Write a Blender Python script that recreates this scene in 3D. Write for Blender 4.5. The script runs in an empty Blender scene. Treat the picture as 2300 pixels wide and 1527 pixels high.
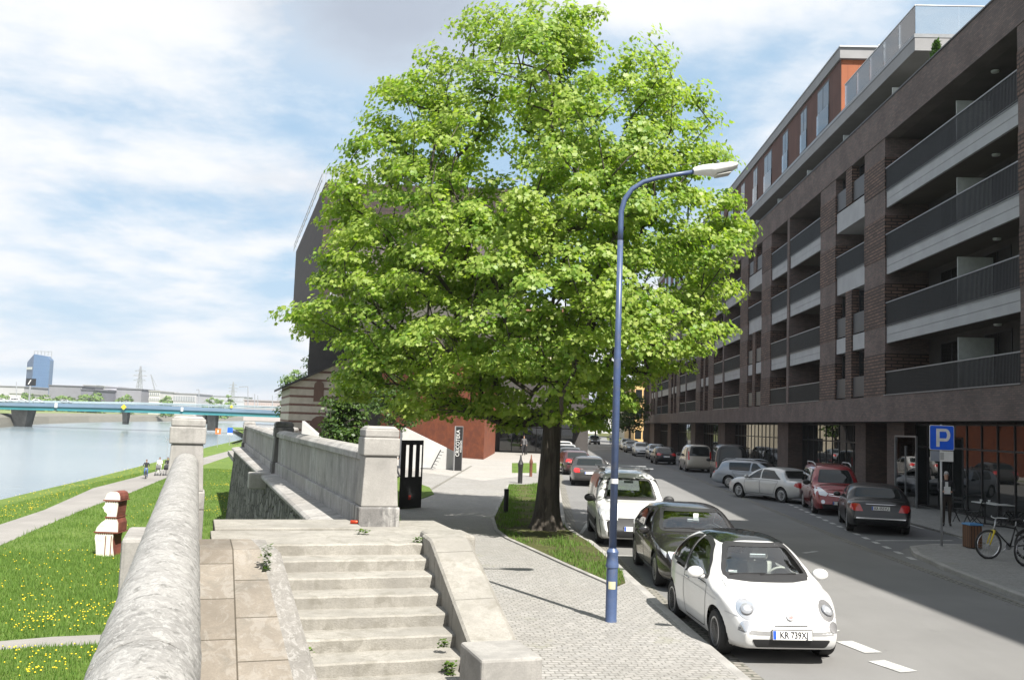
import bpy, bmesh, math, random
import numpy as np
from mathutils import Vector, Matrix
from mathutils.bvhtree import BVHTree
random.seed(7); rng = np.random.default_rng(11)
SC = bpy.context.scene
COL = SC.collection
PI = math.pi
def R(d): return math.radians(d)

# ------------------------------------------------------------------ camera
EYE = 3.0; FPX = 2100.0; ROLL = 0.035; PITCH = math.atan(185 / FPX)
IW, IH = 2300.0, 1527.0
_F = np.array([0, math.cos(PITCH), math.sin(PITCH)]); _R0 = np.array([1.0, 0, 0]); _U0 = np.array([0, -math.sin(PITCH), math.cos(PITCH)])
_R = math.cos(ROLL) * _R0 + math.sin(ROLL) * _U0
_U = -math.sin(ROLL) * _R0 + math.cos(ROLL) * _U0
cam = bpy.data.cameras.new('camera'); camo = bpy.data.objects.new('camera', cam); COL.objects.link(camo)
camo.matrix_world = Matrix(((_R[0], _U[0], -_F[0], 0), (_R[1], _U[1], -_F[1], 0), (_R[2], _U[2], -_F[2], EYE), (0, 0, 0, 1)))
cam.sensor_width = 36.0; cam.lens = 36.0 * FPX / IW; cam.clip_start = 0.05; cam.clip_end = 9000
SC.camera = camo
# ------------------------------------------------------------------ daylight
SUNV = Vector((2.75, -4.6, 6.8)).normalized()
SUN_EL = math.asin(SUNV.z); SUN_AZ = math.atan2(SUNV.x, SUNV.y)
sl = bpy.data.lights.new('sun', 'SUN'); sl.energy = 5.0; sl.angle = R(0.55); sl.color = (1.0, 0.955, 0.88)
so = bpy.data.objects.new('sun', sl); COL.objects.link(so); so.rotation_euler = SUNV.to_track_quat('Z', 'Y').to_euler()
W = bpy.data.worlds.new('World'); SC.world = W; W.use_nodes = True
def build_world():
    nt = W.node_tree; nt.nodes.clear(); N = nt.nodes.new; L = nt.links.new
    out = N('ShaderNodeOutputWorld'); bg = N('ShaderNodeBackground'); bg.inputs[1].default_value = 0.06
    sky = N('ShaderNodeTexSky'); sky.sky_type = 'NISHITA'; sky.sun_disc = False
    sky.sun_elevation = SUN_EL; sky.sun_rotation = SUN_AZ; sky.altitude = 200; sky.air_density = 1.0; sky.dust_density = 1.2; sky.ozone_density = 1.6
    tc = N('ShaderNodeTexCoord'); sep = N('ShaderNodeSeparateXYZ'); L(tc.outputs['Generated'], sep.inputs[0])
    def m(op, a, b=None, clamp=False):
        n = N('ShaderNodeMath'); n.operation = op; n.use_clamp = clamp
        for i, v in enumerate((a, b)):
            if v is None: continue
            if isinstance(v, (int, float)): n.inputs[i].default_value = v
            else: L(v, n.inputs[i])
        return n.outputs[0]
    zz = m('ADD', m('MAXIMUM', sep.outputs[2], 0.0), 0.20)
    cx = m('DIVIDE', sep.outputs[0], zz); cy = m('DIVIDE', sep.outputs[1], zz)
    cmb = N('ShaderNodeCombineXYZ'); L(cx, cmb.inputs[0]); L(m('MULTIPLY', cy, 1.15), cmb.inputs[1])
    def noise(scale, detail, rough, dist, off):
        v = N('ShaderNodeVectorMath'); v.operation = 'ADD'; L(cmb.outputs[0], v.inputs[0]); v.inputs[1].default_value = off
        n = N('ShaderNodeTexNoise'); n.inputs['Scale'].default_value = scale; n.inputs['Detail'].default_value = detail
        n.inputs['Roughness'].default_value = rough; n.inputs['Distortion'].default_value = dist; L(v.outputs[0], n.inputs['Vector'])
        return n.outputs['Fac']
    def ramp(f, p0, p1):
        r = N('ShaderNodeMapRange'); r.interpolation_type = 'SMOOTHSTEP'; L(f, r.inputs[0]); r.inputs[1].default_value = p0; r.inputs[2].default_value = p1
        return r.outputs[0]
    big = noise(0.46, 9, 0.60, 0.25, CLOUD_OFF); wisp = noise(1.5, 7, 0.6, 0.2, (8.3, 1.7, 0)); shade = noise(0.5, 6, 0.55, 0.2, (3.1, 9.4, 2.0))
    cover = ramp(m('ADD', m('MULTIPLY', big, 0.72), m('MULTIPLY', wisp, 0.28)), 0.40, 0.505)
    # the broad grey cloud base high over the river
    gd = ray(860, 20); gd = gd / np.linalg.norm(gd); gs = N('ShaderNodeVectorMath'); gs.operation = 'MULTIPLY'; L(tc.outputs['Generated'], gs.inputs[0]); gs.inputs[1].default_value = (1, 1, 2.4); gv = N('ShaderNodeVectorMath'); gv.operation = 'DISTANCE'; L(gs.outputs[0], gv.inputs[0]); gv.inputs[1].default_value = (gd[0], gd[1], gd[2] * 2.4)
    blob = ramp(m('ADD', gv.outputs['Value'], m('MULTIPLY', m('SUBTRACT', wisp, 0.5), 0.30)), 0.24, 0.02)
    grey = m('MAXIMUM', m('MULTIPLY', ramp(shade, 0.50, 0.66), .7), blob); cover = m('MAXIMUM', cover, blob)
    c1 = N('ShaderNodeMix'); c1.data_type = 'RGBA'; L(grey, c1.inputs[0]); c1.inputs[6].default_value = (7.3, 7.4, 7.6, 1); c1.inputs[7].default_value = (3.7, 4.15, 4.9, 1)
    # pale hazy blue between the clouds
    pale = N('ShaderNodeMix'); pale.data_type = 'RGBA'; pale.inputs[0].default_value = 0.8; L(sky.outputs[0], pale.inputs[6]); pale.inputs[7].default_value = (3.5, 5.1, 6.7, 1)
    hz = ramp(sep.outputs[2], 0.20, 0.0)
    c0 = N('ShaderNodeMix'); c0.data_type = 'RGBA'; L(m('MULTIPLY', hz, 0.55), c0.inputs[0]); L(pale.outputs[2], c0.inputs[6]); c0.inputs[7].default_value = (5.4, 6.3, 7.2, 1)
    mx = N('ShaderNodeMix'); mx.data_type = 'RGBA'; L(cover, mx.inputs[0]); L(c0.outputs[2], mx.inputs[6]); L(c1.outputs[2], mx.inputs[7])
    L(mx.outputs[2], bg.inputs[0]); L(bg.outputs[0], out.inputs[0])
CLOUD_OFF = (2.4, 0.6, 0.0)
vs = SC.view_settings
vs.view_transform = 'Standard'; vs.look = 'None'; vs.gamma = 1; vs.exposure = 1.2
try: vs.use_curve_mapping = False
except Exception: pass
SC.cycles.max_bounces = 8; SC.cycles.transparent_max_bounces = 16

# ------------------------------------------------------------------ pixel of the photograph -> point in the place
def ray(x, y):
    return _R * (x - IW / 2) / FPX - _U * (y - IH / 2) / FPX + _F
def G(x, y, z=0.0):
    d = ray(x, y); p = d * ((z - EYE) / d[2]); return Vector((p[0], p[1], z))
def D(x, y, Y):
    d = ray(x, y); p = d * (Y / d[1]); return Vector((p[0], p[1], p[2] + EYE))

build_world()
# ------------------------------------------------------------------ naming helpers
def tag(o, label=None, cat=None, group=None, kind=None):
    if label: o['label'] = label
    if cat: o['category'] = cat
    if group: o['group'] = group
    if kind: o['kind'] = kind
    return o
def empty(name, loc=(0, 0, 0), rz=0.0, label=None, cat=None, group=None):
    o = bpy.data.objects.new(name, None); COL.objects.link(o); o.location = loc; o.rotation_euler = (0, 0, rz); o.empty_display_size = .2
    return tag(o, label, cat, group)
def kids(o): return [c for c in bpy.data.objects if c.parent == o]
def copy_tree(o, parent=None):
    c = o.copy(); COL.objects.link(c)
    if parent is not None: c.parent = parent
    for ch in list(o.children): copy_tree(ch, c)
    return c

# ------------------------------------------------------------------ mesh builder
class MB:
    def __init__(s): s.v = []; s.f = []; s.m = []; s.mi = 0
    def add(s, vs, fs, mi=None):
        b = len(s.v); s.v.extend([tuple(p) for p in vs]); k = s.mi if mi is None else mi
        for f in fs: s.f.append(tuple(i + b for i in f)); s.m.append(k)
        return s
    def box(s, x0, y0, z0, x1, y1, z1, mi=None):
        x0, x1 = min(x0, x1), max(x0, x1); y0, y1 = min(y0, y1), max(y0, y1); z0, z1 = min(z0, z1), max(z0, z1)
        return s.add([(x0, y0, z0), (x1, y0, z0), (x1, y1, z0), (x0, y1, z0), (x0, y0, z1), (x1, y0, z1), (x1, y1, z1), (x0, y1, z1)],
                     [(3, 2, 1, 0), (4, 5, 6, 7), (0, 1, 5, 4), (1, 2, 6, 5), (2, 3, 7, 6), (3, 0, 4, 7)], mi)
    def frustum(s, cx, cy, z0, a0, b0, z1, a1, b1, mi=None):
        v = [(cx + i * a0 / 2, cy + j * b0 / 2, z0) for i, j in ((-1, -1), (1, -1), (1, 1), (-1, 1))] + [(cx + i * a1 / 2, cy + j * b1 / 2, z1) for i, j in ((-1, -1), (1, -1), (1, 1), (-1, 1))]
        return s.add(v, [(3, 2, 1, 0), (4, 5, 6, 7), (0, 1, 5, 4), (1, 2, 6, 5), (2, 3, 7, 6), (3, 0, 4, 7)], mi)
    def prism(s, poly, z0, z1, mi=None):            # poly ccw in xy
        n = len(poly)
        v = [(p[0], p[1], z0) for p in poly] + [(p[0], p[1], z1) for p in poly]
        return s.add(v, [tuple(range(n - 1, -1, -1)), tuple(range(n, 2 * n))] + [(i, (i + 1) % n, n + (i + 1) % n, n + i) for i in range(n)], mi)
    def extr(s, poly3, vec, mi=None):               # any planar polygon pushed along vec
        n = len(poly3); V = Vector(vec)
        v = [tuple(Vector(p)) for p in poly3] + [tuple(Vector(p) + V) for p in poly3]
        return s.add(v, [tuple(range(n - 1, -1, -1)), tuple(range(n, 2 * n))] + [(i, (i + 1) % n, n + (i + 1) % n, n + i) for i in range(n)], mi)
    def tube(s, path, rad, n=8, cap=True, mi=None):
        P = [Vector(p) for p in path]; k = len(P); rr = rad if isinstance(rad, (list, tuple)) else [rad] * k
        vs = []; up = None
        for i, p in enumerate(P):
            t = (P[min(i + 1, k - 1)] - P[max(i - 1, 0)]).normalized()
            if up is None:
                up = Vector((0, 0, 1)) if abs(t.z) < .9 else Vector((1, 0, 0))
            a = t.cross(up)
            if a.length < 1e-5: a = t.orthogonal()
            a.normalize(); b = a.cross(t).normalized(); up = b
            for j in range(n):
                w = 2 * PI * j / n; vs.append(p + (a * math.cos(w) + b * math.sin(w)) * rr[i])
        fs = [(i * n + j, i * n + (j + 1) % n, (i + 1) * n + (j + 1) % n, (i + 1) * n + j) for i in range(k - 1) for j in range(n)]
        if cap: fs += [tuple(range(n - 1, -1, -1)), tuple((k - 1) * n + j for j in range(n))]
        return s.add(vs, fs, mi)
    def bar(s, p, q, a, b=None, mi=None):           # square bar between two points
        b = a if b is None else b
        p, q = Vector(p), Vector(q); t = (q - p).normalized(); u = Vector((0, 0, 1)) if abs(t.z) < .95 else Vector((0, 1, 0))
        x = t.cross(u).normalized() * a / 2; y = x.cross(t).normalized() * b / 2
        v = [p - x - y, p + x - y, p + x + y, p - x + y, q - x - y, q + x - y, q + x + y, q - x + y]
        return s.add(v, [(0, 1, 2, 3), (7, 6, 5, 4), (1, 0, 4, 5), (2, 1, 5, 6), (3, 2, 6, 7), (0, 3, 7, 4)], mi)
    def lathe(s, prof, c=(0, 0, 0), n=24, axis='z', mi=None):
        vs = []; k = len(prof)
        for r, h in prof:
            for j in range(n):
                w = 2 * PI * j / n; a, b = r * math.cos(w), r * math.sin(w)
                vs.append((c[0] + a, c[1] + b, c[2] + h) if axis == 'z' else ((c[0] + a, c[1] + h, c[2] - b) if axis == 'y' else (c[0] + h, c[1] + a, c[2] + b)))
        fs = [(i * n + j, i * n + (j + 1) % n, (i + 1) * n + (j + 1) % n, (i + 1) * n + j) for i in range(k - 1) for j in range(n)]
        if prof[0][0] > 1e-6: fs.append(tuple(range(n - 1, -1, -1)))
        if prof[-1][0] > 1e-6: fs.append(tuple((k - 1) * n + j for j in range(n)))
        return s.add(vs, fs, mi)
    def grid(s, rows, mi=None, close=False):
        nr, nc = len(rows), len(rows[0]); vs = [p for r in rows for p in r]
        fs = [(i * nc + j, i * nc + (j + 1) % nc, (i + 1) * nc + (j + 1) % nc, (i + 1) * nc + j) for i in range(nr - 1) for j in range(nc if close else nc - 1)]
        return s.add(vs, fs, mi)
    def build(s, name, mats, parent=None, smooth=False, bevel=0, seg=2, fix=False):
        me = bpy.data.meshes.new(name); me.from_pydata(s.v, [], s.f)
        for m in (mats if isinstance(mats, (list, tuple)) else [mats]): me.materials.append(m)
        if any(s.m): me.polygons.foreach_set('material_index', s.m)
        if fix:
            bm = bmesh.new(); bm.from_mesh(me); bmesh.ops.recalc_face_normals(bm, faces=bm.faces); bm.to_mesh(me); bm.free()
        if smooth:
            me.polygons.foreach_set('use_smooth', [True] * len(me.polygons))
            if smooth != 'all':
                try: me.set_sharp_from_angle(angle=R(smooth if smooth is not True else 38))
                except Exception: pass
        me.update()
        o = bpy.data.objects.new(name, me); COL.objects.link(o)
        if parent is not None: o.parent = parent
        if bevel:
            b = o.modifiers.new('bevel', 'BEVEL'); b.width = bevel; b.segments = seg; b.limit_method = 'ANGLE'; b.angle_limit = R(40)
        return o
def np_mesh(name, V, F, mats, mi=None, smooth=False, parent=None):
    """V (n,3) array, F (m,k) array of equal-length faces"""
    me = bpy.data.meshes.new(name); n, k = F.shape
    me.vertices.add(len(V)); me.vertices.foreach_set('co', np.asarray(V, np.float32).ravel())
    me.loops.add(n * k); me.loops.foreach_set('vertex_index', np.asarray(F, np.int32).ravel())
    me.polygons.add(n); me.polygons.foreach_set('loop_start', np.arange(0, n * k, k, dtype=np.int32))
    try: me.polygons.foreach_set('loop_total', np.full(n, k, np.int32))
    except Exception: pass
    for m in (mats if isinstance(mats, (list, tuple)) else [mats]): me.materials.append(m)
    if mi is not None: me.polygons.foreach_set('material_index', np.asarray(mi, np.int32))
    if smooth: me.polygons.foreach_set('use_smooth', np.ones(n, bool))
    me.update(calc_edges=True); me.validate()
    o = bpy.data.objects.new(name, me); COL.objects.link(o)
    if parent is not None: o.parent = parent
    return o

# ------------------------------------------------------------------ materials
class NT:
    def __init__(s, name):
        s.mat = bpy.data.materials.new(name); s.mat.use_nodes = True; s.t = s.mat.node_tree
        s.b = s.t.nodes['Principled BSDF']; s.out = s.t.nodes['Material Output']; s._o = None
    def n(s, ty, **kw):
        x = s.t.nodes.new(ty)
        for k, v in kw.items(): setattr(x, k, v)
        return x
    def l(s, a, b): s.t.links.new(a, b)
    def coord(s, which='Object'):
        if s._o is None: s._o = s.n('ShaderNodeTexCoord')
        return s._o.outputs[which]
    def mapping(s, vec, scale=(1, 1, 1), loc=(0, 0, 0), rot=(0, 0, 0)):
        m = s.n('ShaderNodeMapping'); s.l(vec, m.inputs[0]); m.inputs['Scale'].default_value = scale; m.inputs['Location'].default_value = loc; m.inputs['Rotation'].default_value = rot
        return m.outputs[0]
    def noise(s, scale, detail=5, rough=.55, vec=None, dist=0):
        x = s.n('ShaderNodeTexNoise'); x.inputs['Scale'].default_value = scale; x.inputs['Detail'].default_value = detail; x.inputs['Roughness'].default_value = rough; x.inputs['Distortion'].default_value = dist
        s.l(vec if vec is not None else s.coord(), x.inputs['Vector']); return x.outputs['Fac']
    def rng(s, f, a, b, c=0., d=1., smooth=True):
        x = s.n('ShaderNodeMapRange'); x.interpolation_type = 'SMOOTHSTEP' if smooth else 'LINEAR'; s.l(f, x.inputs[0])
        for i, v in enumerate((a, b, c, d)): x.inputs[i + 1].default_value = v
        return x.outputs[0]
    def mix(s, f, a, b, blend='MIX'):
        x = s.n('ShaderNodeMix'); x.data_type = 'RGBA'; x.blend_type = blend
        for i, v in ((0, f), (6, a), (7, b)):
            if isinstance(v, (int, float)): x.inputs[i].default_value = v
            elif isinstance(v, (tuple, list)): x.inputs[i].default_value = (*v[:3], 1)
            else: s.l(v, x.inputs[i])
        return x.outputs[2]
    def math(s, op, a, b=None):
        x = s.n('ShaderNodeMath'); x.operation = op
        for i, v in ((0, a), (1, b)):
            if v is None: continue
            if isinstance(v, (int, float)): x.inputs[i].default_value = v
            else: s.l(v, x.inputs[i])
        return x.outputs[0]
    def bump(s, h, strength=.3, dist=.02):
        x = s.n('ShaderNodeBump'); x.inputs['Strength'].default_value = strength; x.inputs['Distance'].default_value = dist; s.l(h, x.inputs['Height']); s.l(x.outputs[0], s.b.inputs['Normal'])
    def fin(s, col=None, rough=.7, metal=0, spec=None, coat=0):
        if col is not None:
            if isinstance(col, (tuple, list)): s.b.inputs['Base Color'].default_value = (*col[:3], 1)
            else: s.l(col, s.b.inputs['Base Color'])
        if isinstance(rough, (int, float)): s.b.inputs['Roughness'].default_value = rough
        else: s.l(rough, s.b.inputs['Roughness'])
        s.b.inputs['Metallic'].default_value = metal
        if spec is not None: s.b.inputs['Specular IOR Level'].default_value = spec
        if coat: s.b.inputs['Coat Weight'].default_value = coat; s.b.inputs['Coat Roughness'].default_value = .04
        return s.mat
def mul(c, k): return tuple(min(1, v * k) for v in c)
def mat(name, col, rough=.7, var=.18, scale=2.0, fine=30, bump=0, metal=0, spec=None, coat=0, dirt=None, bd=.01):
    t = NT(name)
    c = t.mix(t.rng(t.noise(scale, 6), .3, .7), mul(col, 1 - var), mul(col, 1 + var))
    if fine: c = t.mix(t.rng(t.noise(fine, 4), .3, .7, 0, 1), c, t.mix(1.0, c, (1 - var * .8,) * 3, 'MULTIPLY'))
    if dirt: c = t.mix(t.rng(t.noise(scale * 2.3, 7, .65, dist=.4), .5, .72, 0, dirt[1]), c, dirt[0])
    if bump: t.bump(t.noise(fine or 30, 5), bump, bd)
    return t.fin(c, rough, metal, spec, coat)
def plain(name, col, rough=.5, metal=0, spec=None, coat=0, emit=0):
    t = NT(name)
    c = t.mix(t.rng(t.noise(6, 4), .35, .65), mul(col, .93), mul(col, 1.05))
    m = t.fin(c, rough, metal, spec, coat)
    return m
def brick(name, c1, c2, mortar, w=.25, h=.075, ms=.012, var=.25, bump=.4, rough=.85, vec='wall', rowbias=0, stain=None):
    t = NT(name)
    o = t.coord()
    if vec == 'wall':
        sp = t.n('ShaderNodeSeparateXYZ'); t.l(o, sp.inputs[0]); cb = t.n('ShaderNodeCombineXYZ'); t.l(t.math('ADD', sp.outputs[0], sp.outputs[1]), cb.inputs[0]); t.l(sp.outputs[2], cb.inputs[1]); v = cb.outputs[0]
    else: v = o
    b = t.n('ShaderNodeTexBrick'); t.l(v, b.inputs['Vector']); b.inputs['Scale'].default_value = 1
    b.inputs['Brick Width'].default_value = w; b.inputs['Row Height'].default_value = h; b.inputs['Mortar Size'].default_value = ms; b.inputs['Mortar Smooth'].default_value = .2; b.inputs['Bias'].default_value = rowbias
    b.inputs['Color1'].default_value = (*c1, 1); b.inputs['Color2'].default_value = (*c2, 1); b.inputs['Mortar'].default_value = (*mortar, 1)
    c = t.mix(t.rng(t.noise(.8, 6), .3, .7), t.mix(1.0, b.outputs[0], (1 - var,) * 3, 'MULTIPLY'), b.outputs[0])
    c = t.mix(t.rng(t.noise(14, 4), .3, .75, 0, .5), c, t.mix(1.0, c, (1 - var,) * 3, 'MULTIPLY'))
    if stain: c = t.mix(t.rng(t.noise(1.6, 7, .62, dist=.3), .5, .75, 0, stain[1]), c, stain[0])
    if bump: t.bump(b.outputs['Fac'], -bump, .012)
    return t.fin(c, rough)
M = {}
# ------------------------------------------------------------------ ground materials
def asphalt(name, base, crack=True):
    t = NT(name)
    c = t.mix(t.rng(t.noise(.35, 6, .6), .3, .7), mul(base, .84), mul(base, 1.1))
    st = t.mapping(t.coord(), (1.4, .09, 1), rot=(0, 0, R(2)))
    c = t.mix(t.rng(t.noise(1.0, 5, .6, st), .42, .7, 0, .4), c, mul(base, .78))
    c = t.mix(t.rng(t.noise(90, 3), .35, .7, 0, .55), c, mul(base, 1.4))
    c = t.mix(t.rng(t.noise(2.2, 6, .7, dist=.6), .62, .72, 0, .5), c, mul(base, .6))
    c = t.mix(t.rng(t.noise(.16, 3, .5), .56, .60, 0, .22), c, mul(base, .72))
    t.bump(t.noise(110, 3), .35, .004)
    return t.fin(c, .86)
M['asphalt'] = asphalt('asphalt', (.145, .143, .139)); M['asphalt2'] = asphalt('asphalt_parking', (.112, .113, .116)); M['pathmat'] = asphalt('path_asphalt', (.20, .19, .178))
def setts(name, c1, c2, mortar, w, h, ms):
    t = NT(name)
    o = t.coord(); n = t.n('ShaderNodeTexNoise'); n.inputs['Scale'].default_value = 1.3; t.l(o, n.inputs['Vector'])
    d = t.n('ShaderNodeVectorMath', operation='MULTIPLY_ADD'); t.l(n.outputs['Color'], d.inputs[0]); d.inputs[1].default_value = (.26, .26, 0); t.l(o, d.inputs[2])
    mp = t.mapping(d.outputs[0], rot=(0, 0, R(-9)))
    fine = t.noise(6.5, 2, .5)
    b = t.n('ShaderNodeTexBrick'); t.l(mp, b.inputs['Vector']); b.inputs['Scale'].default_value = 1; b.inputs['Brick Width'].default_value = w; b.inputs['Row Height'].default_value = h
    b.inputs['Mortar Size'].default_value = ms; b.inputs['Mortar Smooth'].default_value = .5
    b.inputs['Color1'].default_value = (*c1, 1); b.inputs['Color2'].default_value = (*c2, 1); b.inputs['Mortar'].default_value = (*mortar, 1)
    c = t.mix(t.rng(t.noise(.5, 6), .35, .68, 0, .35), b.outputs[0], t.mix(1.0, b.outputs[0], (.72, .7, .66), 'MULTIPLY'))
    c = t.mix(t.rng(fine, .35, .65, 0, .45), c, t.mix(1.0, c, (.72, .71, .69), 'MULTIPLY'))
    c = t.mix(t.rng(t.noise(25, 3), .4, .7, 0, .35), c, (.36, .35, .33))
    c = t.mix(t.rng(t.noise(1.1, 8, .7), .58, .7, 0, .35), c, (.20, .2, .12))
    t.bump(b.outputs['Fac'], -.6, .012)
    return t.fin(c, .8)
M['setts'] = setts('granite_setts', (.30, .29, .275), (.235, .23, .22), (.13, .125, .115), .13, .10, .012)
M['slabs'] = setts('pavement_slabs', (.24, .235, .23), (.21, .21, .205), (.14, .14, .135), .22, .11, .006)
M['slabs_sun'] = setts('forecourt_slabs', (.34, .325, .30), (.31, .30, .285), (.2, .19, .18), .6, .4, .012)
M['kerb'] = mat('kerb_stone', (.29, .28, .265), .8, .2, 1.5, 40, .3)
M['kerbside'] = brick('gutter_setts', (.26, .24, .21), (.2, .19, .17), (.1, .1, .08), .2, .12, .02, vec='flat')
M['paint'] = mat('road_paint', (.42, .42, .405), .7, .15, 4, 50, dirt=((.17, .17, .17), .75))
def lawn(name, a, b, dry):
    t = NT(name)
    c = t.mix(t.rng(t.noise(.45, 7, .62), .3, .7), a, b)
    c = t.mix(t.rng(t.noise(5, 6, .7), .42, .7, 0, .8), c, mul(b, 1.25))
    c = t.mix(t.rng(t.noise(30, 4, .7), .5, .75, 0, .7), c, mul(a, .5))
    c = t.mix(t.rng(t.noise(.9, 7, .7), .60, .74, 0, .6), c, dry)
    t.bump(t.noise(26, 6, .7), .9, .08)
    return t.fin(c, .95, spec=.1)
M['lawn'] = lawn('lawn', (.08, .135, .03), (.13, .185, .045), (.17, .18, .07))
M['soil'] = lawn('verge_soil', (.075, .075, .035), (.10, .11, .04), (.10, .07, .045))
def blade_mat(name, c1, c2, trans=.35):
    t = NT(name); g = t.n('ShaderNodeNewGeometry')
    c = t.mix(g.outputs['Random Per Island'], c1, c2); t.fin(c, .6, spec=.2)
    tr = t.n('ShaderNodeBsdfTranslucent'); t.l(t.mix(1.0, c, (1.15, 1.2, .7), 'MULTIPLY'), tr.inputs[0]); ms = t.n('ShaderNodeMixShader'); ms.inputs[0].default_value = trans
    t.l(t.b.outputs[0], ms.inputs[1]); t.l(tr.outputs[0], ms.inputs[2]); t.l(ms.outputs[0], t.out.inputs[0])
    return t.mat
M['blade'] = blade_mat('grass_blade', (.085, .165, .03), (.16, .25, .055), .4)
M['dandelion'] = mat('dandelion_yellow', (.80, .58, .015), .7, .1, 5, 0)
M['hedge'] = blade_mat('hedge_leaf', (.03, .075, .014), (.075, .15, .03), .3)
M['distleaf'] = blade_mat('distant_leaf', (.11, .19, .055), (.19, .27, .09), .3)
def water():
    t = NT('river_water')
    mp = t.mapping(t.coord(), (.5, 1.3, 1), rot=(0, 0, R(20)))
    t.bump(t.math('ADD', t.noise(1.0, 5, .6, mp), t.math('MULTIPLY', t.noise(.18, 3, .5, mp), 1.2)), .30, .25)
    c = t.mix(t.rng(t.noise(.02, 3), .35, .65), (.15, .19, .215), (.20, .235, .25))
    return t.fin(c, .17, spec=.65)
M['water'] = water()

# ------------------------------------------------------------------ terrain, river, street
ZL = -3.3          # lawn by the river
ZW = -4.6          # water
def sheet(name, polys, z, m, thick=0.0, kind='structure', parent=None):
    b = MB()
    for p in polys:
        p = [(q[0], q[1]) for q in p]
        a = sum(p[i][0] * p[(i + 1) % len(p)][1] - p[(i + 1) % len(p)][0] * p[i][1] for i in range(len(p)))
        if a < 0: p = p[::-1]
        if thick: b.prism(p, z - thick, z)
        else: b.add([(x, y, z) for x, y in p], [tuple(range(len(p)))])
    o = b.build(name, m, parent)
    bm = bmesh.new(); bm.from_mesh(o.data); bmesh.ops.triangulate(bm, faces=[f for f in bm.faces if len(f.verts) > 4], ngon_method='EAR_CLIP'); bm.to_mesh(o.data); bm.free()
    if kind: o['kind'] = kind
    return o
AX = R(18.4)       # direction of the river wall and the stairs
ax_y = Vector((-math.sin(AX), math.cos(AX), 0)); ax_x = Vector((math.cos(AX), math.sin(AX), 0))
def A(x, y, z=0.0):   # wall frame -> world
    p = ax_x * x + ax_y * y; return Vector((p.x, p.y, z))
def SX(w, Y): return w + .04 * Y   # across-street offset at distance Y
# upper ground: everything landward of the river wall; reaches the horizon
wl = A(2.9, 0); wl2 = A(10, 110); wlm = A(2.75, 54.5)
tb = MB(); up = [(2.0, -60), (3000, -60), (3000, 4200), (-160, 4200), (-160, 900), (wl2.x - 25, 420), (wl2.x, wl2.y), (wlm.x, wlm.y), (wl.x, wl.y)]
tb.prism(up, -6.0, -0.03)
tag(tb.build('ground_terrain', M['soil']), kind='structure')
# river lawn: flat by the wall, crest then steep bank to the water
crest = [G(-260, 1215, ZL), G(-120, 1160, ZL), G(0, 1122, ZL), G(110, 1096, ZL), G(210, 1073, ZL), G(310, 1048, ZL), G(400, 1024, ZL), G(470, 1003, ZL), G(530, 990, ZL), Vector((-100, 420, ZL))]
crest = [Vector((-16, -60, ZL)), Vector((-17, 6, ZL))] + crest
lb = MB(); rows = []
for i, c in enumerate(crest):
    inner = Vector((5, -60, ZL)) if i == 0 else A(3.2 if c.dot(ax_y) < 60 else 14, max(2, c.dot(ax_y)), ZL)
    t = (crest[min(i + 1, len(crest) - 1)] - crest[max(i - 1, 0)]).normalized(); nrm = Vector((-t.y, t.x, 0))
    rows.append([inner] + [inner.lerp(c, k / 8) for k in range(1, 8)] + [c, c + nrm * .5 - Vector((0, 0, .15)), c + nrm * 2.2 - Vector((0, 0, 1.6)), c + nrm * 4 - Vector((0, 0, 3))])
lb.grid(rows); lawn_o = lb.build('river_lawn', M['lawn'], smooth='all', fix=True); lawn_o['kind'] = 'structure'
wv = MB(); wv.add([(-2500, -80, ZW), (30, -80, ZW), (30, 2600, ZW), (-2500, 2600, ZW)], [(0, 1, 2, 3)])
tag(wv.build('river', M['water']), kind='structure')
# riverside path
pl = [(-120, 1212), (0, 1178), (100, 1145), (210, 1096), (300, 1073), (400, 1044), (470, 1024), (532, 1008)]
pr = [(-120, 1275), (0, 1225), (100, 1181), (210, 1136), (300, 1104), (400, 1062), (470, 1040), (532, 1019)]
lp_ = [G(*p, ZL) for p in pl] + [Vector((-78, 330, ZL))]; rp_ = [G(*p, ZL) for p in pr] + [Vector((-74, 330, ZL))]
sheet('river_path', [[*[(p.x, p.y) for p in lp_], *[(p.x, p.y) for p in rp_[::-1]]]], ZL + .012, M['pathmat'], .05)
cp = [G(-60, 1445, ZL), G(120, 1430, ZL), G(260, 1424, ZL), G(420, 1420, ZL), G(420, 1440, ZL), G(260, 1446, ZL), G(120, 1451, ZL), G(-60, 1462, ZL)]
sheet('lawn_path', [[(p.x, p.y) for p in cp]], ZL + .012, M['pathmat'], .05)
# carriageway
kl = [(3.9, -40), (3.75, 0), (3.3, 6), (2.85, 12.35), (2.62, 16), (2.48, 18.6), (2.36, 21.6), (2.2, 23.8), (1.9, 25.8), (1.78, 28), (2.42, 43), (3.14, 60.3), (4.5, 95), (6.5, 140), (10, 200), (14, 260)]
kr = [(9.9, -40), (9.65, 6), (9.72, 17.7), (9.95, 21.5), (10.3, 23.9), (10.75, 25.2), (11.6, 25.9), (13.4, 26.2)]
kr2 = [(13.5, 26.2)] + [(SX(12.55, y), y) for y in (29, 36, 50, 80, 110, 150)] + [(21, 200), (27, 260)]
road = kl + (kr + kr2)[::-1]
sheet('road', [road], 0.0, M['asphalt'], .3)
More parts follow.
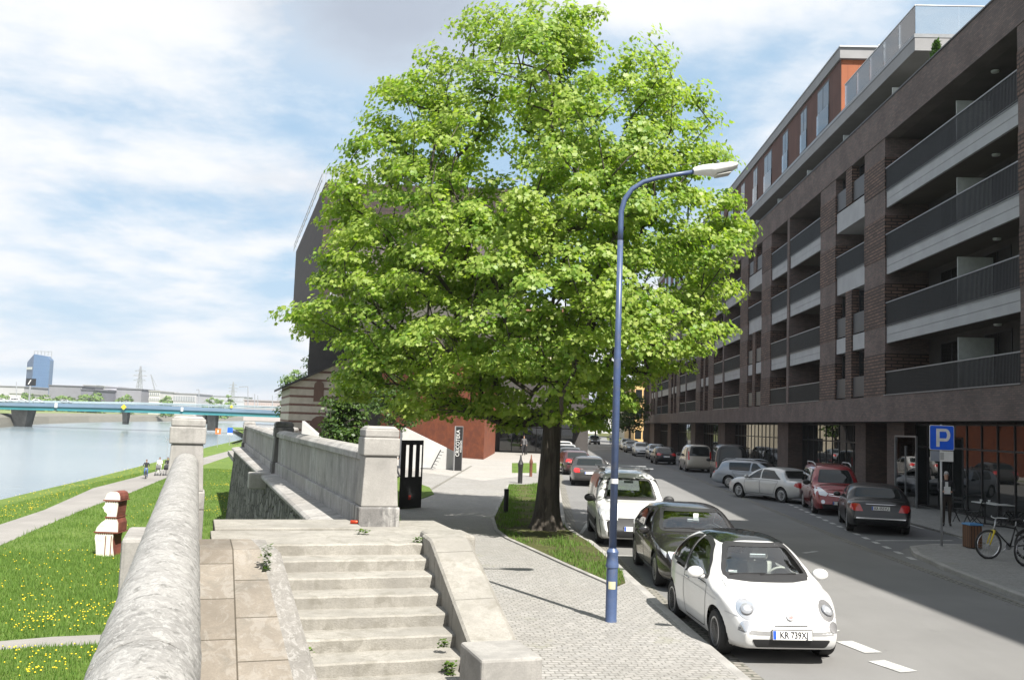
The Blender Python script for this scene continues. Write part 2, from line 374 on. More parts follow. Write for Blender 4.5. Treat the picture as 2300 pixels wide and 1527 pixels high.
# parking strip of darker asphalt beyond the gutter line
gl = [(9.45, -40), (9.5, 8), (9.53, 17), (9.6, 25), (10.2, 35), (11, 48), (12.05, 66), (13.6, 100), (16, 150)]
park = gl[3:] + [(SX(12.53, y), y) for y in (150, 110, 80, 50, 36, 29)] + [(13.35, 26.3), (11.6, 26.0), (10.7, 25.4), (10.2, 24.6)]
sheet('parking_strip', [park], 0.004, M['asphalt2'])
def ribbon(pts, w0, w1):          # offset strip along a polyline (to its left w0 .. w1)
    L_, R_ = [], []
    for i, p in enumerate(pts):
        a = Vector(pts[max(i - 1, 0)]); b = Vector(pts[min(i + 1, len(pts) - 1)]); t = (b - a).normalized(); n = Vector((-t.y, t.x))
        L_.append(Vector(p) + n * w1); R_.append(Vector(p) + n * w0)
    return [(p.x, p.y) for p in R_] + [(p.x, p.y) for p in L_[::-1]]
def strip(b, pts, w0, w1, z0, z1, mi=None):
    for i in range(len(pts) - 1):
        pass
    rows = []
    for i, p in enumerate(pts):
        a = Vector(pts[max(i - 1, 0)][:2]); c = Vector(pts[min(i + 1, len(pts) - 1)][:2]); t = (c - a).normalized(); n = Vector((-t.y, t.x)); q = Vector(p[:2])
        l, r = q + n * w1, q + n * w0
        rows.append([(r.x, r.y, z0), (r.x, r.y, z1), (l.x, l.y, z1), (l.x, l.y, z0)])
    b.grid(rows, mi); k = len(rows)
    b.add(rows[0], [(0, 1, 2, 3)], mi); b.add(rows[-1], [(3, 2, 1, 0)], mi)
    return b
b = MB(); strip(b, gl, -.05, .05, -.02, .009, 0); strip(b, gl, .13, .17, -.02, .008, 0); tag(b.build('gutter_line', M['kerbside'], fix=True), kind='structure')
b = MB(); strip(b, kl, -.30, -.004, -.1, .006); tag(b.build('gutter', M['kerbside'], fix=True), kind='structure')
# kerbs
b = MB(); strip(b, kl, 0, .16, -.1, .125); tag(b.build('kerb', M['kerb'], fix=True, bevel=.02), kind='structure')
b = MB(); strip(b, kr, -.16, 0, -.1, .105); tag(b.build('kerb', M['kerb'], fix=True, bevel=.02), kind='structure')
# pavement on the left (setts), with the forecourt in front of the museum
lk = [(x - .15, y) for x, y in kl]
pav = [(3.5, .5)] + lk[2:13] + [(.9, 95), (-9, 95), A(2.4, 75)[:2], A(2.4, 16.5)[:2], A(2.4, 8.0)[:2], A(2.4, 0)[:2]]
sheet('pavement', [pav], .12, M['setts'], .3)
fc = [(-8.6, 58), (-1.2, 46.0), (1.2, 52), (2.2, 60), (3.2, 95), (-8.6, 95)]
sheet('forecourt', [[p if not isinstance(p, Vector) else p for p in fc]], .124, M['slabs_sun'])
far_pav = lk[11:] + [(8, 260), (-2, 180), (-2, 95)]
sheet('far_pavement', [far_pav], .116, M['slabs'], .2)
# pavement on the right with the rounded bulge
rp = [(p[0] + .15, p[1] + (.1 if i > 4 else 0)) for i, p in enumerate(kr)]
rpav = rp + [(40, 26.3), (40, -40)]
sheet('pavement_bulge', [rpav], .1, M['slabs'], .3)
rpav2 = [(SX(12.6, y), y) for y in (26.32, 29, 36, 50, 80, 110, 150)] + [(30, 150), (40, 150), (40, 26.32)]
sheet('shop_pavement', [rpav2], .06, M['slabs'], .2)
# painted markings
b = MB()
def mark(p, q, w, z=.0085):
    p, q = Vector(p[:2]), Vector(q[:2]); t = (q - p).normalized(); n = Vector((-t.y, t.x)) * w / 2
    b.add([(*(p - n), z), (*(q - n), z), (*(q + n), z), (*(p + n), z)], [(0, 1, 2, 3)])
dash = [G(1690, 1096), G(1753, 1122), G(1850, 1162), G(2030, 1243)]
d0, d1 = Vector((10.02, 23.2)), Vector((12.5, 45.5)); Ld = (d1 - d0).length
k = 0
while k * 1.05 < Ld:
    p = d0.lerp(d1, k * 1.05 / Ld); q = d0.lerp(d1, min(1, (k * 1.05 + .5) / Ld)); mark(p, q, .15); k += 1
mark((12.75, 48.5), (14.6, 68), .12); mark((14.9, 71), (19.2, 128), .12)
p0 = G(2062, 1176, 0); p1 = G(2170, 1212, 0); mark(p0, p1, .12); p2 = G(1968, 1214, 0); p3 = G(2140, 1214, 0); mark(p2, p3, .12)
mark(G(1590, 1162), G(1618, 1162), .12)
mark((SX(12.45, 37), 37), (SX(12.45, 31), 31), .1)
for a, c in (((1855, 1415), (1880, 1419)), ((1895, 1440), (1962, 1466)), ((1968, 1484), (2042, 1509)), ((2070, 1530), (2160, 1565))):
    mark(G(*a), G(*c), .28)
mark(G(1805, 1242), G(1835, 1238), .12)
mark(G(1305, 1198), G(1330, 1160), .1); mark(G(1372, 1247), G(1432, 1249), .1); mark(G(1500, 1001), G(1330, 1010), .3)
tag(b.build('road_markings', M['paint']), kind='structure')
# verge round the big tree, edged with stone
vg = [(-.34, 28.26), (-.2, 25.4), (.1, 23.6), (.58, 22.04), (1.3, 19.6), (2.05, 17.2), (2.25, 17.6), (2.32, 18.6), (2.2, 21.6), (2.04, 23.7), (1.74, 25.7), (1.6, 28), (2.2, 43), (2.25, 46), (.1, 43.3), (-.1, 36)]
sheet('tree_verge', [vg], .14, M['soil'], .1)
b = MB(); strip(b, [vg[14], vg[15]] + vg[:6], -.1, 0.0, .02, .155); tag(b.build('verge_edging', M['kerb'], fix=True, bevel=.01), kind='structure')
vg2 = [G(1150, 1062, .12), G(1205, 1062, .12), G(1205, 1040, .12), G(1150, 1040, .12)]
sheet('grass_patch', [[(p.x, p.y) for p in vg2]], .14, M['lawn'], .1)
vg3 = [G(868, 1150, .12), G(893, 1140, .12), G(975, 1110, .12), G(965, 1095, .12), G(900, 1072, .12), G(868, 1072, .12)]
sheet('shaded_lawn', [[(p.x, p.y) for p in vg3]], .14, M['lawn'], .1)
vg4 = [G(1022, 1057, .12), G(1062, 1052, .12), G(1096, 1030, .12), G(1040, 1016, .12), G(1022, 1016, .12)]
# seams of darker setts crossing the path
b = MB(); s0, s1 = G(893, 1146, .12), G(1062, 1046, .12)
strip(b, [(s0.x, s0.y), (s1.x, s1.y)], 0, .14, .1, .126, 0); s0, s1 = G(1062, 1046, .12), G(1098, 1028, .12)
tag(b.build('drain_channel', M['kerbside'], fix=True), kind='structure')
# grass blades and dandelions (uncountable)
def in_poly(px, py, poly):
    r = np.zeros(len(px), bool); n = len(poly); j = n - 1
    for i in range(n):
        xi, yi = poly[i][0], poly[i][1]; xj, yj = poly[j][0], poly[j][1]
        c = ((yi > py) != (yj > py)) & (px < (xj - xi) * (py - yi) / (yj - yi + 1e-12) + xi); r ^= c; j = i
    return r
def blades(name, P, Z, h0, h1, w, m, lean=.5):
    n = len(P); h = rng.uniform(h0, h1, n); a = rng.uniform(0, 2 * PI, n); d = rng.uniform(0, 2 * PI, n); ln = rng.uniform(.1, lean, n) * h
    ca, sa = np.cos(a) * w / 2, np.sin(a) * w / 2
    V = np.zeros((n, 3, 3)); V[:, 0] = np.stack([P[:, 0] - ca, P[:, 1] - sa, Z], 1); V[:, 1] = np.stack([P[:, 0] + ca, P[:, 1] + sa, Z], 1)
    V[:, 2] = np.stack([P[:, 0] + np.cos(d) * ln, P[:, 1] + np.sin(d) * ln, Z + h], 1)
    o = np_mesh(name, V.reshape(-1, 3), np.arange(n * 3).reshape(-1, 3), m); o['kind'] = 'stuff'; return o
def scatter(poly, n, dens_near=True):
    xs = [p[0] for p in poly]; ys = [p[1] for p in poly]
    x = rng.uniform(min(xs), max(xs), n); y = rng.uniform(min(ys), max(ys), n)
    k = in_poly(x, y, poly); return np.stack([x[k], y[k]], 1)
pathpoly = [(p.x, p.y) for p in lp_] + [(p.x, p.y) for p in rp_[::-1]]; lawnpath = [(p.x, p.y) for p in cp]
near_lawn = [(-1.5, 21), (-13.5, 21), (-24, 40), (-31, 57), (-35.5, 85), (-38, 105), (-27, 105), (-16, 60), (-8.2, 36)]
P = np.concatenate([scatter(near_lawn, 230000), scatter([(-1.5, 21), (-13.5, 21), (-24, 40), (-11.5, 44)], 100000)])
k = ~in_poly(P[:, 0], P[:, 1], pathpoly) & ~in_poly(P[:, 0], P[:, 1], lawnpath); P = P[k]
tag(blades('lawn_grass', P, np.full(len(P), ZL), .05, .17, .035, M['blade']), 'short green grass of the riverside lawn', 'grass')
P = scatter([(-1.5, 21), (-13.5, 21), (-24, 40), (-31, 57), (-16, 60), (-8.2, 36)], 60000); q_ = np.sin(P[:, 0] * 1.7 + np.sin(P[:, 1] * .9) * 2) + np.sin(P[:, 1] * 1.3 + P[:, 0] * .6) + rng.normal(0, .5, len(P)); P = P[(q_ > 1.1) & ~in_poly(P[:, 0], P[:, 1], pathpoly) & ~in_poly(P[:, 0], P[:, 1], lawnpath)]
tag(blades('tall_grass', P, np.full(len(P), ZL), .14, .30, .04, M['blade']), 'taller tufts of grass in the riverside lawn', 'grass')
P = scatter([(p[0], p[1]) for p in vg], 30000)
patch = np.sin(P[:, 0] * 5 + 1) + np.sin(P[:, 1] * 3.1) + rng.normal(0, .7, len(P)); P = P[((patch > .2) & (np.hypot(P[:, 0] - 1.07, P[:, 1] - 25.3) > 1.1)) | (P[:, 1] < 20)]
tag(blades('verge_grass', P, np.full(len(P), .14), .04, .13, .02, M['blade']), 'thin grass on the verge around the big tree', 'grass')
def flowers(name, clusters, m):
    V, F = [], []
    for (x, y, z, n, s) in clusters:
        for _ in range(int(n * .5)):
            px, py = x + random.gauss(0, s), y + random.gauss(0, s * 1.5); r = random.uniform(.02, .034); h = z + random.uniform(.08, .18)
            if in_poly(np.array([px]), np.array([py]), pathpoly)[0] or in_poly(np.array([px]), np.array([py]), lawnpath)[0]: continue
            if not in_poly(np.array([px]), np.array([py]), [(p_.x, p_.y) for p_ in crest] + [(60, 420), (60, -60)])[0]: continue
            b0 = len(V); q = random.uniform(0, 6)
            V += [(px + r * math.cos(q + k * PI / 3), py + r * math.sin(q + k * PI / 3), h) for k in range(6)] + [(px, py, h + r * .7), (px, py, h - r * .6)]
            F += [(b0 + k, b0 + (k + 1) % 6, b0 + 6) for k in range(6)] + [(b0 + (k + 1) % 6, b0 + k, b0 + 7) for k in range(6)]
    o = np_mesh(name, np.array(V), np.array(F), m); return tag(o, 'yellow dandelions dotted through the riverside lawn', 'flowers', kind='stuff')
cl = []
for (x, y, n, s) in ((210, 1370, 60, .55), (170, 1390, 40, .5), (100, 1390, 45, .5), (250, 1395, 30, .4), (50, 1360, 20, .6), (20, 1410, 22, .5), (60, 1480, 60, .5), (70, 1510, 60, .4), (15, 1470, 30, .4), (210, 1470, 30, .3), (160, 1500, 10, .5), (90, 1400, 30, .4),
                   (500, 1120, 130, .9), (505, 1090, 120, 1.0), (498, 1150, 60, .6), (512, 1060, 70, 1.0), (360, 1150, 40, 1.5), (330, 1140, 40, 1.5), (290, 1170, 25, 1.2), (60, 1320, 15, .8), (240, 1310, 20, .8), (290, 1290, 20, .8), (130, 1250, 15, 1), (300, 1240, 18, .9),
                   (60, 1140, 110, 1.2), (140, 1110, 130, 1.5), (30, 1150, 60, 1), (200, 1090, 110, 1.5), (240, 1075, 120, 1.8), (290, 1062, 150, 2), (320, 1055, 110, 2), (100, 1125, 80, 1.5), (380, 1040, 80, 2.5), (500, 1000, 80, 4), (20, 1165, 40, .8), (160, 1250, 12, 1)):
    p = G(x, y, ZL); cl.append((p.x, p.y, ZL, n, s))
for _ in range(120):
    p = G(random.uniform(0, 330), random.uniform(1240, 1420), ZL); cl.append((p.x, p.y, ZL, 3, .3))
flowers('dandelions', cl, M['dandelion'])
# ------------------------------------------------------------------ building materials
M['brick'] = brick('brown_brick', (.15, .10, .083), (.092, .068, .062), (.075, .066, .06), .25, .072, .010, .3, .5)
M['brick_rib'] = brick('ribbed_brown_brick', (.175, .108, .084), (.092, .060, .051), (.03, .023, .02), .5, .145, .03, .3, 1.0)
M['brick_band'] = brick('band_brick', (.175, .122, .111), (.110, .086, .081), (.09, .08, .076), .25, .072, .010, .35, .4)
M['panel'] = mat('grey_cement_panel', (.29, .30, .315), .7, .08, 1.2, 60, .05)
M['slabgrey'] = mat('grey_fascia', (.20, .20, .205), .6, .08, 1, 40)
M['screen'] = plain('milky_glass', (.40, .43, .42), .35)
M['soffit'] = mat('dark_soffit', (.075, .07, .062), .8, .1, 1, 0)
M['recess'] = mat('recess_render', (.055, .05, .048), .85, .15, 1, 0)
M['rail'] = plain('anthracite_metal', (.035, .038, .042), .45, .3)
M['railtop'] = plain('steel_handrail', (.20, .21, .22), .4, .6)
M['frame'] = plain('dark_window_frame', (.03, .03, .032), .5, .2)
M['metal'] = plain('galvanised_metal', (.42, .43, .44), .45, .7)
def dark_glass(name, tint=(.012, .015, .017), rough=.02, spec=.9):
    t = NT(name); t.bump(t.noise(.7, 2), .015, .05); return t.fin(tint, rough, 0, spec)
M['dglass'] = dark_glass('window_glass')
M['shopglass'] = dark_glass('shop_glass', (.018, .02, .02), .012, .42)
def clear_glass(name, tint=(.9, .96, .97), refl=.10):
    t = NT(name); t.t.nodes.remove(t.b); tr = t.n('ShaderNodeBsdfTransparent'); tr.inputs[0].default_value = (*tint, 1); gl = t.n('ShaderNodeBsdfGlossy'); gl.inputs['Roughness'].default_value = .01
    lw = t.n('ShaderNodeFresnel'); lw.inputs[0].default_value = 1.5; mx = t.n('ShaderNodeMixShader'); t.l(t.math('ADD', t.math('MULTIPLY', lw.outputs[0], 1.2), refl * .4), mx.inputs[0]); t.l(tr.outputs[0], mx.inputs[1]); t.l(gl.outputs[0], mx.inputs[2]); t.l(mx.outputs[0], t.out.inputs[0])
    return t.mat
M['clear'] = clear_glass('clear_glass', (.90, .93, .94), .25)
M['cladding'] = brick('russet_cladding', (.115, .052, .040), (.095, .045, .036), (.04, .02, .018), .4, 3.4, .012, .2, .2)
M['cladding_sun'] = brick('russet_cladding_sunlit', (.27, .085, .035), (.24, .075, .03), (.14, .04, .02), .6, 3.4, .012, .1, .1)  # brighter copy of the cladding: sunlight on the end wall put into its colour

# ------------------------------------------------------------------ apartment building on the right
FX = 14.5
apt = empty('apartment_building', (FX, 0, 0), math.atan2(1, .04), 'long dark brown brick apartment block with deep balconies above shops, right of the street', 'building')
def FU(px, py=700, X0=FX):
    d = ray(px, py); t = X0 / (d[0] - .04 * d[1]); return d[1] * t
UE = 140.0                                     # far end of the block
Z0, ZS, ZB, ZP = 3.6, 4.7, 16.05, 17.6        # lintel bottom, first sill, band bottom, parapet top
wall = MB()                                   # mats: 0 smooth band, 1 ribbed, 2 recess
wall.box(18, -.6, Z0, UE, 0, ZS, 0); wall.box(18, -.6, ZB, UE, 0, ZP, 0)
wall.box(18, -2.2, Z0 + .01, UE, -.6, Z0 + .35, 2)            # soffit slab over the shops
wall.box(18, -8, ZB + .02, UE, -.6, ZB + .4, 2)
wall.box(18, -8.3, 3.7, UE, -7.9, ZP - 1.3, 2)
def pillar(u0, u1, d=1.9):
    fl = [ZS, 6.55, 7.75, 9.6, 10.75, 12.6, 13.75, 15.2, ZB]
    for i in range(8):
        rib = i % 2 == 0
        wall.box(u0, -d, fl[i], u1, -.012 if rib else -.03, fl[i + 1], 1 if rib else 0)
bays, wins, fins = [], [], []
pillar(18, 28.68); bays.append((28.68, 40.3, 0))
k = 0
while 40.3 + 20.9 * k < UE:
    a = 40.3 + 20.9 * k
    pillar(a, a + 2.65); wins.append((a + 2.65, a + 7.05)); pillar(a + 7.05, a + 9.7)
    if a + 16.7 < UE:
        wall.box(a + 16.2, -1.9, ZS, a + 16.7, -.02, ZB, 0); bays.append((a + 9.7, a + 16.2, 1))
        if a + 20.9 < UE + 1: bays.append((a + 16.7, min(UE, a + 20.9), 1))
    k += 1
back = MB()
back.box(18, -2.15, ZS, UE, -1.9, ZB)
for (a, c, n) in bays: pass
wall.box(UE, -14, 0, UE + .5, 0, ZP, 0)
wall.build('wall', [M['brick_band'], M['brick_rib'], M['recess']], apt)
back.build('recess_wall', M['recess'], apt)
FL = [4.7, 7.7, 10.7, 13.65]                  # balcony floor tops (panel top / sill)
def railing(parent, u0, u1, zb, far):
    r = MB(); st = .095 if not far else .16
    n = int((u1 - u0) / st)
    for i in range(n + 1):
        u = u0 + .03 + (u1 - u0 - .06) * i / n; r.box(u - .012, -.085, zb + .05, u + .012, -.06, zb + 1.0, 0)
    r.box(u0, -.10, zb + .03, u1, -.05, zb + .06, 0); r.box(u0, -.11, zb + 1.0, u1, -.04, zb + 1.045, 1)
    return r.build('railing', [M['rail'], M['railtop']], parent)
def window(u0, u1, z0, z1, y, name='window', mull=1):
    f = MB(); w = .07
    f.box(u0, y - .06, z0, u0 + w, y, z1); f.box(u1 - w, y - .06, z0, u1, y, z1); f.box(u0 + w, y - .06, z0, u1 - w, y, z0 + w); f.box(u0 + w, y - .06, z1 - w, u1 - w, y, z1)
    for i in range(1, mull):
        u = u0 + (u1 - u0) * i / mull; f.box(u - .035, y - .055, z0 + w, u + .035, y - .005, z1 - w)
    fo = f.build(name, M['frame'], apt)
    g = MB(); g.box(u0 + w, y - .045, z0 + w, u1 - w, y - .03, z1 - w); g.build('pane', M['dglass'], fo)
    return fo
for bi, (a, c, kind) in enumerate(bays):
    far = a > 60
    for fi, z in enumerate(FL):
        s = MB()
        if fi == 0: s.box(a, -1.9, ZS - .1, c, -.03, ZS + .012, 2); s.box(a - .02, -.25, ZS + .012, c + .02, .03, ZS + .05, 1)
        else:
            zb = z - .72
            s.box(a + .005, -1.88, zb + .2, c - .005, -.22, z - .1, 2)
            s.box(a + .005, -.20, zb, c - .005, -.10, zb + .34, 0); s.box(a + .005, -.20, zb + .355, c - .005, -.10, z - .03, 0); s.box(a + .005, -.22, z - .03, c - .005, -.07, z, 1)
        so_ = s.build('balcony', [M['panel'], M['railtop'], M['soffit']], apt)
        railing(so_, a + .01, c - .01, z, far)
        if a < 62:
            n = 3 if kind == 0 else 1; seg = (c - a) / n
            for q in range(n):
                u0 = a + seg * q + seg * .12; window(u0, u0 + seg * .55, z + .05, z + 2.25, -1.87, mull=2)
            if kind == 0:
                d = MB(); u = 34.3; d.box(u, -1.85, z + .05, u + .04, -.55, z + 2.0); d.build('balcony_divider', M['screen'], apt)
                l = MB(); l.lathe([(.14, 0), (.13, -.06), (0, -.09)], (32.2, -1.0, z + 2.28 if fi < 3 else 16.0), 14); l.build('ceiling_lamp', M['screen'], apt)
for wi, (a, c) in enumerate(wins):
    m = (a + c) / 2; p0, p1 = a + 1.85, a + 2.75
    for (z0, z1) in ((4.72, 9.95), (14.25, 16.04)): w = MB(); w.box(p0, -.5, z0, p1, -.03, z1); w.build('window_pier', M['brick_rib'], apt)
    for (u0, y0_, z0, u1, y1_, z1) in ((a + .005, -1.88, 13.2, c - .005, -.10, 14.22), (a + .005, -1.88, 10.0, c - .005, -.12, 10.9), (a + .01, -.35, 7.0, p0 - .01, -.10, 7.75), (p1 + .01, -.35, 7.0, c - .01, -.10, 7.75)):
        s = MB(); s.box(u0, y0_, z0, u1, y1_, z1); s.build('spandrel_panel', M['panel'], apt)
    b = MB(); b.box(a + .005, -.25, 10.9, c - .005, -.08, 10.935); bo = b.build('balcony', M['railtop'], apt); railing(bo, a + .01, c - .01, 10.92, a > 60)
    for (z0, z1) in ((4.72, 6.98), (7.76, 9.95), (14.25, 16.04)):
        for (u0, u1) in ((a + .02, p0 - .02), (p1 + .02, c - .02)):
            fo = window(u0, u1, z0, z1, -.38)
            if a < 70:
                r = MB(); r.box(u0 + .02, -.12, z0 + .05, u1 - .02, -.10, z0 + 1.0); r.build('guard_glass', M['rail'], fo)
    if a < 70: window(a + .4, c - .6, 10.95, 12.93, -1.87, mull=2)
# parapet flashing, penthouse
f = MB(); f.box(18, -.62, ZP, UE, .04, ZP + .06); f.build('flashing', M['rail'], apt)
ph = MB(); y0 = -1.5
ph.box(40.72, -9, 20.25, UE - 2, y0, 20.85, 0); ph.box(40.70, -9.03, 20.85, UE - 2, y0 + .03, 21.02, 1)
ph.box(46, -8.8, 17.0, UE - 2, -4.0, 20.25, 2)
ph.build('terrace_slab', [M['slabgrey'], M['railtop'], M['soffit']], apt)
u = 42.2
for px in (1991, 1883, 1804, 1740, 1690, 1650):
    d = MB(); uu = FU(px, 300, FX + 1.3) if px > 1700 else FU(px, 500, FX + 1.3); d.box(uu, -3.9, 17.1, uu + .05, -1.55, 19.6); d.build('terrace_divider', M['screen'], apt)
g = MB()
for i in range(5):
    a, c = 40.8 + 2 * i, 40.8 + 2 * (i + 1) - .03; g.box(a, y0 - .06, 21.02, c, y0 - .04, 22.35)
for i in range(4): g.box(40.78, y0 - .1 - 1.9 * (i + 1) + .03, 21.02, 40.80, y0 - .1 - 1.9 * i, 22.35)
g.build('glass_balustrade', M['clear'], apt)
g = MB(); g.box(40.76, y0 - .08, 22.35, 50.8, y0 - .02, 22.40); g.box(40.74, y0 - 7.7, 22.352, 40.82, y0 - .08, 22.39)
for a in (44.8,): pass
g.bar((40.79, y0 - 3.6, 21.02), (40.79, y0 - 3.6, 22.45), .07); g.bar((40.79, y0 - 3.6, 21.8), (40.79, y0 - 7, 21.8), .04)
g.build('handrail', M['metal'], apt)
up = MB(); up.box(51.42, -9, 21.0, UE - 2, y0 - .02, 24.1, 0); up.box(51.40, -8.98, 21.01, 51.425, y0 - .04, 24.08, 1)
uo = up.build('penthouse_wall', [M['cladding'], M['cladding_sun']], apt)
up = MB(); up.box(51.2, -9.2, 24.1, UE - 1.8, y0 + .10, 24.72, 0); up.box(51.1, -9.25, 24.72, UE - 1.7, y0 + .15, 24.80, 1); up.bar((51.15, -3.5, 24.85), (51.15, -8, 24.85), .1, mi=1)
up.build('roof', [M['slabgrey'], M['metal']], apt)
for i in range(18):
    px0 = 53.6 + 4.7 * i
    if px0 > UE - 6: break
    wid = 2.4 if i % 3 == 0 else 1.5
    f = MB(); f.box(px0, y0 - .3, 21.1, px0 + wid, y0 - .012, 23.85); fo = f.build('window', M['frame'], apt)
    g = MB(); g.box(px0 + .08, y0 - .012, 21.15, px0 + wid / 2 - .04, y0 + .002, 23.7); g.box(px0 + wid / 2 + .04, y0 - .012, 21.15, px0 + wid - .08, y0 + .002, 23.7); g.build('pane', M['dglass'], fo)
    g = MB(); g.box(px0, y0 + .02, 21.05, px0 + wid, y0 + .04, 22.3); g.build('guard_glass', M['clear'], fo)
# shops on the ground floor
GY = -1.75
sh = MB()                                      # solid pieces of the shop front
for (a, c, d) in ((18, 24, GY), (41.4, 43.5, GY + .5), (47, 48.6, GY + .3), (59.7, 62.4, GY + .9), (80.9, 84, GY + .9), (97, 100, GY + .9), (116, 119, GY + .9), (134, 140, GY + .9)): sh.box(a, -6, -.1, c, d, Z0, 0)
sh.box(18, -6.2, -.1, UE, -6, Z0 - .01, 1); sh.box(43.5, -5.9, -.1, 47, -4, Z0 - .01, 1)
sh.build('shopfront_wall', [M['brick'], M['recess']], apt)
def shop(u0, u1, n):
    f = MB(); w = .06
    for i in range(n + 1):
        u = u0 + (u1 - u0) * i / n; f.box(u - w / 2, GY - .08, .06, u + w / 2, GY, Z0)
    for z in (.06, 2.55, Z0 - .12): f.box(u0, GY - .075, z, u1, GY - .005, z + .07)
    fo = f.build('shop_window', M['frame'], apt); g = MB(); g.box(u0, GY - .05, .1, u1, GY - .035, Z0 - .05); g.build('pane', M['shopglass'], fo)
for a, c, n in ((24, 41.4, 14), (48.6, 59.7, 9), (62.4, 80.9, 15), (84, 97, 10), (100, 116, 12), (119, 134, 11)): shop(a, c, n)
dr = MB(); dr.bar((41.35, GY + .9, .06), (41.35, GY + .9, 3.0), .07); dr.bar((39.0, GY + .9, .06), (39.0, GY + .9, 3.0), .07); dr.bar((39.0, GY + .9, 3.0), (41.35, GY + .9, 3.0), .07); dr.bar((40.2, GY + .9, .06), (40.2, GY + .9, 2.6), .05)
do = dr.build('door', M['railtop'], apt); g = MB(); g.box(39.05, GY + .88, .1, 41.3, GY + .9, 2.95); g.build('pane', M['clear'], do)
# near wing, beyond the right edge of the photograph: it throws the nearer shadow on the road
nw = MB(); P0, P1 = (15.0, 17.6), (17.2, -16); nw.prism([(P0[0], P0[1]), (P1[0], P1[1]), (40, P1[1]), (40, 17.6)][::-1], 0, 21.0)
o = nw.build('brick_building', M['brick'], None, fix=True); tag(o, 'tall dark brick wing at the near end of the street, just outside the right edge', 'building')
# potted conifer on the roof edge
cn = MB(); cx, cy, cz = 36.3, -1.0, 17.6
pt = empty('potted_conifer', D(2103, 125, 36.6), 0, 'small pointed conifer standing behind the brick parapet under the glass rail', 'plant')
V = []; F = []
for i in range(700):
    h = random.uniform(0, 1) ** 1.3; r = .28 * (1 - h) * random.uniform(.5, 1) + .02; a = random.uniform(0, 6.28); x, y, z = r * math.cos(a), r * math.sin(a), -.5 + 1.1 * h; s = .07
    b0 = len(V); V += [(x + random.gauss(0, s), y + random.gauss(0, s), z + random.gauss(0, s)) for _ in range(3)]; F.append((b0, b0 + 1, b0 + 2))
np_mesh('crown', np.array(V), np.array(F), M['hedge'], parent=pt)
b = MB(); b.lathe([(.15, -.85), (.19, -.5)], n=14); b.build('pot', M['rail'], pt)

# ------------------------------------------------------------------ museum box above the old power station (left)
def corten(name, a, c, panel=None):
    t = NT(name)
    col = t.mix(t.rng(t.noise(1.6, 8, .68, dist=.5), .32, .68), a, c)
    col = t.mix(t.rng(t.noise(11, 5, .7), .45, .65, 0, .6), col, mul(a, .55))
    if panel:
        o = t.coord(); sp = t.n('ShaderNodeSeparateXYZ'); t.l(o, sp.inputs[0]); cb = t.n('ShaderNodeCombineXYZ'); t.l(t.math('ADD', sp.outputs[0], sp.outputs[1]), cb.inputs[0]); t.l(sp.outputs[2], cb.inputs[1])
        b = t.n('ShaderNodeTexBrick'); t.l(cb.outputs[0], b.inputs['Vector']); b.inputs['Scale'].default_value = 1; b.inputs['Brick Width'].default_value = panel[0]; b.inputs['Row Height'].default_value = panel[1]; b.inputs['Mortar Size'].default_value = .03; b.offset = 0
        b.inputs['Color1'].default_value = (1, 1, 1, 1); b.inputs['Color2'].default_value = (.85, .85, .85, 1); b.inputs['Mortar'].default_value = (.35, .35, .35, 1)
        col = t.mix(1.0, col, b.outputs[0], 'MULTIPLY')
    t.bump(t.noise(14, 5), .3, .02)
    return t.fin(col, .75)
M['corten'] = corten('dark_corten', (.028, .019, .017), (.05, .030, .026), (3.2, 1.1))
M['corten_o'] = corten('orange_corten', (.25, .07, .026), (.14, .038, .018))
M['violet_sky'] = corten('violet_sky_panels', (.10, .08, .088), (.125, .10, .106), (4, 1.2))  # lighter violet-grey tint paints the sky's reflection into the panels
mus = empty('museum', (0, 0, 0), 0, 'huge dark rusty metal box raised on legs above the old striped house', 'building')
c0 = D(731, 410, 75); zt = c0.z
dirm = Vector((-.30, 1, 0)); far = Vector((c0.x, 75, 0)) + dirm * 33
zb = D(712, 662, 75).z
right = Vector((c0.x + 16.5, 75.0, 0))
a_, b_, c_, d_ = Vector((c0.x, 75, 0)), right, right + dirm * 33, far
m = MB()
def q(p, z): return (p.x, p.y, z)
ins = Vector((7.5, 2, 0))
vs_ = [q(a_, zb), q(b_, zb), q(c_, zb + 1), q(d_, zb + 1), q(a_, zt), q(b_, zt), q(c_, zt), q(d_, zt)]
m.add(vs_, [(4, 5, 6, 7), (0, 1, 5, 4), (1, 2, 6, 5), (2, 3, 7, 6), (3, 0, 4, 7)], 0)
lo = [q(a_ + Vector((3.4, .6, 0)), 9.2), q(b_, 9.2), q(c_, 9.2), q(d_ + Vector((6.5, -3, 0)), 9.2)]
m.add([vs_[0], vs_[1], vs_[2], vs_[3]] + lo, [(0, 4, 5, 1), (3, 7, 4, 0), (2, 6, 7, 3), (1, 5, 6, 2), (7, 6, 5, 4)], 1)
m.build('wall', [M['corten'], M['soffit']], mus, fix=True)
m = MB(); m.box(a_.x + 2.6, 74.93, zb + 1.2, a_.x + 15, 74.99, zt - 4.2); m.build('facade_panel', M['violet_sky'], mus)
m = MB()
for (x0, x1) in ((a_.x + 2.0, a_.x + 4.0), (a_.x + 9, a_.x + 11)): m.box(x0, 88, .1, x1, 104, 10.5)
m.build('support_wall', M['soffit'], mus)
m = MB(); lg = D(709, 800, 104).x; m.prism([(lg + 1.6, 93), (lg + 8, 93), (lg + 6, 105), (lg - .2, 105)], .1, 12.5); m.build('support_wall', M['recess'], mus, fix=True)
m = MB()
